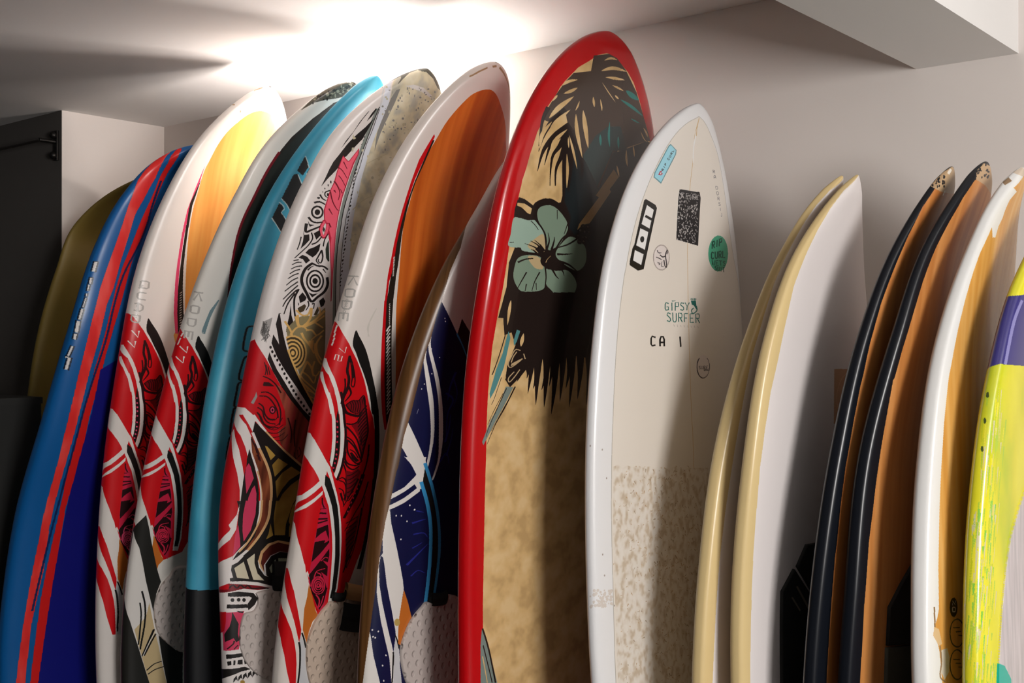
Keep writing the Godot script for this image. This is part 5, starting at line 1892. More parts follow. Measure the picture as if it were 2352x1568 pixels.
	s("wax1",2,1,0,[68,2039,77,2038])
	s("wax2",3,1,0,[0,1955,12,1959])
	s("wax3",3,1,0,[-4,1607,6,1610])
	s("wax1",3,1,0,[-21,2129,-14,2133])
	s("wax3",3,1,0,[321,1789,316,1794])
	s("wax1",4,1,0,[-32,1520,-37,1530])
	s("wax2",4,1,0,[340,1571,347,1581])
	s("wax3",3,1,0,[66,1735,51,1740])
	s("wax1",4,1,0,[207,1819,202,1820])
	s("wax2",3,1,0,[60,1962,52,1968])
	s("wax3",2,1,0,[64,2278,71,2283])
	s("wax1",2,1,0,[306,1906,298,1918])
	s("wax2",5,1,0,[7,2163,-7,2171])
	s("wax3",4,1,0,[18,2118,15,2126])
	s("wax1",3,1,0,[114,1510,112,1524])
	s("wax2",3,1,0,[-21,1502,-33,1511])
	s("wax3",5,1,0,[16,1909,30,1917])
	s("wax1",3,1,0,[-53,1986,-54,1998])
	s("wax2",4,1,0,[266,1492,269,1506])
	s("wax3",4,1,0,[7,2122,1,2127])
	s("wax1",5,1,0,[-11,2408,-21,2412])
	s("wax2",3,1,0,[102,1896,96,1899])
	s("wax3",5,1,0,[19,2155,30,2156])
	s("wax1",2,1,0,[379,2185,385,2195])
	s("wax3",4,1,0,[133,2062,120,2074])
	s("wax1",5,1,0,[314,1780,320,1783])
	s("wax2",5,1,0,[169,1841,164,1854])
	s("wax3",3,1,0,[318,1930,312,1934])
	s("wax2",3,1,0,[98,1796,86,1809])
	s("wax3",2,1,0,[168,1494,160,1498])
	s("wax3",3,1,0,[328,1594,336,1598])
	s("wax1",4,1,0,[-63,1605,-59,1607])
	s("wax3",3,1,0,[211,1906,211,1911])
	s("wax1",2,1,0,[22,1958,7,1966])
	s("wax2",2,1,0,[260,1979,251,1982])
	s("wax3",2,1,0,[413,2295,420,2303])
	s("wax1",2,1,0,[389,2031,384,2036])
	s("wax3",3,1,0,[317,2048,316,2055])
	s("wax1",4,1,0,[110,1876,118,1879])
	s("wax2",4,1,0,[152,2175,166,2179])
	s("wax3",4,1,0,[267,1836,276,1843])
	s("wax1",4,1,0,[104,1833,118,1837])
	s("wax2",3,1,0,[163,1724,167,1728])
	s("wax1",5,1,0,[221,1923,229,1928])
	s("wax2",3,1,0,[131,2047,123,2058])
	s("wax3",3,1,0,[6,1537,3,1541])
	s("wax2",4,1,0,[69,1659,74,1666])
	s("wax1",3,1,0,[347,2274,350,2279])
	s("wax3",3,1,0,[-21,1834,-26,1850])
	s("wax1",3,1,0,[204,2313,203,2318])
	s("wax2",3,1,0,[147,2093,145,2105])
	s("wax3",3,1,0,[-49,2162,-63,2169])
	s("wax1",2,1,0,[-26,2011,-20,2019])
	s("wax2",5,1,0,[207,1699,223,1702])
	s("wax1",5,1,0,[383,1595,376,1600])
	s("wax3",3,1,0,[170,2377,166,2381])
	s("wax2",4,1,0,[74,2357,91,2357])
	s("wax3",4,1,0,[398,1627,395,1631])
	s("wax2",2,1,0,[138,2361,135,2364])
	s("wax3",2,1,0,[385,2285,391,2290])
	s("wax1",4,1,0,[-84,2000,-79,2006])
	s("wax2",5,1,0,[104,2111,110,2123])
	s("wax3",3,1,0,[141,2208,145,2216])
	s("wax1",5,1,0,[-11,1976,-10,1985])
	s("wax2",4,1,0,[162,2199,153,2205])
	s("wax3",3,1,0,[51,2393,56,2392])
	s("wax1",3,1,0,[386,1945,393,1948])
	s("wax2",3,1,0,[153,1597,163,1609])
	s("wax3",5,1,0,[-81,2034,-88,2039])
	s("wax1",4,1,0,[346,2253,348,2260])
	s("wax2",3,1,0,[149,2343,142,2348])
	s("wax3",5,1,0,[95,1961,113,1960])
	s("wax1",4,1,0,[3,1541,-1,1550])
	s("wax2",4,1,0,[66,1517,55,1521])
	s("wax1",4,1,0,[9,1603,13,1605])
	s("wax2",4,1,0,[-63,1636,-56,1647])
	s("wax3",3,1,0,[304,1679,314,1681])
	s("wax1",3,1,0,[366,1729,375,1737])
	s("wax2",5,1,0,[229,1940,229,1950])
	s("wax3",3,1,0,[228,1673,235,1682])
	s("wax1",2,1,0,[416,1626,425,1629])
	s("wax2",2,1,0,[369,1483,376,1485])
	s("wax3",3,1,0,[326,1771,329,1775])
	s("wax1",4,1,0,[105,2228,113,2227])
	s("wax2",3,1,0,[-69,2305,-59,2316])
	s("wax3",3,1,0,[-56,2278,-55,2287])
	s("wax1",5,1,0,[-115,1762,-122,1768])
	s("wax2",3,1,0,[358,2160,349,2170])
	s("wax3",4,1,0,[-44,1856,-35,1859])
	s("wax1",4,1,0,[277,2020,271,2023])
	s("wax2",2,1,0,[-16,1789,-10,1790])
	s("wax3",3,1,0,[354,1621,354,1625])
	s("wax1",4,1,0,[157,1689,161,1697])
	s("wax2",2,1,0,[57,2080,50,2082])
	s("wax3",3,1,0,[46,2071,42,2079])
	s("wax2",3,1,0,[159,1701,145,1712])
	s("wax3",2,1,0,[87,1711,99,1721])
	s("wax1",4,1,0,[222,2199,205,2206])
	s("wax2",4,1,0,[206,1572,199,1585])
	s("wax3",4,1,0,[23,1745,32,1745])
	s("wax1",3,1,0,[438,2157,439,2170])
	s("wax1",3,1,0,[-24,2035,-30,2040])
	s("wax2",3,1,0,[438,1678,430,1680])
	s("wax3",4,1,0,[123,2222,119,2231])
	s("wax1",5,1,0,[19,1572,24,1575])
	s("wax2",2,1,0,[-114,1692,-119,1697])
	s("wax3",4,1,0,[393,2178,401,2180])
	s("wax1",4,1,0,[277,1806,265,1812])
	s("wax2",3,1,0,[275,1524,269,1529])
	s("wax1",4,1,0,[142,1834,147,1837])
	s("wax2",3,1,0,[-18,1707,-2,1713])
	s("wax3",4,1,0,[165,1628,167,1631])
	s("wax1",4,1,0,[2,1592,8,1594])
	s("wax2",4,1,0,[218,1871,208,1880])
	s("wax3",3,1,0,[-8,2011,-21,2018])
	s("wax1",5,1,0,[383,1506,379,1507])
	s("wax2",3,1,0,[192,1954,206,1954])
	s("wax3",4,1,0,[-79,2311,-77,2315])
	s("wax1",4,1,0,[99,2006,113,2013])
	s("wax2",2,1,0,[-42,1627,-49,1633])
	s("wax1",2,1,0,[129,2127,133,2127])
	s("wax2",2,1,0,[-17,1554,-18,1563])
	s("wax1",2,1,0,[-103,1996,-96,2004])
	s("wax2",4,1,0,[67,1876,66,1880])
	s("wax1",3,1,0,[-65,1717,-49,1720])
	s("wax2",2,1,0,[-2,1670,-11,1679])
	s("wax3",4,1,0,[-85,1842,-71,1846])
	s("wax1",3,1,0,[-21,2297,-7,2301])
	s("wax2",4,1,0,[134,2343,127,2350])
	s("wax1",4,1,0,[128,1544,117,1553])
	s("wax2",4,1,0,[-39,2080,-35,2082])
	s("wax3",3,1,0,[210,1592,207,1603])
	s("wax1",4,1,0,[-29,1884,-20,1885])
	s("wax2",3,1,0,[-43,2088,-48,2102])
	s("wax1",4,1,0,[97,1726,93,1740])
	s("wax2",2,1,0,[407,2293,408,2306])
	s("wax3",4,1,0,[271,1863,268,1867])
	s("wax2",4,1,0,[-32,2263,-25,2271])
	s("wax3",2,1,0,[25,2012,39,2014])
	s("wax2",3,1,0,[247,1536,238,1540])
	s("wax1",2,1,0,[162,1995,166,1999])
	s("wax2",5,1,0,[227,1665,240,1664])
	s("wax3",2,1,0,[79,2228,94,2231])
	s("wax1",4,1,0,[-28,1923,-26,1933])
	s("wax3",4,1,0,[414,2020,428,2018])
	s("wax1",3,1,0,[143,1543,132,1555])
	s("wax3",2,1,0,[-29,1828,-29,1838])
	s("wax2",4,1,0,[176,2272,172,2273])
	s("wax3",3,1,0,[49,2267,48,2278])
	s("wax1",3,1,0,[62,1848,53,1859])
	s("wax3",5,1,0,[133,1674,136,1686])
	s("wax1",3,1,0,[280,1713,286,1717])
	s("wax2",3,1,0,[356,1806,367,1808])
	s("wax3",3,1,0,[87,2287,95,2291])
	s("wax1",2,1,0,[192,1675,201,1684])
	s("wax2",3,1,0,[-31,2266,-48,2271])
	s("wax3",2,1,0,[-82,1861,-93,1866])
	s("wax1",3,1,0,[21,1711,22,1719])
	s("wax3",5,1,0,[181,1892,172,1894])
	s("wax1",4,1,0,[72,1787,84,1793])
	s("wax2",2,1,0,[180,1995,179,2003])
	s("wax3",3,1,0,[-12,1592,-6,1602])
	s("wax1",5,1,0,[183,1960,176,1962])
	s("wax2",2,1,0,[-69,1682,-74,1684])
	s("wax3",3,1,0,[270,1482,276,1483])
	s("wax1",5,1,0,[85,2021,93,2027])
	s("wax2",3,1,0,[98,1675,92,1684])
	s("wax3",3,1,0,[220,1953,219,1957])
	s("wax1",4,1,0,[111,1537,107,1541])
	s("wax2",4,1,0,[-66,1859,-77,1867])
	s("wax3",3,1,0,[306,2100,312,2105])
	s("wax1",3,1,0,[-66,1755,-71,1759])
	s("wax2",4,1,0,[179,1775,165,1786])
	s("wax3",5,1,0,[-94,2152,-77,2158])
	s("wax1",4,1,0,[-42,1956,-35,1958])
	s("wax2",4,1,0,[110,2165,125,2173])
	s("wax3",3,1,0,[252,1703,259,1707])
	s("wax1",4,1,0,[37,2193,32,2196])
	s("wax2",4,1,0,[-75,1961,-73,1971])
	s("wax3",3,1,0,[13,1687,-2,1693])
	s("wax1",3,1,0,[233,1548,235,1556])
	s("wax2",3,1,0,[213,2091,215,2100])
	s("wax3",5,1,0,[179,2162,179,2171])
	s("wax1",2,1,0,[-51,1952,-48,1958])
	s("wax2",2,1,0,[-103,1892,-94,1898])
	s("wax3",4,1,0,[153,1731,147,1738])
	s("wax1",2,1,0,[57,2040,60,2046])
	s("wax2",2,1,0,[-62,2384,-54,2387])
	s("wax3",4,1,0,[91,1903,82,1913])
	s("wax1",5,1,0,[-8,1977,-20,1984])
	s("wax2",4,1,0,[306,2054,302,2059])
	s("wax2",5,1,0,[64,1650,74,1658])
	s("wax3",2,1,0,[-82,1978,-66,1981])
	s("wax2",4,1,0,[183,1649,189,1651])
	s("wax3",4,1,0,[425,2114,424,2118])
	s("wax2",3,1,0,[202,2149,206,2152])
	s("wax3",3,1,0,[81,1739,69,1750])
	s("wax1",4,1,0,[-13,1716,2,1717])
	s("wax2",3,1,0,[211,1875,217,1885])
	s("wax3",4,1,0,[225,1834,229,1842])
	s("wax1",2,1,0,[455,1846,457,1852])
	s("wax2",2,1,0,[287,1837,295,1840])
	s("wax2",2,1,0,[-43,2171,-31,2170])
	s("wax3",4,1,0,[130,2309,136,2310])
	s("wax1",4,1,0,[127,2354,114,2361])
	s("wax3",4,1,0,[143,1648,145,1652])
	s("wax1",3,1,0,[333,1906,336,1918])
	s("wax2",4,1,0,[115,1556,107,1560])
	s("wax3",4,1,0,[94,2166,105,2171])
	s("wax1",3,1,0,[132,1730,125,1733])
	s("wax2",4,1,0,[198,1872,198,1880])
	s("wax3",3,1,0,[-93,1772,-107,1784])
	s("wax1",3,1,0,[30,2082,17,2092])
	s("wax2",3,1,0,[375,1646,367,1649])
	s("wax3",3,1,0,[-46,2331,-51,2341])
	s("wax1",2,1,0,[75,1936,81,1943])
	s("wax2",2,1,0,[388,1912,387,1917])
	s("wax3",4,1,0,[-89,2233,-89,2245])
	s("wax1",2,1,0,[139,1972,155,1973])
	s("wax2",3,1,0,[318,2083,312,2096])
	s("wax3",4,1,0,[178,1761,174,1765])
	s("wax2",4,1,0,[232,1528,235,1537])
	s("wax3",4,1,0,[100,2367,110,2366])
	s("wax1",4,1,0,[276,1579,273,1590])
	s("wax2",3,1,0,[-31,2031,-26,2032])
	s("wax3",3,1,0,[116,1698,110,1707])
	s("wax1",2,1,0,[431,2240,431,2244])
	s("wax2",2,1,0,[-9,2010,0,2014])
	s("wax3",4,1,0,[34,1895,51,1894])
	s("wax1",3,1,0,[-63,2039,-81,2049])
	s("wax2",2,1,0,[115,1907,123,1914])
	s("wax3",2,1,0,[63,1699,65,1704])
	s("wax1",3,1,0,[67,1871,57,1885])
	s("wax2",4,1,0,[3,1537,-4,1548])
	s("wax3",5,1,0,[-18,1821,-31,1826])
	s("wax1",5,1,0,[187,1702,192,1703])
	s("wax2",2,1,0,[91,2176,102,2183])
	s("wax3",2,1,0,[74,1864,86,1875])
	s("wax1",3,1,0,[301,1604,309,1611])
	s("wax2",5,1,0,[-7,2392,-3,2403])
	s("wax3",3,1,0,[305,2152,314,2154])
	s("wax1",3,1,0,[-30,1766,-30,1779])
	s("wax2",4,1,0,[392,1514,393,1521])
	s("wax3",2,1,0,[-28,2139,-32,2147])
	s("wax3",3,1,0,[92,1826,98,1834])
	s("wax1",2,1,0,[-85,1720,-83,1726])
	s("wax3",2,1,0,[190,2156,189,2165])
	s("wax1",2,1,0,[88,1875,84,1886])
	s("wax1",3,1,0,[96,1902,82,1906])
	s("wax2",4,1,0,[15,1756,9,1770])
	s("wax3",5,1,0,[93,1530,91,1538])
	s("wax1",4,1,0,[151,2063,157,2064])
	s("wax2",3,1,0,[20,1662,12,1675])
	s("wax3",4,1,0,[-36,2015,-31,2023])
	s("wax1",3,1,0,[-97,1630,-98,1640])
	s("wax2",4,1,0,[5,1531,18,1536])
	s("wax3",4,1,0,[248,1550,257,1558])
	s("wax1",4,1,0,[403,2319,400,2322])
	s("wax3",5,1,0,[217,2259,225,2262])
	s("wax1",5,1,0,[182,1943,175,1947])
	s("wax3",3,1,0,[201,2250,197,2260])
	s("wax1",3,1,0,[-96,2107,-86,2114])
	s("wax2",3,1,0,[-92,1755,-90,1760])
	s("wax3",2,1,0,[108,2381,106,2385])
	s("wax1",4,1,0,[196,1885,199,1890])
	s("wax2",4,1,0,[167,1589,166,1602])
	s("wax3",3,1,0,[303,1534,293,1545])
	s("wax2",3,1,0,[-102,1895,-109,1902])
	s("wax3",5,1,0,[129,1858,139,1865])
	s("wax2",4,1,0,[345,1767,359,1771])
	s("wax3",3,1,0,[-64,2230,-71,2241])
	s("wax1",3,1,0,[195,2173,202,2172])
	s("wax2",5,1,0,[174,1910,179,1911])
	s("wax3",4,1,0,[296,1871,297,1884])
	s("wax2",3,1,0,[179,2287,175,2298])
	s("wax3",4,1,0,[103,1947,102,1954])
	s("wax1",4,1,0,[-6,1923,-17,1930])
	s("wax3",4,1,0,[42,2347,48,2347])
	s("wax1",5,1,0,[270,1639,260,1645])
	s("wax2",3,1,0,[-8,2022,2,2021])
	s("wax3",2,1,0,[445,1601,442,1607])
	s("wax1",5,1,0,[235,1927,237,1932])
	s("wax2",2,1,0,[339,1878,348,1889])
	s("wax3",4,1,0,[242,1575,252,1585])
	s("wax1",4,1,0,[362,1974,357,1984])
	s("wax2",3,1,0,[85,1651,98,1650])
	s("wax3",4,1,0,[284,1587,294,1589])
	s("wax1",5,1,0,[62,1496,66,1502])
	s("wax2",3,1,0,[25,1561,13,1566])
	s("wax3",2,1,0,[221,1662,237,1664])
	s("wax1",4,1,0,[66,1530,76,1535])
	s("wax2",4,1,0,[114,1620,115,1625])
	s("wax3",4,1,0,[181,1620,172,1622])
	s("wax1",5,1,0,[342,1544,342,1549])
	s("wax2",3,1,0,[155,2244,150,2250])
	s("wax3",3,1,0,[33,1851,16,1855])
	s("wax1",3,1,0,[10,2197,14,2208])
	s("wax2",5,1,0,[140,1716,141,1728])
	s("wax3",3,1,0,[419,1544,425,1545])
	s("wax2",3,1,0,[-9,2298,1,2307])
	s("wax3",3,1,0,[347,2193,336,2197])
	s("wax1",3,1,0,[372,1728,361,1732])
	s("wax2",3,1,0,[96,2293,85,2297])
	s("wax3",2,1,0,[149,2183,161,2186])
	s("wax1",2,1,0,[370,1774,367,1777])
	s("wax2",2,1,0,[-63,1586,-45,1592])
	s("wax3",5,1,0,[53,1751,51,1764])
	s("wax1",4,1,0,[137,1897,148,1900])
	s("wax2",4,1,0,[73,1514,82,1522])
	s("wax3",2,1,0,[98,2115,105,2116])
	s("wax1",2,1,0,[201,1763,209,1767])
	s("wax3",3,1,0,[-49,1812,-60,1825])
	s("wax1",2,1,0,[315,1713,308,1716])
	s("wax3",5,1,0,[-68,1936,-84,1941])
	s("wax1",2,1,0,[229,1921,226,1929])
	s("wax2",2,1,0,[146,1918,151,1921])
	s("wax3",3,1,0,[120,1796,111,1809])
	s("wax1",3,1,0,[182,2246,179,2249])
	s("wax2",3,1,0,[337,1654,329,1666])
	s("wax1",5,1,0,[3,1530,-4,1545])
	s("wax2",5,1,0,[145,2335,138,2347])
	s("wax3",4,1,0,[-96,1975,-105,1982])
	s("wax1",4,1,0,[94,1905,104,1907])
	s("wax2",4,1,0,[62,1561,69,1564])
	s("wax2",5,1,0,[1,1520,11,1522])
	s("wax3",3,1,0,[255,1725,250,1735])
	s("wax1",5,1,0,[211,1731,218,1738])
	s("wax2",3,1,0,[-91,2058,-110,2062])
	s("wax3",5,1,0,[-26,2241,-11,2240])
	s("wax1",5,1,0,[183,1612,174,1618])
	s("wax2",4,1,0,[39,2242,51,2242])
	s("wax3",4,1,0,[93,1550,83,1553])
	s("wax1",3,1,0,[124,2053,129,2066])
	s("wax2",4,1,0,[0,1968,14,1969])
	s("wax3",4,1,0,[39,2042,38,2047])
	s("wax2",3,1,0,[142,1538,159,1539])
	s("wax1",2,1,0,[66,1675,77,1681])
	s("wax2",5,1,0,[219,1498,212,1510])
	s("wax3",4,1,0,[10,2262,21,2265])
	s("wax1",3,1,0,[235,1771,245,1781])
	s("wax2",4,1,0,[84,1800,90,1812])
	s("wax3",4,1,0,[-85,2047,-93,2053])
	s("wax1",4,1,0,[-37,1783,-45,1785])
	s("wax2",4,1,0,[93,1575,91,1581])
	s("wax1",4,1,0,[161,2010,152,2013])
	s("wax2",3,1,0,[54,1643,49,1648])
	s("wax2",4,1,0,[109,2085,101,2099])
	s("wax3",3,1,0,[105,2040,103,2055])
	s("wax1",3,1,0,[416,1976,425,1976])
	s("wax2",3,1,0,[116,1546,111,1551])
	s("wax3",2,1,0,[145,1949,161,1950])
	s("wax1",5,1,0,[132,1908,148,1914])
	s("wax3",2,1,0,[108,1985,115,1987])
	s("wax2",3,1,0,[181,1506,175,1508])
	s("wax3",2,1,0,[312,1624,314,1637])
	s("wax1",2,1,0,[100,1649,106,1658])
	s("wax2",3,1,0,[95,2048,90,2050])
	s("wax1",4,1,0,[324,1582,317,1596])
	s("wax2",2,1,0,[404,1953,415,1953])
	s("wax3",4,1,0,[83,1887,71,1898])
	s("wax1",3,1,0,[327,2096,323,2102])
	s("wax2",3,1,0,[182,1753,176,1764])
	s("wax3",3,1,0,[160,2351,150,2357])
	s("wax1",3,1,0,[44,2316,55,2323])
	s("wax2",5,1,0,[115,1823,113,1832])
	s("wax1",2,1,0,[-7,2010,1,2019])
	s("wax2",3,1,0,[9,1884,-4,1896])
	s("wax3",3,1,0,[207,1837,190,1841])
	s("wax1",5,1,0,[381,2015,390,2024])
	s("wax2",2,1,0,[66,1923,70,1936])
	s("wax3",4,1,0,[75,2065,61,2073])
	s("wax1",4,1,0,[164,1893,161,1896])
	s("wax2",2,1,0,[273,1912,280,1923])
	s("wax3",4,1,0,[36,1574,29,1587])
	s("wax3",2,1,0,[135,2230,139,2241])
	s("wax1",3,1,0,[81,1762,84,1767])
	s("wax2",4,1,0,[282,2096,273,2105])
	s("wax3",2,1,0,[-97,2140,-103,2145])
	s("wax1",3,1,0,[340,1801,348,1805])
	s("wax2",3,1,0,[156,1567,169,1575])
	s("wax3",4,1,0,[34,1912,35,1915])
	s("wax1",3,1,0,[-34,2050,-27,2050])
	s("wax2",4,1,0,[160,2334,159,2344])
	s("wax3",4,1,0,[26,2103,14,2110])
	s("wax1",2,1,0,[46,1713,37,1725])
	s("wax2",4,1,0,[-63,1824,-53,1832])
	s("wax3",5,1,0,[239,1575,231,1582])
	s("wax1",5,1,0,[223,2246,230,2257])
	s("wax3",3,1,0,[79,2184,72,2189])
	s("wax1",4,1,0,[180,1668,192,1669])
	s("wax2",4,1,0,[306,1648,299,1650])
	s("wax3",3,1,0,[343,2051,348,2064])
	s("wax1",4,1,0,[-81,1665,-85,1680])
	s("wax2",4,1,0,[129,1542,135,1547])
	s("wax1",4,1,0,[40,2122,47,2122])
	s("wax2",4,1,0,[354,1580,365,1581])
	s("wax3",5,1,0,[40,2059,47,2065])
	s("wax2",4,1,0,[317,1905,324,1907])
	s("wax1",4,1,0,[3,2290,15,2289])
	s("wax2",3,1,0,[325,1877,320,1881])
	s("wax3",4,1,0,[185,1640,182,1654])
	s("wax1",3,1,0,[56,1895,71,1900])
	s("wax2",3,1,0,[-5,1978,4,1990])
	s("wax3",4,1,0,[427,2258,437,2263])
	s("wax1",2,1,0,[177,2282,182,2293])
	s("wax3",3,1,0,[332,2263,327,2268])
	s("wax1",4,1,0,[-35,2344,-43,2345])
	s("wax2",2,1,0,[-24,1673,-31,1687])
	s("wax3",2,1,0,[394,1745,402,1754])
	s("wax1",2,1,0,[198,1905,189,1914])
	s("wax2",3,1,0,[175,1535,190,1536])
	s("wax3",3,1,0,[-36,1809,-28,1813])
	s("wax1",5,1,0,[85,2211,79,2213])
	s("wax2",3,1,0,[-90,2213,-77,2211])
	s("wax3",4,1,0,[-25,2237,-22,2241])
	s("wax1",4,1,0,[34,1903,27,1916])
	s("wax2",5,1,0,[238,1535,233,1548])
	s("wax3",3,1,0,[188,1773,177,1780])
	s("wax1",4,1,0,[184,1874,189,1885])
	s("wax2",3,1,0,[172,1667,168,1670])
	s("wax3",2,1,0,[35,1673,54,1674])
	s("wax1",2,1,0,[-84,2014,-81,2019])
	s("wax2",3,1,0,[-74,2285,-83,2293])
	s("wax1",3,1,0,[64,2148,61,2160])
	s("wax2",2,1,0,[134,2241,150,2243])
	s("wax3",2,1,0,[85,1630,102,1635])
	s("wax1",4,1,0,[2,1772,-2,1782])
	s("wax2",3,1,0,[-62,2101,-73,2107])
	s("wax3",2,1,0,[158,1546,155,1550])
	s("wax1",4,1,0,[-21,2061,-26,2066])
	s("wax2",4,1,0,[15,2157,13,2170])
	s("wax3",2,1,0,[186,1741,176,1744])
	s("wax1",5,1,0,[-24,2285,-37,2289])
	s("wax2",2,1,0,[366,2334,360,2338])
	s("wax1",3,1,0,[-28,1662,-23,1662])
	s("wax2",2,1,0,[317,2055,329,2053])
	s("wax3",2,1,0,[118,2162,113,2170])
	s("wax1",4,1,0,[149,2310,133,2319])
	s("wax3",5,1,0,[148,2315,163,2315])
	s("wax1",5,1,0,[252,1894,250,1909])
	s("wax2",3,1,0,[-13,1714,-23,1722])
	e("grey2",509,1400,-3,0,0,4)
	e("grey2",509,1806,-3,0,0,4)
	e("grey2",502,1888,-3,0,0,4)
	e("grey2",488,1512,-3,0,0,4)
	e("grey2",559,1385,-3,0,0,4)
	e("grey2",457,2010,-3,0,0,4)
	e("waxl",559,2001,-6,-1,0,5)
	e("waxl",549,1959,-6,0,0,6)
	e("waxl",518,1959,-4,0,0,3)
	e("waxl",501,1955,-5,1,0,5)
	e("waxl",510,2008,-4,0,0,4)
	e("waxl",506,1988,-6,1,0,5)
	e("waxl",502,2006,-6,1,0,5)
	e("waxl",525,2002,-5,0,0,4)
	e("waxl",496,1990,-4,0,0,3)
	e("waxl",522,1972,-6,1,0,6)
	e("waxl",538,1979,-3,0,0,3)
	e("waxl",504,1945,-4,0,0,3)
	e("waxl",517,1981,-4,0,0,4)
	e("waxl",530,1964,-3,0,0,3)
	e("waxl",542,1960,-3,0,0,3)
	e("waxl",474,1951,-3,0,0,3)
	e("waxl",466,2005,-3,0,0,3)
	e("waxl",492,1981,-7,1,0,6)
	e("waxl",531,1984,-6,0,0,5)
	e("waxl",475,1985,-8,1,0,6)
	e("waxl",499,1999,-3,0,0,3)
	e("waxl",519,1988,-7,1,0,6)
	e("waxl",511,1977,-4,0,0,4)
	e("waxl",471,1957,-4,0,0,3)
	e("waxl",544,2000,-6,0,0,6)
	e("waxl",471,1950,-8,1,0,6)
	e("waxl",516,1980,-7,1,0,6)
	e("waxl",515,1998,-7,1,0,6)
	e("waxl",477,1957,-4,1,0,3)
	e("waxl",533,1942,-6,0,0,6)
	e("waxl",485,1998,-3,0,0,3)
	e("waxl",530,1993,-3,0,0,3)
	e("waxl",487,1970,-5,1,0,4)
	e("waxl",496,1972,-6,1,0,5)
	e("waxl",547,1942,-6,0,0,6)
	e("waxl",564,1965,-4,-1,0,3)
	e("waxl",511,1985,-4,0,0,3)
	e("waxl",472,2000,-7,1,0,6)
	e("waxl",514,1973,-4,0,0,4)
	e("waxl",504,1997,-4,0,0,3)
	e("waxl",528,1993,-4,0,0,4)
	e("waxl",481,1951,-7,1,0,6)
	e("waxl",540,1953,-6,0,0,6)
	e("waxl",522,1950,-5,0,0,5)
	e("waxl",550,1985,-5,0,0,5)
	e("waxl",549,1953,-3,0,0,3)
	e("waxl",554,1999,-3,0,0,2)
	e("waxl",551,1989,-4,0,0,4)
	e("waxl",510,1969,-5,1,0,4)
	e("waxl",503,2000,-7,1,0,6)
	e("waxl",525,1995,-3,0,0,3)
	e("waxl",531,2002,-5,0,0,5)
	e("waxl",562,2005,-7,-1,0,6)
	e("waxl",472,2001,-4,1,0,3)
	e("waxl",505,2002,-8,1,0,6)
	e("waxl",505,1961,-7,1,0,6)
	e("waxl",536,1998,-5,0,0,5)
	e("waxl",472,1974,-8,1,0,6)
	e("waxl",517,2007,-4,0,0,4)
	e("waxl",479,1961,-7,1,0,6)

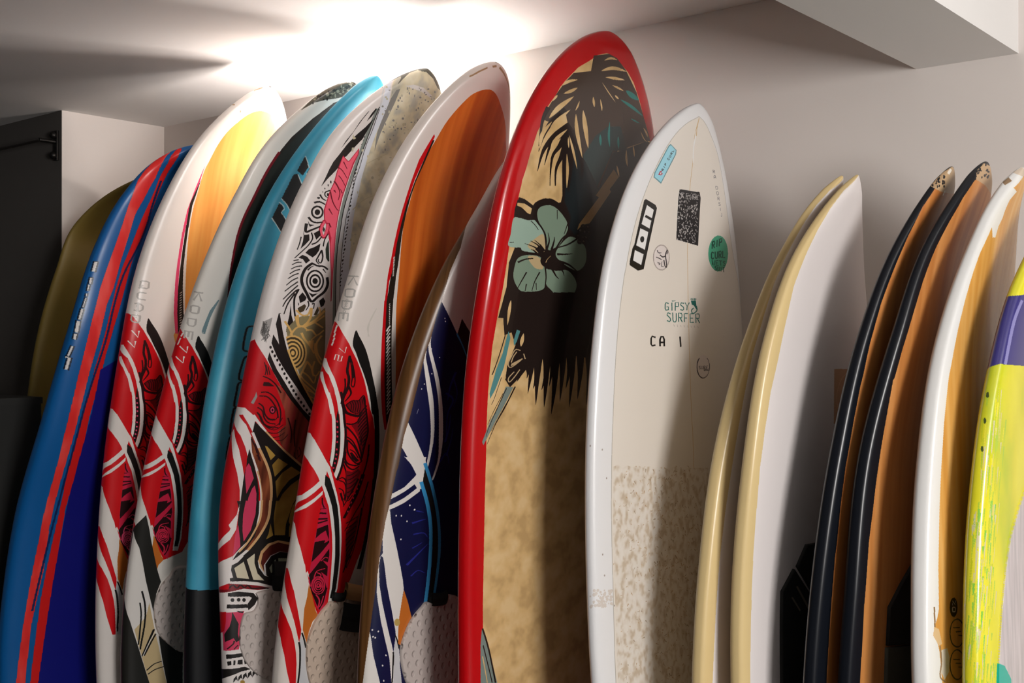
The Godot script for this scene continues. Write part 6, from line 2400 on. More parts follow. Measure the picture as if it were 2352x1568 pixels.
func art_tribal() -> void:
	p("pad",[208,-55,156,179,170,258,180,344,199,451,213,519,218,582,224,647,225,703,222,779,207,911,181,1079,82,1527,-91,3215,-1017,3336,-395,85,-96,-34,6,-54])
	p("silv",[211,30,197,187,203,279,214,342,232,455,250,523,259,586,266,667,271,707,270,816,253,981,223,1149,138,1525,-32,3201,-91,3215,82,1527,181,1079,207,911,222,779,225,703,224,647,218,582,213,519,199,451,180,344,170,258,156,179,195,57])
	p("strip",[219,97,204,188,218,329,243,436,263,518,279,588,291,670,295,709,296,785,287,916,266,1048,228,1251,198,1250,239,1047,262,915,272,783,271,707,266,667,259,586,250,523,232,455,214,342,203,279,197,187,212,91])
	s("k",5,5,0,[214,277,216,284])
	s("k",3,3,0,[226,296,228,303])
	s("k",3,3,0,[234,314,236,322])
	s("k",5,5,0,[234,332,236,340])
	s("k",3,3,0,[239,351,242,359])
	s("k",3,3,0,[238,369,241,377])
	s("k",5,5,0,[243,388,246,396])
	s("k",3,3,0,[241,406,245,414])
	s("k",3,3,0,[246,424,250,432])
	s("k",5,5,0,[245,442,249,450])
	s("k",3,3,0,[250,460,254,468])
	s("k",3,3,0,[248,477,252,485])
	s("k",5,5,0,[253,495,257,503])
	s("k",3,3,0,[251,512,255,519])
	s("k",3,3,0,[256,529,259,537])
	s("k",5,5,0,[253,545,257,553])
	s("k",3,3,0,[257,562,261,569])
	s("k",3,3,0,[255,578,258,585])
	s("k",5,5,0,[258,594,261,601])
	s("k",3,3,0,[255,610,258,618])
	s("k",3,3,0,[258,628,261,635])
	s("k",5,5,0,[254,644,258,652])
	s("k",3,3,0,[257,662,260,669])
	s("k",3,3,0,[253,679,257,686])
	s("k",5,5,0,[256,696,260,704])
	s("k",3,3,0,[253,713,256,721])
	s("k",3,3,0,[255,731,259,738])
	s("k",5,5,0,[252,747,255,755])
	s("k",3,3,0,[254,765,258,773])
	s("k",3,3,0,[250,782,254,789])
	s("k",5,5,0,[253,799,256,807])
	s("k",3,3,0,[249,816,252,824])
	s("k",3,3,0,[252,834,255,841])
	s("k",5,5,0,[247,851,251,859])
	s("k",3,3,0,[250,868,254,876])
	s("k",3,3,0,[246,886,249,893])
	s("k",5,5,0,[248,903,252,911])
	s("k",3,3,0,[244,920,248,928])
	s("k",3,3,0,[246,938,250,945])
	s("k",5,5,0,[242,955,245,962])
	s("k",3,3,0,[244,972,248,980])
	s("k",3,3,0,[240,990,243,997])
	s("k",5,5,0,[242,1007,246,1015])
	s("k",3,3,0,[237,1025,241,1032])
	s("k",2,2,1,[201,188,201,279,212,342,230,455,248,523,257,586,264,667,269,706,267,816,255,947,232,1081,190,1285])
	s("gg",10,10,1,[212,190,228,330,254,444,275,519,291,589,302,687,304,769,295,884,277,1015,248,1183,227,1285])
	s("k",3,3,1,[206,180,218,329,243,436,263,518,279,588,291,670,293,758,291,867,276,982,226,1251])
	p("k",[213,228,245,274,282,316,317,362,355,422,383,462,401,500,418,543,434,580,404,541,368,502,348,477,335,435,317,426,285,384,243,329,223,270])
	p("k",[251,205,260,218,282,258,303,308,330,352,350,393,323,350,296,297,272,246,252,210])
	p("k",[223,190,237,218,248,249,228,222,215,191])
	s("k",8,2,1,[142,44,174,66,208,92])
	s("k",7,2,1,[197,77,209,89])
	p("wornk",[164,53,138,21,66,-2,-12,1,-90,31,-151,71,-93,55,-45,26,12,9,62,14,106,33,132,58,151,81,143,58])
	p("white2",[115,76,67,61,1,64,-75,87,-74,99,7,80,74,76])
	p("wornk2",[162,136,149,100,131,90,131,147,138,209,149,293,157,378,170,283])
	e("pad2",181,142,-5,-1,-2,4)
	e("wornk2",149,195,-4,-1,-1,2)
	e("wornk2",13,74,-4,-1,-3,4)
	e("pad2",17,226,-6,-1,-4,6)
	e("wornk2",54,251,-6,-1,-1,3)
	e("wornk2",104,375,-4,0,-1,3)
	e("wornk2",126,281,-4,-1,-1,2)
	e("wornk2",82,249,-3,0,-3,5)
	e("wornk2",-6,104,-7,-1,-3,4)
	e("wornk2",-31,65,-7,-1,-2,3)
	e("pad2",84,96,-5,-1,-2,2)
	e("wornk2",-67,114,-5,-1,-2,3)
	e("wornk2",34,103,-3,0,-3,5)
	e("wornk2",-69,92,-7,-1,-2,2)
	e("wornk2",171,179,-2,0,-1,2)
	e("pad2",46,325,-3,0,-1,3)
	e("pad2",94,223,-6,-1,-1,1)
	e("wornk2",-23,149,-5,-1,-3,4)
	e("wornk2",-50,196,-5,-1,-1,2)
	e("pad2",83,89,-4,-1,-2,4)
	e("wornk2",-59,153,-2,0,-3,4)
	e("wornk2",65,285,-4,-1,-2,3)
	e("pad2",-105,147,-4,0,-2,3)
	e("wornk2",93,82,-4,-1,-3,5)
	e("wornk2",-45,110,-5,-1,-2,3)
	e("pad2",75,229,-4,0,-2,4)
	e("wornk2",62,79,-4,-1,-2,3)
	e("wornk2",27,69,-3,0,-3,3)
	e("pad2",12,251,-4,0,-1,2)
	e("wornk2",-81,102,-3,0,-2,3)
	e("wornk2",112,125,-4,-1,-3,5)
	e("pad2",143,189,-5,-1,-3,6)
	e("wornk2",-83,71,-6,0,-4,5)
	e("wornk2",137,243,-3,0,-3,5)
	e("wornk2",238,115,-2,-2,-15,0)
	e("wornk2",66,260,-4,-1,-1,3)
	e("pad2",-18,131,-4,-1,-3,5)
	e("wornk2",71,98,-4,-1,-4,5)
	e("wornk2",190,174,-5,-1,-2,4)
	e("wornk2",-17,213,-6,-1,-2,3)
	e("pad2",-81,178,-2,0,-3,4)
	e("wornk2",-15,158,-4,-1,-3,5)
	e("pad2",90,334,-7,-1,-2,7)
	e("wornk2",182,109,-5,-2,-1,2)
	e("wornk2",105,172,-5,-1,-1,2)
	e("pad2",-14,246,-6,-1,-1,1)
	e("wornk2",-80,163,-5,-1,-3,4)
	e("pad2",95,222,-3,0,-2,4)
	e("wornk2",106,251,-7,-1,-1,2)
	e("pad2",1,266,-6,-1,-2,4)
	e("wornk2",31,249,-5,-1,-3,5)
	e("pad2",38,148,-4,-1,-4,6)
	e("wornk2",165,113,-1,0,-2,5)
	e("wornk2",-100,98,-4,0,-2,2)
	e("pad2",-20,187,-7,-1,-1,2)
	e("wornk2",-37,210,-3,0,-2,4)
	e("pad2",135,268,-4,-1,-1,2)
	e("wornk2",79,306,-7,-1,-2,4)
	e("wornk2",46,204,-7,-1,-3,5)
	e("pad2",190,137,-6,-1,-1,3)
	e("pad2",48,116,-3,0,-4,6)
	e("wornk2",135,277,-7,-1,-1,3)
	e("wornk2",168,188,-3,-1,-2,3)
	e("wornk2",93,361,-4,-1,-2,6)
	e("pad2",174,204,-5,-1,-2,4)
	e("wornk2",-19,82,-4,-1,-3,4)
	e("wornk2",110,325,-4,-1,-1,3)
	e("pad2",74,255,-2,0,-1,3)
	e("wornk2",116,136,-6,-1,-2,4)
	e("pad2",108,155,-2,0,-1,2)
	e("wornk2",104,160,-6,-1,-4,6)
	e("pad2",201,105,-6,-2,-3,2)
	e("wornk2",11,241,-6,-1,-1,2)
	e("pad2",43,191,-3,0,-3,4)
	e("wornk2",99,220,-7,-1,-2,4)
	e("wornk2",-32,88,-7,-1,-1,2)
	e("pad2",66,277,-4,0,-1,2)
	e("wornk2",96,307,-2,0,-1,2)
	e("pad2",108,114,-6,-1,-3,5)
	e("wornk2",-51,198,-5,-1,-4,6)
	e("wornk2",83,77,-2,0,-3,4)
	e("wornk2",-28,125,-4,-1,-2,2)
	e("wornk2",95,135,-6,-1,-1,2)
	e("pad3",169,708,-6,0,-1,4)
	e("pad3",230,383,-6,-1,-1,6)
	e("pad2",137,620,-8,-1,-2,7)
	e("pad3",166,664,-3,0,-1,2)
	e("pad2",286,382,-8,-1,-1,4)
	e("pad3",104,525,-4,0,0,2)
	e("pad3",161,526,-5,0,-1,7)
	e("pad3",105,491,-7,-1,-1,6)
	e("pad3",21,227,-6,-1,-1,2)
	e("pad2",198,779,-7,-1,-1,4)
	e("pad3",76,241,-4,-1,-3,7)
	e("pad2",287,392,-6,-1,-1,7)
	e("pad3",138,264,-4,-1,-3,6)
	e("pad2",183,389,-3,0,-1,4)
	e("pad3",27,229,-7,-1,-4,7)
	e("pad2",50,396,-8,-1,-1,3)
	e("pad3",123,412,-9,-1,-2,8)
	e("pad2",138,581,-4,0,-1,2)
	e("pad3",91,261,-7,-1,-1,3)
	e("pad2",146,508,-8,-1,-1,7)
	e("pad3",246,497,-3,0,-1,3)
	e("pad3",110,464,-9,-1,-1,8)
	e("pad2",215,600,-4,0,-1,3)
	e("pad3",113,401,-9,-1,-1,5)
	e("pad2",189,662,-5,0,-1,2)
	e("pad2",225,582,-3,0,-1,6)
	e("pad3",290,334,-9,-2,-1,5)
	e("pad3",95,242,-7,-1,-1,2)
	e("pad2",220,807,-5,0,-1,7)
	e("pad3",101,511,-8,-1,-1,3)
	e("pad3",194,409,-3,0,-2,7)
	e("pad2",199,823,-6,0,-1,6)
	e("pad3",195,737,-4,0,-2,8)
	e("pad3",75,370,-7,-1,-1,3)
	e("pad2",195,454,-4,0,-1,5)
	e("pad3",296,328,-4,-1,-2,8)
	s("pad3",3,3,1,[194,446,132,410,76,381])
	s("pad3",3,3,1,[237,664,179,612,124,588])
	p("pinkk",[335,424,304,446,297,443,251,375,249,406,270,460,291,535,309,610,314,666,317,721,315,786,308,852,294,983,279,1103,283,1110,306,983,346,822,353,806,368,759,393,729,403,682,387,600,382,584,369,552,360,504,352,477])
	p("pink",[334,429,306,450,296,448,257,390,254,407,277,457,296,534,314,607,319,663,321,722,319,787,312,852,297,983,285,1083,303,983,337,837,337,808,365,755,388,725,397,684,383,602,378,585,363,551,355,503,348,480])
	s("maroon",4,2,1,[328,454,304,485])
	s("maroon",5,2,1,[355,484,331,494,298,527])
	s("maroon",4,2,1,[346,521,325,538,298,569])
	s("maroon",6,2,1,[367,549,343,571,328,596,331,628])
	s("maroon",6,2,1,[361,588,351,597])
	s("maroon",5,2,1,[382,596,361,638,331,671,314,677])
	s("maroon",5,2,1,[375,674,351,699])
	s("maroon",4,2,1,[314,595,329,578])
	s("pinkk",13,13,1,[390,732,403,762,401,790,379,807,367,772,369,741])
	s("pink",8,8,1,[389,735,401,762,399,789,380,803,368,772,370,746])
	p("dkg",[391,758,380,770,383,784,393,774])
	s("maroon",4,4,1,[349,757,363,740])
	e("k",435,696,-33,-4,-5,30)
	e("w",435,696,-24,-3,-4,22)
	e("k",435,696,-14,-2,-2,13)
	s("k",8,5,1,[456,655,431,648,400,656])
	s("k",8,5,1,[476,725,457,740,430,744,402,738])
	s("k",10,6,1,[483,756,481,791,451,779,411,760])
	s("k",5,3,1,[451,793,441,818,457,850,486,881,519,916])
	s("k",4,3,1,[501,818,505,850,512,876])
	s("k",6,4,1,[440,845,415,833,392,805])
	s("k",5,3,1,[376,848,374,819,359,789])
	s("k",6,4,1,[433,616,419,631,399,638])
	s("k",5,3,1,[385,591,407,601,407,616,392,624])
	p("k",[478,739,466,756,440,755,464,766,471,757])
	p("k",[439,794,409,776,399,798,420,822])
	p("k",[495,788,486,807,462,801,456,827,477,852,496,871,489,836,489,810])
	p("k",[468,887,453,869,425,857,394,838,396,870,408,890,426,905])
	p("dkg",[358,836,351,817,329,915,336,918,351,901,361,862])
	e("k",386,554,-4,0,-1,6)
	e("k",398,570,-3,0,-1,5)
	e("k",413,586,-3,0,-1,3)
	e("k",422,602,-2,0,-1,3)
	e("k",439,631,-8,-1,-1,4)
	e("k",393,610,-5,-1,-1,7)
	s("k",6,3,1,[382,868,370,898,375,926,391,921,390,909])
	s("k",6,3,1,[383,871,398,904,403,919,385,934])
	p("k",[501,913,482,898,455,905,438,920,457,936,477,917])
	s("k",10,10,1,[424,933,455,960,468,1000,459,1035,429,1074,395,1112,364,1089,329,1061,317,1027,326,994])
	s("k",7,7,1,[424,932,391,942,356,943,331,955])
	e("k",392,1014,-51,-3,-10,53)
	e("w",392,1014,-42,-2,-8,45)
	e("k",392,1014,-33,-2,-6,33)
	e("w",392,1014,-24,-1,-4,24)
	e("k",392,1014,-15,-1,-3,14)
	p("k",[420,1069,395,1092,365,1071,394,1077])
	s("k",6,2,1,[441,965,428,951,414,944])
	s("k",5,2,1,[357,956,338,971])
	s("k",5,3,1,[499,922,523,929])
	s("k",5,3,1,[483,933,504,935,527,948])
	s("k",5,3,1,[478,949,505,955,529,968])
	s("k",5,3,1,[485,966,509,974,532,990])
	s("k",5,3,1,[489,985,513,995,537,1013])
	s("k",5,3,1,[489,1005,516,1020,541,1044])
	s("k",5,3,1,[486,1024,515,1046,545,1073])
	s("k",5,3,1,[483,1041,514,1072,548,1111])
	s("k",7,3,1,[475,1059,493,1070,529,1112,544,1144])
	s("k",7,5,1,[475,1059,490,1099,484,1148,468,1197,448,1235])
	s("k",6,3,1,[493,1080,520,1128,533,1179])
	p("k",[505,1130,504,1182,509,1238,509,1261,454,1259,467,1236,493,1182])
	p("k",[452,1071,425,1095,431,1109,457,1122,469,1092])
	p("k",[352,1107,331,1089,315,1107,320,1127,336,1138])
	p("dol",[466,1147,431,1126,421,1135,429,1159,454,1170])
	p("dol",[371,1176,355,1134,344,1152,352,1175])
	p("k",[470,1119,461,1127,463,1137])
	s("k",5,3,1,[415,1111,407,1131,419,1155])
	s("k",5,3,1,[389,1124,378,1120,377,1146])
	p("olive",[461,1193,418,1178,370,1183,341,1165,310,1137,290,1230,276,1309,252,1479,236,1580,240,1648,273,1620,321,1561,371,1504,407,1444,454,1361,492,1297,511,1248])
	s("gold",7,7,1,[471,1157,434,1179,403,1174,393,1144])
	s("gold",8,8,1,[460,1180,449,1222,431,1234])
	s("gold",9,9,1,[389,1143,386,1183,397,1210,424,1234])
	s("gold",9,9,1,[311,1154,338,1182,373,1210,424,1234])
	s("gold",5,5,1,[346,1138,335,1158,342,1182])
	s("gold",8,6,1,[468,1187,454,1219,440,1235,408,1221,389,1197,386,1170])
	s("gold",8,6,1,[522,1213,486,1253,474,1276])
	s("gold",8,6,1,[482,1273,458,1242,426,1231,395,1247])
	s("gold",9,6,1,[413,1234,355,1209,308,1177])
	s("gold",8,6,1,[354,1212,305,1235])
	s("gold",8,6,1,[399,1250,367,1249,334,1272,298,1248])
	s("gold",9,6,1,[423,1264,403,1290,365,1323,333,1360])
	s("gold",8,6,1,[335,1313,326,1356,297,1397,277,1414])
	s("gold",8,6,1,[305,1275,327,1312,313,1359,281,1393])
	s("gold",8,6,1,[366,1400,336,1427,316,1464,294,1468,282,1448])
	s("gold",9,6,1,[366,1400,381,1444,394,1474])
	s("gold",7,5,1,[387,1471,363,1491,315,1521,275,1548])
	s("gold",7,5,1,[379,1451,343,1471,303,1505,298,1471])
	s("gold",7,5,1,[373,1501,311,1541,270,1569])
	s("gold",7,5,1,[321,1400,326,1434,314,1471])
	s("gold",7,5,1,[334,1272,362,1296])
	s("gold",5,4,1,[344,1537,282,1555])
	s("gold",5,3,1,[326,1564,275,1582])
	s("gold",5,3,1,[379,1491,328,1538])
	e("gold",454,1360,-80,-1,-16,85)
	e("dol",454,1360,-70,-1,-14,76)
	e("gold",454,1360,-62,-1,-13,66)
	e("dol",454,1360,-52,-1,-11,57)
	e("gold",454,1360,-44,-1,-9,48)
	e("dol",454,1360,-35,-1,-7,38)
	e("gold",454,1360,-27,-1,-5,29)
	e("dol",454,1360,-18,0,-4,20)
	e("gold",454,1360,-10,0,-2,11)
	p("gold",[377,1300,346,1296,345,1343,376,1310])
	p("k",[559,1177,548,1176,525,1259,496,1323,462,1388,409,1461,354,1531,298,1592,264,1627,275,1650,342,1581,404,1520,448,1478,490,1435,537,1378,574,1318,571,1277,534,1323,545,1286,566,1229])
	s("w",7,6,1,[548,1179,515,1275,483,1346])
	s("gold",7,6,1,[483,1346,447,1404,399,1471,344,1537,271,1616])
	p("w",[577,1325,546,1368,509,1413,462,1465,404,1520,342,1581,275,1650,271,1682,339,1628,410,1563,480,1488,526,1440,577,1364])
	e("k",575,1338,-6,0,-1,7)
	e("k",563,1358,-6,0,-1,7)
	e("k",547,1377,-6,0,-1,7)
	e("k",531,1396,-6,0,-1,7)
	e("k",514,1418,-6,0,-1,7)
	e("k",497,1438,-6,0,-1,7)
	e("k",481,1460,-6,0,-1,7)
	e("k",465,1481,-6,0,-1,7)
	e("k",446,1501,-7,0,-1,7)
	e("k",430,1520,-7,0,-1,7)
	e("k",414,1540,-7,0,-2,7)
	e("k",395,1558,-7,0,-2,7)
	e("k",377,1577,-7,0,-2,7)
	e("k",357,1596,-7,0,-2,7)
	e("k",336,1615,-7,0,-2,7)
	e("k",314,1635,-7,0,-2,7)
	e("k",292,1655,-7,0,-2,7)
	p("k",[577,1362,559,1392,526,1440,480,1491,410,1567,338,1631,272,1678,267,1710,289,1709,369,1638,444,1570,499,1505,545,1450,581,1394])
	p("hatch",[628,1225,587,1199,591,1248,598,1291,599,1319,634,1278])
	s("hk",2,2,0,[623,1231,613,1287])
	s("hk",2,2,0,[597,1255,596,1298])
	s("hk",2,2,0,[597,1244,617,1246])
	s("hk",2,2,0,[610,1222,617,1246])
	s("hk",2,2,0,[612,1234,632,1271])
	s("hk",2,2,0,[609,1264,626,1276])
	s("hk",2,2,0,[620,1227,613,1288])
	s("hk",2,2,0,[612,1279,608,1232])
	s("hk",2,2,0,[620,1244,609,1272])
	s("hk",2,2,0,[610,1225,624,1248])
	s("hk",2,2,0,[597,1274,614,1306])
	s("hk",2,2,0,[627,1223,614,1288])
	s("hk",2,2,0,[592,1259,624,1284])
	s("hk",2,2,0,[621,1289,623,1242])
	s("hk",2,2,0,[616,1289,602,1246])
	s("hk",2,2,0,[586,1288,624,1238])
	s("hk",2,2,0,[621,1257,627,1250])
	s("hk",2,2,0,[611,1292,623,1311])
	s("hk",2,2,0,[606,1280,606,1310])
	s("hk",2,2,0,[622,1242,612,1274])
	s("hk",2,2,0,[616,1245,627,1277])
	s("hk",2,2,0,[592,1289,609,1314])
	s("hk",5,5,1,[720,1170,704,1184])
	s("hk",5,5,1,[727,1180,710,1194])
	s("hk",5,5,1,[740,1174,723,1183])
	s("hk",5,5,1,[715,1157,698,1169])
	s("hk",5,5,1,[731,1193,713,1203])
	p("r",[658,1313,590,1391,527,1473,489,1518,421,1583,356,1638,267,1710,204,1820,154,1897,117,2092,688,2548,772,2546,931,1441,709,1342])
	p("rbr",[525,1506,488,1524,421,1583,346,1645,288,1695,264,1724,265,1816,265,1926,353,1865,424,1802,454,1738,416,1705,440,1637,474,1586])
	s("dk2",5,5,1,[589,1476,557,1486,520,1510,482,1550])
	s("dk2",5,5,1,[584,1551,555,1549,519,1567,486,1600,461,1647,454,1704])
	s("dk2",5,5,1,[589,1568,555,1569,522,1590,487,1630,470,1670])
	s("dk2",5,5,1,[586,1603,562,1618,544,1654,517,1675,487,1677])
	s("dk2",5,5,1,[587,1623,561,1638,544,1671,517,1694,478,1701])
	s("dk2",5,5,1,[585,1646,570,1662,545,1698,504,1718,459,1718])
	s("dk2",3,3,1,[593,1411,580,1443,580,1469])
	s("dk2",3,3,1,[573,1429,556,1467])
	s("dk2",3,3,1,[583,1423,567,1468])
	p("dk2",[581,1502,554,1503,522,1520,554,1521,583,1520])
	e("dk2",509,1633,-18,0,-4,19)
	e("mg",509,1633,-11,0,-3,13)
	e("dk2",509,1633,-5,0,-1,6)
	p("hatch",[609,1550,599,1572,611,1609,625,1605,612,1570])
	s("dk2",4,3,1,[574,1653,544,1695,496,1715,461,1702,446,1671])
	s("dk2",4,3,1,[565,1663,526,1712,474,1729,433,1705])
	s("dk2",4,3,1,[547,1652,519,1678,485,1681,471,1661])
	s("dk2",5,3,1,[512,1742,458,1746,418,1719])
	s("dk2",4,3,1,[484,1767,447,1764,416,1744])
	s("dk2",4,3,1,[457,1784,419,1782,394,1755])
	s("dk2",5,4,1,[592,1668,563,1706,528,1736])
	s("dk2",5,4,1,[414,1672,378,1738,367,1798])
	s("dk2",5,4,1,[368,1683,357,1756,338,1817])
	s("dk2",3,2,1,[312,1822,293,1852,304,1873,317,1836])
	s("dk2",3,2,1,[335,1849,315,1883,298,1866])
	s("w",11,9,1,[601,1662,573,1690,520,1739])
	s("tan3",9,9,1,[520,1739,460,1788,389,1841,263,1929])
	p("w",[738,1653,647,1631,607,1656,577,1687,587,1691,588,1742,614,1707,650,1666,672,1673,626,1709,594,1756,550,1815,509,1928,522,1938,547,1885,587,1824,588,1862,608,1818,642,1764,700,1719])
	s("w",11,11,1,[594,1803,547,1885,522,1938,498,1992,480,2055,472,2148,489,2208,502,2239])
	s("tan3",5,5,1,[522,1938,496,1993,478,2055,471,2148,485,2208])
	p("w",[700,1771,687,1746,636,1830,604,1911,587,1963,586,1998,587,2087,590,2141,612,2211,627,2229,635,2212,599,2158,592,2087,598,2034,624,1948,658,1871])
	p("k",[586,1825,540,1920,515,1981,496,2054,490,2146,501,2254,592,2282,591,2176,587,2105,588,1963,585,1907,589,1876])
	p("mg",[576,1896,563,1913,536,1973,562,2052,583,1963,586,1917])
	p("mg",[525,2010,509,2054,496,2207,508,2253,562,2249,565,2202,559,2142,549,2070,537,2027])
	p("brn2",[592,1766,585,1765,550,1815,484,1907,446,1984,424,2078,428,2152,450,2211,463,2258,501,2254,477,2209,466,2148,476,2056,498,1982,522,1927,569,1843])
	s("dk2",5,5,1,[586,1776,562,1809,544,1843])
	s("dk2",5,5,1,[564,1798,542,1836,527,1878])
	s("dk2",5,5,1,[542,1857,529,1864,518,1885])
	p("k",[587,1691,519,1743,459,1791,388,1847,261,1938,215,2361,437,2332,443,2212,420,2153,420,2078,442,1984,480,1907,539,1815,588,1742])
	s("tan3",9,9,1,[587,1745,539,1818,478,1907,442,1984,424,2078,430,2170,450,2223])
	s("w",9,9,1,[587,1745,539,1818])
	p("gold2",[510,1808,496,1812,440,1859,462,1883])
	p("gold2",[421,1874,358,1909,392,1940,421,1971,449,1908])
	p("gold2",[335,1922,269,1960,333,1996,366,2038,391,2088,413,1997,382,1952])
	p("gold2",[252,1980,264,2089,289,2124,309,2171,318,2226,326,2310,391,2302,396,2217,390,2133,362,2068,320,2023])
	p("gold2",[274,2111,292,2139,304,2183,309,2227,309,2312,242,2321,233,2096])
	p("k",[605,2089,382,2102,287,2261,284,2335,445,2351,505,2365,612,2424,618,2482,609,2369,580,2329,569,2197])
	p("gold2",[394,2101,286,2111,308,2184,325,2238,327,2293,388,2286,399,2193])
	p("gold2",[274,2150,244,2267,289,2305,304,2303,304,2252])
	p("gold2",[415,2221,396,2285,438,2302,424,2274])
	p("mg",[561,2089,504,2092,503,2165,523,2246,557,2300,566,2243,568,2161])
	p("mg",[588,2213,576,2288,573,2323,606,2362,609,2369,602,2265])
	p("brn2",[480,2094,422,2098,429,2190,466,2266,527,2338,572,2372,549,2339,500,2281,475,2186])
	p("w",[489,2093,468,2095,471,2186,501,2255,542,2308,590,2356,612,2390,611,2383,611,2369,573,2330,528,2292,495,2231,485,2159])
	s("tan3",7,7,1,[474,2094,475,2186,504,2255,542,2312,580,2350])
	s("tan3",10,10,1,[426,2098,429,2190,466,2266,527,2338,572,2372,612,2396])
	s("w",11,13,1,[538,2347,572,2372,614,2400])
	p("w",[698,2363,694,2405,613,2369,611,2386,614,2403,572,2365,555,2373,602,2418,605,2476,621,2482,621,2500,385,2548,482,2551,554,2534,691,2551,701,2684,746,2684,745,2352])
	p("w",[588,2089,595,2160,630,2241,686,2301,737,2342,737,2383,693,2343,625,2286,597,2234,592,2160])
	p("r",[745,2373,693,2343,624,2289,607,2265,607,2335,613,2365,691,2406,745,2429])
	p("k",[614,2414,555,2387,498,2352,446,2301,367,2296,284,2313,283,2567,385,2548,482,2512,554,2497,621,2492,623,2476,607,2475,617,2437])
	p("cream2",[602,2428,555,2401,526,2491,588,2477])
	p("cream2",[539,2392,497,2366,498,2415,481,2469,444,2509,504,2497])
	p("tan3",[292,2334,367,2314,426,2325,464,2359,480,2410,466,2446,443,2477,420,2495,430,2486,447,2459,463,2419,452,2371,414,2340,366,2328,292,2349])
	p("brn3",[292,2349,366,2326,414,2337,452,2371,461,2419,447,2459,444,2429,409,2391,353,2377,291,2392])
	p("white2",[291,2392,353,2375,405,2391,438,2429,432,2486,420,2495,444,2483,474,2439,480,2399,466,2439,443,2470,447,2432,409,2387,353,2373])
	p("k",[291,2403,353,2387,397,2399,428,2434,420,2488,385,2534,291,2549])
	p("cream3",[365,2407,303,2416,303,2434,361,2440])
	p("cream3",[381,2410,369,2449,405,2479,416,2450])
	p("dred",[693,2526,628,2502,536,2517,482,2529,405,2552,482,2551,554,2534,691,2551])
	s("k",5,5,1,[625,2524,608,2511,588,2528,571,2514,551,2530,533,2521,511,2539,467,2543,421,2551])
	p("r",[693,2526,632,2503,625,2517,630,2531,704,2536])
	p("k",[632,2548,582,2546,504,2562,480,2593,497,2621,530,2643,537,2615,512,2585,526,2576,632,2565])
	p("k",[636,2604,540,2612,530,2630,638,2623])
	e("k",610,2584,-9,1,0,9)
	e("k",580,2586,-9,1,0,9)
	e("k",553,2590,-9,1,0,9)
	p("mg",[679,2643,553,2644,566,2705,576,2826,658,2833,664,2752,681,2698])
	p("r",[700,2648,641,2640,642,2691,652,2735,700,2760])
	p("k",[611,2642,592,2679,580,2703,583,2750,575,2783,591,2790,603,2769,647,2789,652,2753,624,2713,615,2683])
	p("k",[590,2639,556,2646,557,2653,578,2648])
	s("dk2",5,5,1,[633,2822,605,2798,600,2784])
	s("dk2",4,4,1,[599,2823,582,2806])
	p("w",[698,2842,570,2829,495,2841,453,2990,439,3053,697,3041])
	p("k",[640,2850,563,2847,495,2858,492,2872,558,2864,637,2871])
	p("k",[633,2885,612,2881,610,2900,628,2905])
	s("k",6,6,0,[596,2880,597,2901])
	p("k",[580,2879,557,2880,556,2903,582,2900])
	s("k",6,6,0,[544,2885,541,2903])
	p("k",[697,2934,628,2921,544,2917,514,2933,567,2939,620,2957,698,2990])
	p("k",[598,2970,584,2955,578,2983,586,2973,600,2990])
	p("k",[575,2963,561,2950,554,2979,563,2968,577,2985])
	p("k",[552,2957,537,2946,530,2976,539,2964,554,2982])
	p("k",[527,2952,512,2942,505,2973,515,2961,530,2979])
	p("k",[503,2948,487,2939,480,2971,490,2958,505,2977])
	p("k",[477,2944,461,2936,454,2969,464,2955,480,2976])
	e("gold2",554,2991,-12,2,0,9)

func art_stripes() -> void:
	p("red2",[230,69,271,109,299,155,325,213,358,325,388,444,421,554,461,679,503,810,541,981,564,1128,583,1276,598,1464,607,1614,609,1807,618,2011,621,2219,634,2466,645,2713,655,3047,672,3296,606,3304,600,2718,567,2389,573,2139,568,1888,559,1697,547,1501,525,1259,490,1052,466,906,427,806,385,635,346,495,321,391,271,278,228,178,213,83,211,61])
	p("red3",[177,39,185,53,189,101,219,235,253,335,292,443,333,562,375,674,415,806,445,942,470,1088,498,1236,513,1387,525,1537,538,1689,537,1889,533,2057,547,2308,563,2557,568,2806,577,3100,575,3310,536,3318,516,2857,507,2564,497,2271,501,2016,487,1769,485,1501,463,1311,445,1161,415,1013,377,866,348,751,327,663,285,544,236,414,209,298,176,187,156,88,144,33])
	s("navyl",7,7,1,[192,189,223,316,243,431,285,551,373,736,423,905,455,1087,502,1311,529,1515,542,1768,549,2013,571,2306,591,2512,604,2635])
	p("navy",[392,1198,465,1243,476,1463,490,1690,495,1932,496,2229,507,2564,520,2899,539,3234,541,3400,-341,3569,235,1122])
	s("blk",20,20,0,[527,671,539,722])
	s("wht",10,10,0,[527,671,539,722])
	s("blk",17,17,0,[551,759,557,791])
	s("wht",7,7,0,[551,759,557,791])
	s("blk",14,14,0,[562,798,568,828])
	s("wht",5,5,0,[562,798,568,828])
	s("blk",13,13,0,[573,846,576,859])
	s("wht",4,4,0,[573,846,576,859])
	s("blk",13,13,0,[577,868,592,920])
	s("wht",4,4,0,[577,868,592,920])
	s("blk",18,18,0,[595,929,607,983])
	s("wht",8,8,0,[595,929,607,983])
	s("blk",21,21,0,[612,994,618,1049])
	s("wht",11,11,0,[612,994,618,1049])
	s("blk",19,19,0,[621,1060,625,1087])
	s("wht",9,9,0,[621,1060,625,1087])
	s("blk",17,17,0,[632,1127,649,1180])
	s("wht",7,7,0,[632,1127,649,1180])
	s("blk",20,20,0,[660,1187,640,1187,650,1248])
	s("wht",10,10,0,[660,1187,640,1187,650,1248])

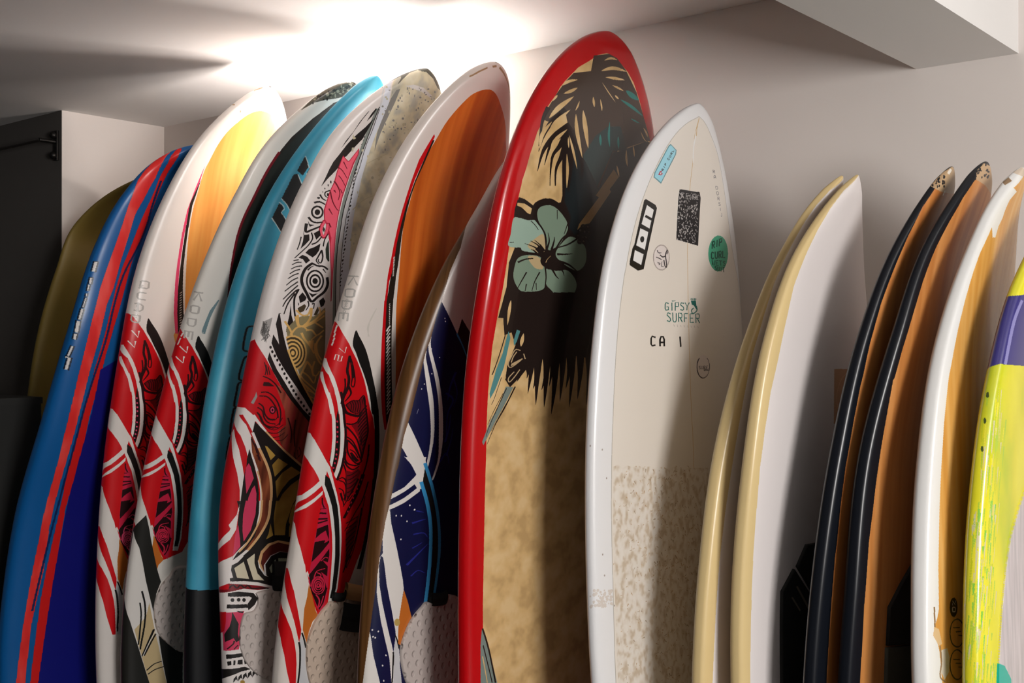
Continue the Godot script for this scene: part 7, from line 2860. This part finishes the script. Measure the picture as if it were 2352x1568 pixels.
func art_teal() -> void:
	p("k",[279,481,256,472,208,525,217,598,237,658,251,644,284,617,308,600,292,540])
	p("k",[314,625,297,631,284,644,296,666,245,710,262,779,337,702,323,655])
	p("k",[211,459,203,432,184,421,182,463,194,486])
	p("k",[266,460,257,423,248,389,212,430,230,475])
	p("k",[189,447,204,475,195,488,162,447])
	s("wht",4,3,0,[337,702,301,738,265,777])
	s("wht",4,3,0,[307,601,276,621,237,660])
	s("wht",4,3,0,[316,619,292,632,279,646,294,666,245,711])
	s("wht",4,3,0,[256,476,208,527])
	s("wht",4,3,0,[211,463,193,488])
	s("wht",4,3,0,[248,389,207,435])
	s("wht2",9,9,1,[344,1254,383,1254,401,1271,412,1349,407,1377,372,1384])
	s("k",6,6,1,[344,1254,383,1254,401,1271,412,1349,407,1377,372,1384])
	s("wht2",9,9,1,[370,1405,396,1412,409,1441,423,1519,398,1532])
	s("k",6,6,1,[370,1405,396,1412,409,1441,423,1519,398,1532])
	s("wht2",9,9,1,[397,1540,423,1548,431,1598,438,1662,410,1670])
	s("k",6,6,1,[397,1540,423,1548,431,1598,438,1662,410,1670])
	s("wht2",9,9,1,[425,1677,440,1684,451,1805,409,1814])
	s("k",6,6,1,[425,1677,440,1684,451,1805,409,1814])
	s("wht2",9,9,1,[432,1820,454,1833,462,1947,414,1971])
	s("k",6,6,1,[432,1820,454,1833,462,1947,414,1971])
	p("k",[772,2592,83,2630,38,3506,734,3403])

func art_cream_near() -> void:
	p("wdeck",[-1,1,12,10,82,63,142,132,197,210,245,293,310,423,358,574,388,691,421,801,444,934,459,1066,462,1220,462,1385,460,1559,463,1833,463,2038,-811,2286,-462,480,-184,142])
	p("card",[-44,726,-227,729,-262,957,-68,938])
	s("cardl",3,3,1,[-252,963,-210,952,-172,938,-140,919,-114,898,-95,875,-84,851,-81,827,-87,804,-100,782,-120,763,-148,748,-181,736,-220,729])

func art_cream_far() -> void:
	p("wdeck",[-1,1,-1,8,53,54,90,112,134,197,179,292,225,408,263,531,302,674,327,817,351,969,375,1115,401,1258,426,1429,441,1630,452,1863,452,2078,-1066,2328,-591,473,-38,19])

func art_black_far() -> void:
	p("wood",[23,9,45,29,92,80,138,150,181,246,224,357,273,484,311,619,335,733,346,770,373,898,400,1047,414,1174,423,1305,429,1351,435,1515,442,1779,443,1977,-989,2227,-544,477,-94,73,-30,21])
	p("worn",[118,79,67,31,8,1,-36,9,-74,73,-66,82,61,86])
	e("b",53,55,-3,0,-1,5)
	e("b",55,41,-4,-1,1,3)
	e("b",84,74,-2,-1,0,5)
	e("b",118,79,0,0,3,4)
	e("b",79,52,-4,-1,0,4)
	e("b",76,48,-3,-1,0,2)
	e("b",132,49,-2,0,-1,4)
	e("b",75,48,-3,-1,0,3)
	e("b",129,48,-5,0,0,3)
	e("b",102,75,-4,-1,-1,3)
	e("b",61,59,-4,-1,-1,4)
	e("b",54,38,-4,-1,1,4)
	e("b",137,67,-6,0,-2,4)
	e("b",76,69,-3,-1,0,3)
	e("b",50,67,-5,-1,-3,4)
	e("b",102,59,-8,-1,-5,2)
	e("b",114,35,-5,0,-1,4)
	e("b",81,41,-11,-3,-4,1)
	e("b",129,31,-3,0,-1,6)
	e("b",78,39,0,0,5,4)
	e("b",61,60,-5,-1,-1,2)
	e("b",61,53,-4,-1,0,4)
	e("b",141,35,-2,0,0,3)
	e("b",89,67,-3,-1,0,2)
	e("b",83,43,-9,-2,-4,2)
	e("b",115,52,-14,5,-9,11)
	e("b",80,57,-3,-1,0,4)
	e("b",77,72,-3,-1,0,2)
	e("b",87,61,-2,-1,0,4)
	e("b",76,59,-4,-1,0,2)
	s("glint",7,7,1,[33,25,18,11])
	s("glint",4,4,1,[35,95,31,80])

func art_black_near() -> void:
	p("wood",[22,10,29,23,91,71,135,130,178,211,219,302,266,422,308,544,339,646,361,743,367,751,379,896,392,1022,414,1190,433,1298,449,1501,451,1759,449,1954,-1300,2202,-837,814,-154,99,-49,25])
	p("worn",[77,39,30,8,-29,11,-54,29,-121,101,-5,74,83,65])
	e("b",108,29,-5,0,0,5)
	e("b",3,26,-10,-1,-1,4)
	e("b",62,34,-5,-1,1,3)
	e("b",69,37,-3,-1,1,2)
	e("b",43,53,-6,-1,-1,3)
	e("b",57,30,-4,-1,1,2)
	e("b",75,27,-5,-1,-1,4)
	e("b",58,31,-4,-1,1,5)
	e("b",106,60,-2,0,0,2)
	e("b",113,13,-3,0,0,4)
	e("b",12,29,-6,-1,-1,2)
	e("b",72,45,-3,-1,1,3)
	e("b",106,19,-6,0,0,4)
	e("b",105,17,-4,0,0,4)
	e("b",87,15,-5,0,0,3)
	e("b",74,40,-3,-1,2,4)
	e("b",-9,47,-10,-1,-2,4)
	e("b",91,13,-6,0,0,5)
	e("b",100,43,-8,0,-4,4)
	e("b",108,26,-4,0,0,3)
	e("b",81,55,-3,-1,0,2)
	e("b",-16,42,-7,-1,-1,3)
	e("b",69,43,-5,-1,0,2)
	e("b",-11,30,-11,-1,-1,3)
	e("b",106,22,-3,0,0,5)
	e("b",8,40,-6,-1,-2,3)
	e("b",19,12,-7,-1,0,3)
	e("b",20,45,-10,-1,-2,4)
	e("b",88,35,-8,-3,-4,2)
	e("b",101,61,-2,-1,0,2)
	e("b",59,24,-3,-1,2,5)
	e("b",65,37,-2,0,1,5)
	e("b",36,10,-5,-1,2,2)
	e("b",54,34,-6,-1,0,2)

func art_bamboo() -> void:
	p("wood",[4,25,58,66,91,114,151,227,191,293,220,358,255,451,286,543,320,656,337,705,374,853,402,991,425,1128,452,1309,463,1433,474,1459,490,1484,497,1510,479,1539,472,1567,471,1621,469,1658,488,1832,-1588,2091,-1376,303,-401,16,-78,-2])
	p("wht",[58,66,30,74,61,106,73,140,79,167,98,198,108,235,129,237,140,203,166,241,91,114])
	p("patch",[463,1560,429,1560,417,1590,427,1636,455,1654,472,1628])
	s("dirt2",4,4,1,[469,1540,466,1595,478,1640,453,1661])
	s("dirt2",4,4,1,[484,1424,487,1484])
	p("cream4",[491,1484,469,1494,457,1542,474,1546,496,1513])
	s("dirt2",10,10,1,[94,63,71,47])
	p("tipw",[61,26,9,1,-33,11,4,25])
	s("gring",4,4,1,[302,1536,308,1552,322,1563,341,1570,362,1569,381,1562,396,1550,404,1534,406,1517,401,1501,390,1488,373,1482,353,1482,333,1489,316,1501,305,1518,302,1535])
	s("gring",3,3,1,[382,1504,336,1512])
	s("gring",3,3,1,[366,1520,328,1526])
	s("gring",3,3,1,[348,1535,319,1541])
	s("gring",4,4,1,[314,1635,321,1652,335,1664,354,1671,374,1670,393,1662,407,1649,415,1633,417,1615,411,1598,400,1585,383,1578,363,1578,343,1586,326,1599,316,1617,314,1635])
	s("gring",3,3,1,[393,1603,348,1612])
	s("gring",3,3,1,[377,1618,340,1626])
	s("gring",3,3,1,[360,1634,332,1640])
	e("b",373,1441,-27,4,3,30)
	s("wht2",4,4,0,[381,1433,380,1420,360,1436,359,1423])
	s("wht2",4,4,0,[380,1440,364,1443,361,1446,362,1454,365,1456,381,1454,383,1451,382,1442,380,1440])

func art_lime() -> void:
	p("purp",[237,337,327,357,500,376,512,585,420,587,354,561,178,567,-1496,577,-1331,329])
	p("pad17",[-40,940,180,962,247,1023,319,1111,359,1201,391,1308,415,1415,428,1486,447,1710,-1588,1959,-1580,991])
	p("teal5",[430,1480,392,1495,348,1545,340,1735,462,1707])
	s("purl",8,8,1,[251,358,289,429,334,560])
	s("y1",2,1,1,[481,1237,491,1292])
	s("y2",2,1,1,[534,1268,549,1322])
	s("y3",4,1,1,[441,891,456,966])
	s("gr1",4,1,1,[505,1285,520,1370])
	s("gr1",3,1,1,[438,1116,459,1218])
	s("pale",3,1,1,[531,1531,539,1588])
	s("y1",3,1,1,[503,1234,520,1332])
	s("y2",4,1,1,[448,1205,467,1296])
	s("y3",3,1,1,[478,1291,491,1362])
	s("gr1",3,1,1,[595,1500,591,1521])
	s("gr1",5,1,1,[348,820,362,889])
	s("pale",5,1,1,[491,1134,508,1229])
	s("y1",2,1,1,[356,706,369,779])
	s("y2",4,1,1,[403,921,411,962])
	s("y3",5,1,1,[463,1113,471,1154])
	s("gr1",3,1,1,[450,1121,464,1196])
	s("gr1",3,1,1,[511,1313,528,1412])
	s("pale",5,1,1,[401,777,413,836])
	s("y1",2,1,1,[376,893,382,921])
	s("y2",3,1,1,[393,878,408,953])
	s("y3",4,1,1,[405,997,413,1041])
	s("gr1",3,1,1,[415,956,432,1047])
	s("gr1",2,1,1,[418,779,428,825])
	s("pale",5,1,1,[431,1009,442,1066])
	s("y1",3,1,1,[516,1509,528,1596])
	s("y2",2,1,1,[558,1342,580,1376])
	s("y3",3,1,1,[400,901,405,930])
	s("gr1",2,1,1,[443,1177,458,1247])
	s("gr1",5,1,1,[375,668,393,760])
	s("pale",2,1,1,[507,1200,513,1232])
	s("y1",4,1,1,[411,853,418,891])
	s("y2",4,1,1,[391,898,405,967])
	s("y3",2,1,1,[405,840,423,937])
	s("gr1",3,1,1,[529,1504,544,1608])
	s("gr1",4,1,1,[440,1071,454,1144])
	s("pale",3,1,1,[565,1446,591,1546])
	s("y1",3,1,1,[497,1484,507,1543])
	s("y2",5,1,1,[495,1472,509,1557])
	s("y3",2,1,1,[539,1520,548,1574])
	s("gr1",4,1,1,[470,1021,485,1105])
	s("gr1",3,1,1,[522,1506,528,1552])
	s("pale",4,1,1,[456,1081,475,1181])
	s("y1",2,1,1,[443,909,457,981])
	s("y2",4,1,1,[407,1042,427,1141])
	s("y3",3,1,1,[481,1125,494,1198])
	s("gr1",2,1,1,[442,1230,460,1314])
	s("gr1",4,1,1,[374,755,394,860])
	s("pale",5,1,1,[539,1414,547,1460])
	s("y1",4,1,1,[531,1451,545,1541])
	s("y2",5,1,1,[505,1355,517,1434])
	s("y3",2,1,1,[422,1013,441,1115])
	s("gr1",3,1,1,[422,836,436,908])
	s("gr1",2,1,1,[592,1541,600,1592])
	s("pale",5,1,1,[386,760,392,791])
	s("y1",2,1,1,[548,1341,585,1447])
	s("y2",4,1,1,[485,1099,492,1138])
	s("y3",3,1,1,[592,1485,603,1510])
	s("gr1",4,1,1,[552,1530,577,1629])
	s("gr1",3,1,1,[423,1035,431,1077])
	s("pale",2,1,1,[362,616,383,723])
	s("y1",4,1,1,[372,681,391,783])
	s("y2",2,1,1,[559,1538,598,1663])
	s("y3",2,1,1,[523,1349,538,1441])
	s("gr1",3,1,1,[372,897,389,986])
	s("gr1",2,1,1,[383,963,391,1005])
	s("pale",2,1,1,[355,642,373,744])
	s("y1",3,1,1,[487,1338,494,1380])
	s("y2",2,1,1,[509,1156,529,1257])
	s("y3",4,1,1,[368,732,381,799])
	s("gr1",5,1,1,[519,1225,531,1288])
	s("gr1",2,1,1,[446,891,465,987])
	s("pale",2,1,1,[382,993,401,1089])
	s("y1",4,1,1,[377,669,393,751])
	s("y2",3,1,1,[405,782,418,845])
	s("y3",4,1,1,[491,1257,501,1316])
	s("gr1",3,1,1,[410,881,427,970])
	s("gr1",5,1,1,[430,623,427,708])
	s("pale",5,1,1,[548,1297,577,1351])
	s("y1",5,1,1,[476,1138,495,1240])
	s("y2",5,1,1,[387,834,404,926])
	s("y3",3,1,1,[514,1484,518,1515])
	s("gr1",5,1,1,[386,783,399,854])
	s("gr1",2,1,1,[437,824,443,852])
	s("pale",4,1,1,[521,1465,528,1511])
	s("y1",4,1,1,[500,1227,505,1255])
	s("y2",2,1,1,[508,1163,520,1229])
	s("y3",3,1,1,[419,996,433,1071])
	s("gr1",3,1,1,[528,1343,542,1421])
	s("gr1",5,1,1,[479,1210,492,1283])
	s("pale",5,1,1,[475,1388,483,1431])
	s("y1",2,1,1,[519,1249,524,1275])
	s("y2",5,1,1,[437,1035,456,1131])
	s("y3",5,1,1,[505,1490,519,1583])
	s("gr1",3,1,1,[535,1329,550,1402])
	s("gr1",3,1,1,[510,1260,527,1358])
	s("pale",5,1,1,[477,1041,495,1140])
	s("y1",5,1,1,[597,1551,600,1602])
	s("y2",2,1,1,[587,1480,606,1531])
	s("y3",4,1,1,[492,1402,508,1500])
	s("gr1",3,1,1,[454,1005,469,1083])
	s("gr1",5,1,1,[543,1532,553,1595])
	s("pale",5,1,1,[426,844,432,877])
	s("y1",5,1,1,[468,1102,486,1198])
	s("y2",5,1,1,[431,793,450,890])
	s("y3",3,1,1,[446,1124,451,1152])
	s("gr1",4,1,1,[404,665,410,696])
	s("gr1",2,1,1,[479,1154,494,1237])
	s("pale",4,1,1,[431,817,445,884])
	s("y1",2,1,1,[348,761,358,817])
	s("y2",3,1,1,[382,838,387,865])
	s("y3",2,1,1,[415,874,426,931])
	s("gr1",5,1,1,[334,736,347,809])
	s("gr1",3,1,1,[531,1524,545,1622])
	s("pale",3,1,1,[385,881,395,934])
	s("y1",5,1,1,[463,1058,481,1160])
	s("y2",3,1,1,[465,1301,475,1346])
	s("y3",2,1,1,[420,928,425,956])
	s("gr1",2,1,1,[442,837,451,884])
	s("gr1",4,1,1,[425,880,438,949])
	s("pale",2,1,1,[428,874,446,969])
	s("y1",5,1,1,[492,1096,497,1124])
	s("y2",5,1,1,[493,1243,509,1332])
	s("y3",5,1,1,[478,1160,483,1186])
	s("gr1",2,1,1,[549,1358,579,1425])
	s("gr1",5,1,1,[558,1523,569,1563])
	s("pale",2,1,1,[450,888,456,920])
	s("y1",5,1,1,[466,1016,481,1096])
	s("y2",4,1,1,[426,733,443,820])
	s("y3",3,1,1,[593,1470,606,1536])
	s("gr1",5,1,1,[406,769,425,863])
	s("gr1",2,1,1,[543,1416,555,1479])
	s("pale",5,1,1,[365,806,371,841])
	s("y1",5,1,1,[546,1536,558,1610])
	s("y2",2,1,1,[476,1298,492,1381])
	s("y3",2,1,1,[496,1357,505,1410])
	s("gr1",4,1,1,[426,936,436,991])
	s("gr1",2,1,1,[420,980,439,1080])
	s("pale",3,1,1,[453,1199,458,1227])
	s("y1",3,1,1,[502,1380,511,1436])
	s("y2",5,1,1,[364,614,382,707])
	s("y3",3,1,1,[500,1290,508,1335])
	s("gr1",3,1,1,[407,756,412,783])
	s("gr1",4,1,1,[525,1359,540,1452])
	s("pale",3,1,1,[467,1361,474,1395])
	s("y1",2,1,1,[421,750,437,834])
	s("y2",4,1,1,[434,1176,447,1235])
	s("y3",4,1,1,[359,714,375,804])
	s("gr1",2,1,1,[529,1488,540,1561])
	s("gr1",3,1,1,[530,1397,543,1478])
	s("pale",4,1,1,[392,738,412,840])
	s("gr1",2,1,1,[454,1044,467,1111])
	s("gr2",5,1,1,[422,983,431,1035])
	s("pale",2,1,1,[463,1161,469,1188])
	s("gr1",2,1,1,[441,1291,452,1338])
	s("gr2",2,1,1,[428,984,435,1023])
	s("pale",2,1,1,[418,1128,428,1173])
	s("gr1",3,1,1,[496,1085,509,1154])
	s("gr2",5,1,1,[511,1232,517,1266])
	s("pale",6,1,1,[499,1444,505,1478])
	s("gr1",4,1,1,[487,1160,492,1188])
	s("gr2",3,1,1,[493,1443,503,1504])
	s("pale",3,1,1,[514,1359,521,1402])
	s("gr1",4,1,1,[441,1150,448,1180])
	s("gr2",3,1,1,[428,1186,435,1218])
	s("pale",6,1,1,[506,1371,515,1428])
	s("gr1",5,1,1,[468,1182,472,1202])
	s("gr2",4,1,1,[461,1189,467,1220])
	s("pale",4,1,1,[418,1263,434,1331])
	s("gr1",5,1,1,[477,1078,486,1126])
	s("gr2",3,1,1,[451,1477,463,1536])
	s("pale",3,1,1,[502,1296,510,1345])
	s("gr1",4,1,1,[518,1288,522,1312])
	s("gr2",2,1,1,[497,1218,509,1289])
	s("pale",5,1,1,[458,1502,462,1521])
	s("gr1",5,1,1,[512,1375,521,1431])
	s("gr2",5,1,1,[470,1019,475,1045])
	s("pale",5,1,1,[489,1054,494,1079])
	s("gr1",3,1,1,[410,1096,414,1117])
	s("gr2",4,1,1,[483,1056,488,1086])
	s("pale",4,1,1,[476,1103,488,1168])
	s("gr1",3,1,1,[469,987,479,1039])
	s("gr2",4,1,1,[488,1036,495,1074])
	s("pale",3,1,1,[498,1241,503,1269])
	s("gr1",2,1,1,[530,1465,533,1488])
	s("gr2",3,1,1,[519,1290,525,1325])
	s("pale",3,1,1,[480,1215,492,1278])
	s("gr1",2,1,1,[432,1073,438,1104])
	s("gr2",4,1,1,[405,995,416,1050])
	s("pale",4,1,1,[423,1033,428,1056])
	s("gr1",6,1,1,[498,1437,502,1466])
	s("gr2",4,1,1,[471,1008,480,1060])
	s("pale",6,1,1,[480,1088,487,1128])
	s("gr1",3,1,1,[532,1526,542,1591])
	s("gr2",5,1,1,[470,1120,474,1143])
	s("pale",5,1,1,[509,1366,512,1387])
	s("gr1",4,1,1,[529,1518,540,1589])
	s("gr2",3,1,1,[437,1112,450,1172])
	s("pale",2,1,1,[505,1297,513,1347])
	s("gr1",4,1,1,[440,1185,453,1245])
	s("gr2",4,1,1,[465,1483,475,1533])
	s("pale",5,1,1,[495,1058,501,1091])
	s("gr1",5,1,1,[523,1521,533,1592])
	s("gr2",5,1,1,[457,1072,463,1106])
	s("pale",3,1,1,[480,1178,488,1227])
	s("gr1",4,1,1,[481,1418,485,1440])
	s("gr2",2,1,1,[425,1229,440,1297])
	s("pale",2,1,1,[479,1405,488,1449])
	s("gr1",6,1,1,[481,1474,491,1526])
	s("gr2",3,1,1,[467,1048,470,1069])
	s("pale",5,1,1,[511,1528,520,1590])
	s("gr1",2,1,1,[443,1283,450,1313])
	s("gr2",2,1,1,[494,1098,499,1122])
	s("pale",3,1,1,[486,1025,495,1073])
	s("gr1",5,1,1,[486,1527,499,1594])
	s("gr2",3,1,1,[442,1482,450,1521])
	s("pale",6,1,1,[406,1029,412,1062])
	s("gr1",5,1,1,[454,1386,458,1407])
	s("gr2",5,1,1,[426,1029,430,1050])
	s("pale",2,1,1,[481,1016,489,1060])
	s("gr1",4,1,1,[468,1044,472,1067])
	s("gr2",3,1,1,[490,1387,499,1435])
	s("pale",4,1,1,[465,1242,478,1310])
	s("gr1",5,1,1,[509,1519,517,1570])
	s("gr2",2,1,1,[424,1041,436,1104])
	s("pale",3,1,1,[494,1343,499,1372])
	s("gr1",5,1,1,[413,1061,426,1125])
	s("gr2",4,1,1,[439,1083,445,1117])
	s("pale",4,1,1,[411,995,418,1033])
	s("gr1",4,1,1,[481,1049,492,1109])
	s("gr2",5,1,1,[493,1315,502,1368])
	s("pale",3,1,1,[461,1438,469,1480])
	s("gr1",3,1,1,[516,1474,522,1522])
	s("gr2",5,1,1,[497,1228,508,1294])
	s("pale",5,1,1,[440,1184,453,1245])
	s("gr1",3,1,1,[513,1386,521,1439])
	s("gr2",5,1,1,[512,1246,516,1266])
	s("pale",2,1,1,[477,1236,487,1288])
	s("gr1",5,1,1,[462,1343,467,1365])
	s("gr2",2,1,1,[478,1262,484,1298])
	s("pale",4,1,1,[486,1097,497,1158])
	e("blk",403,660,-5,-1,1,9)
	e("blk",421,739,-4,0,1,9)
	e("blk",440,825,-4,0,1,9)
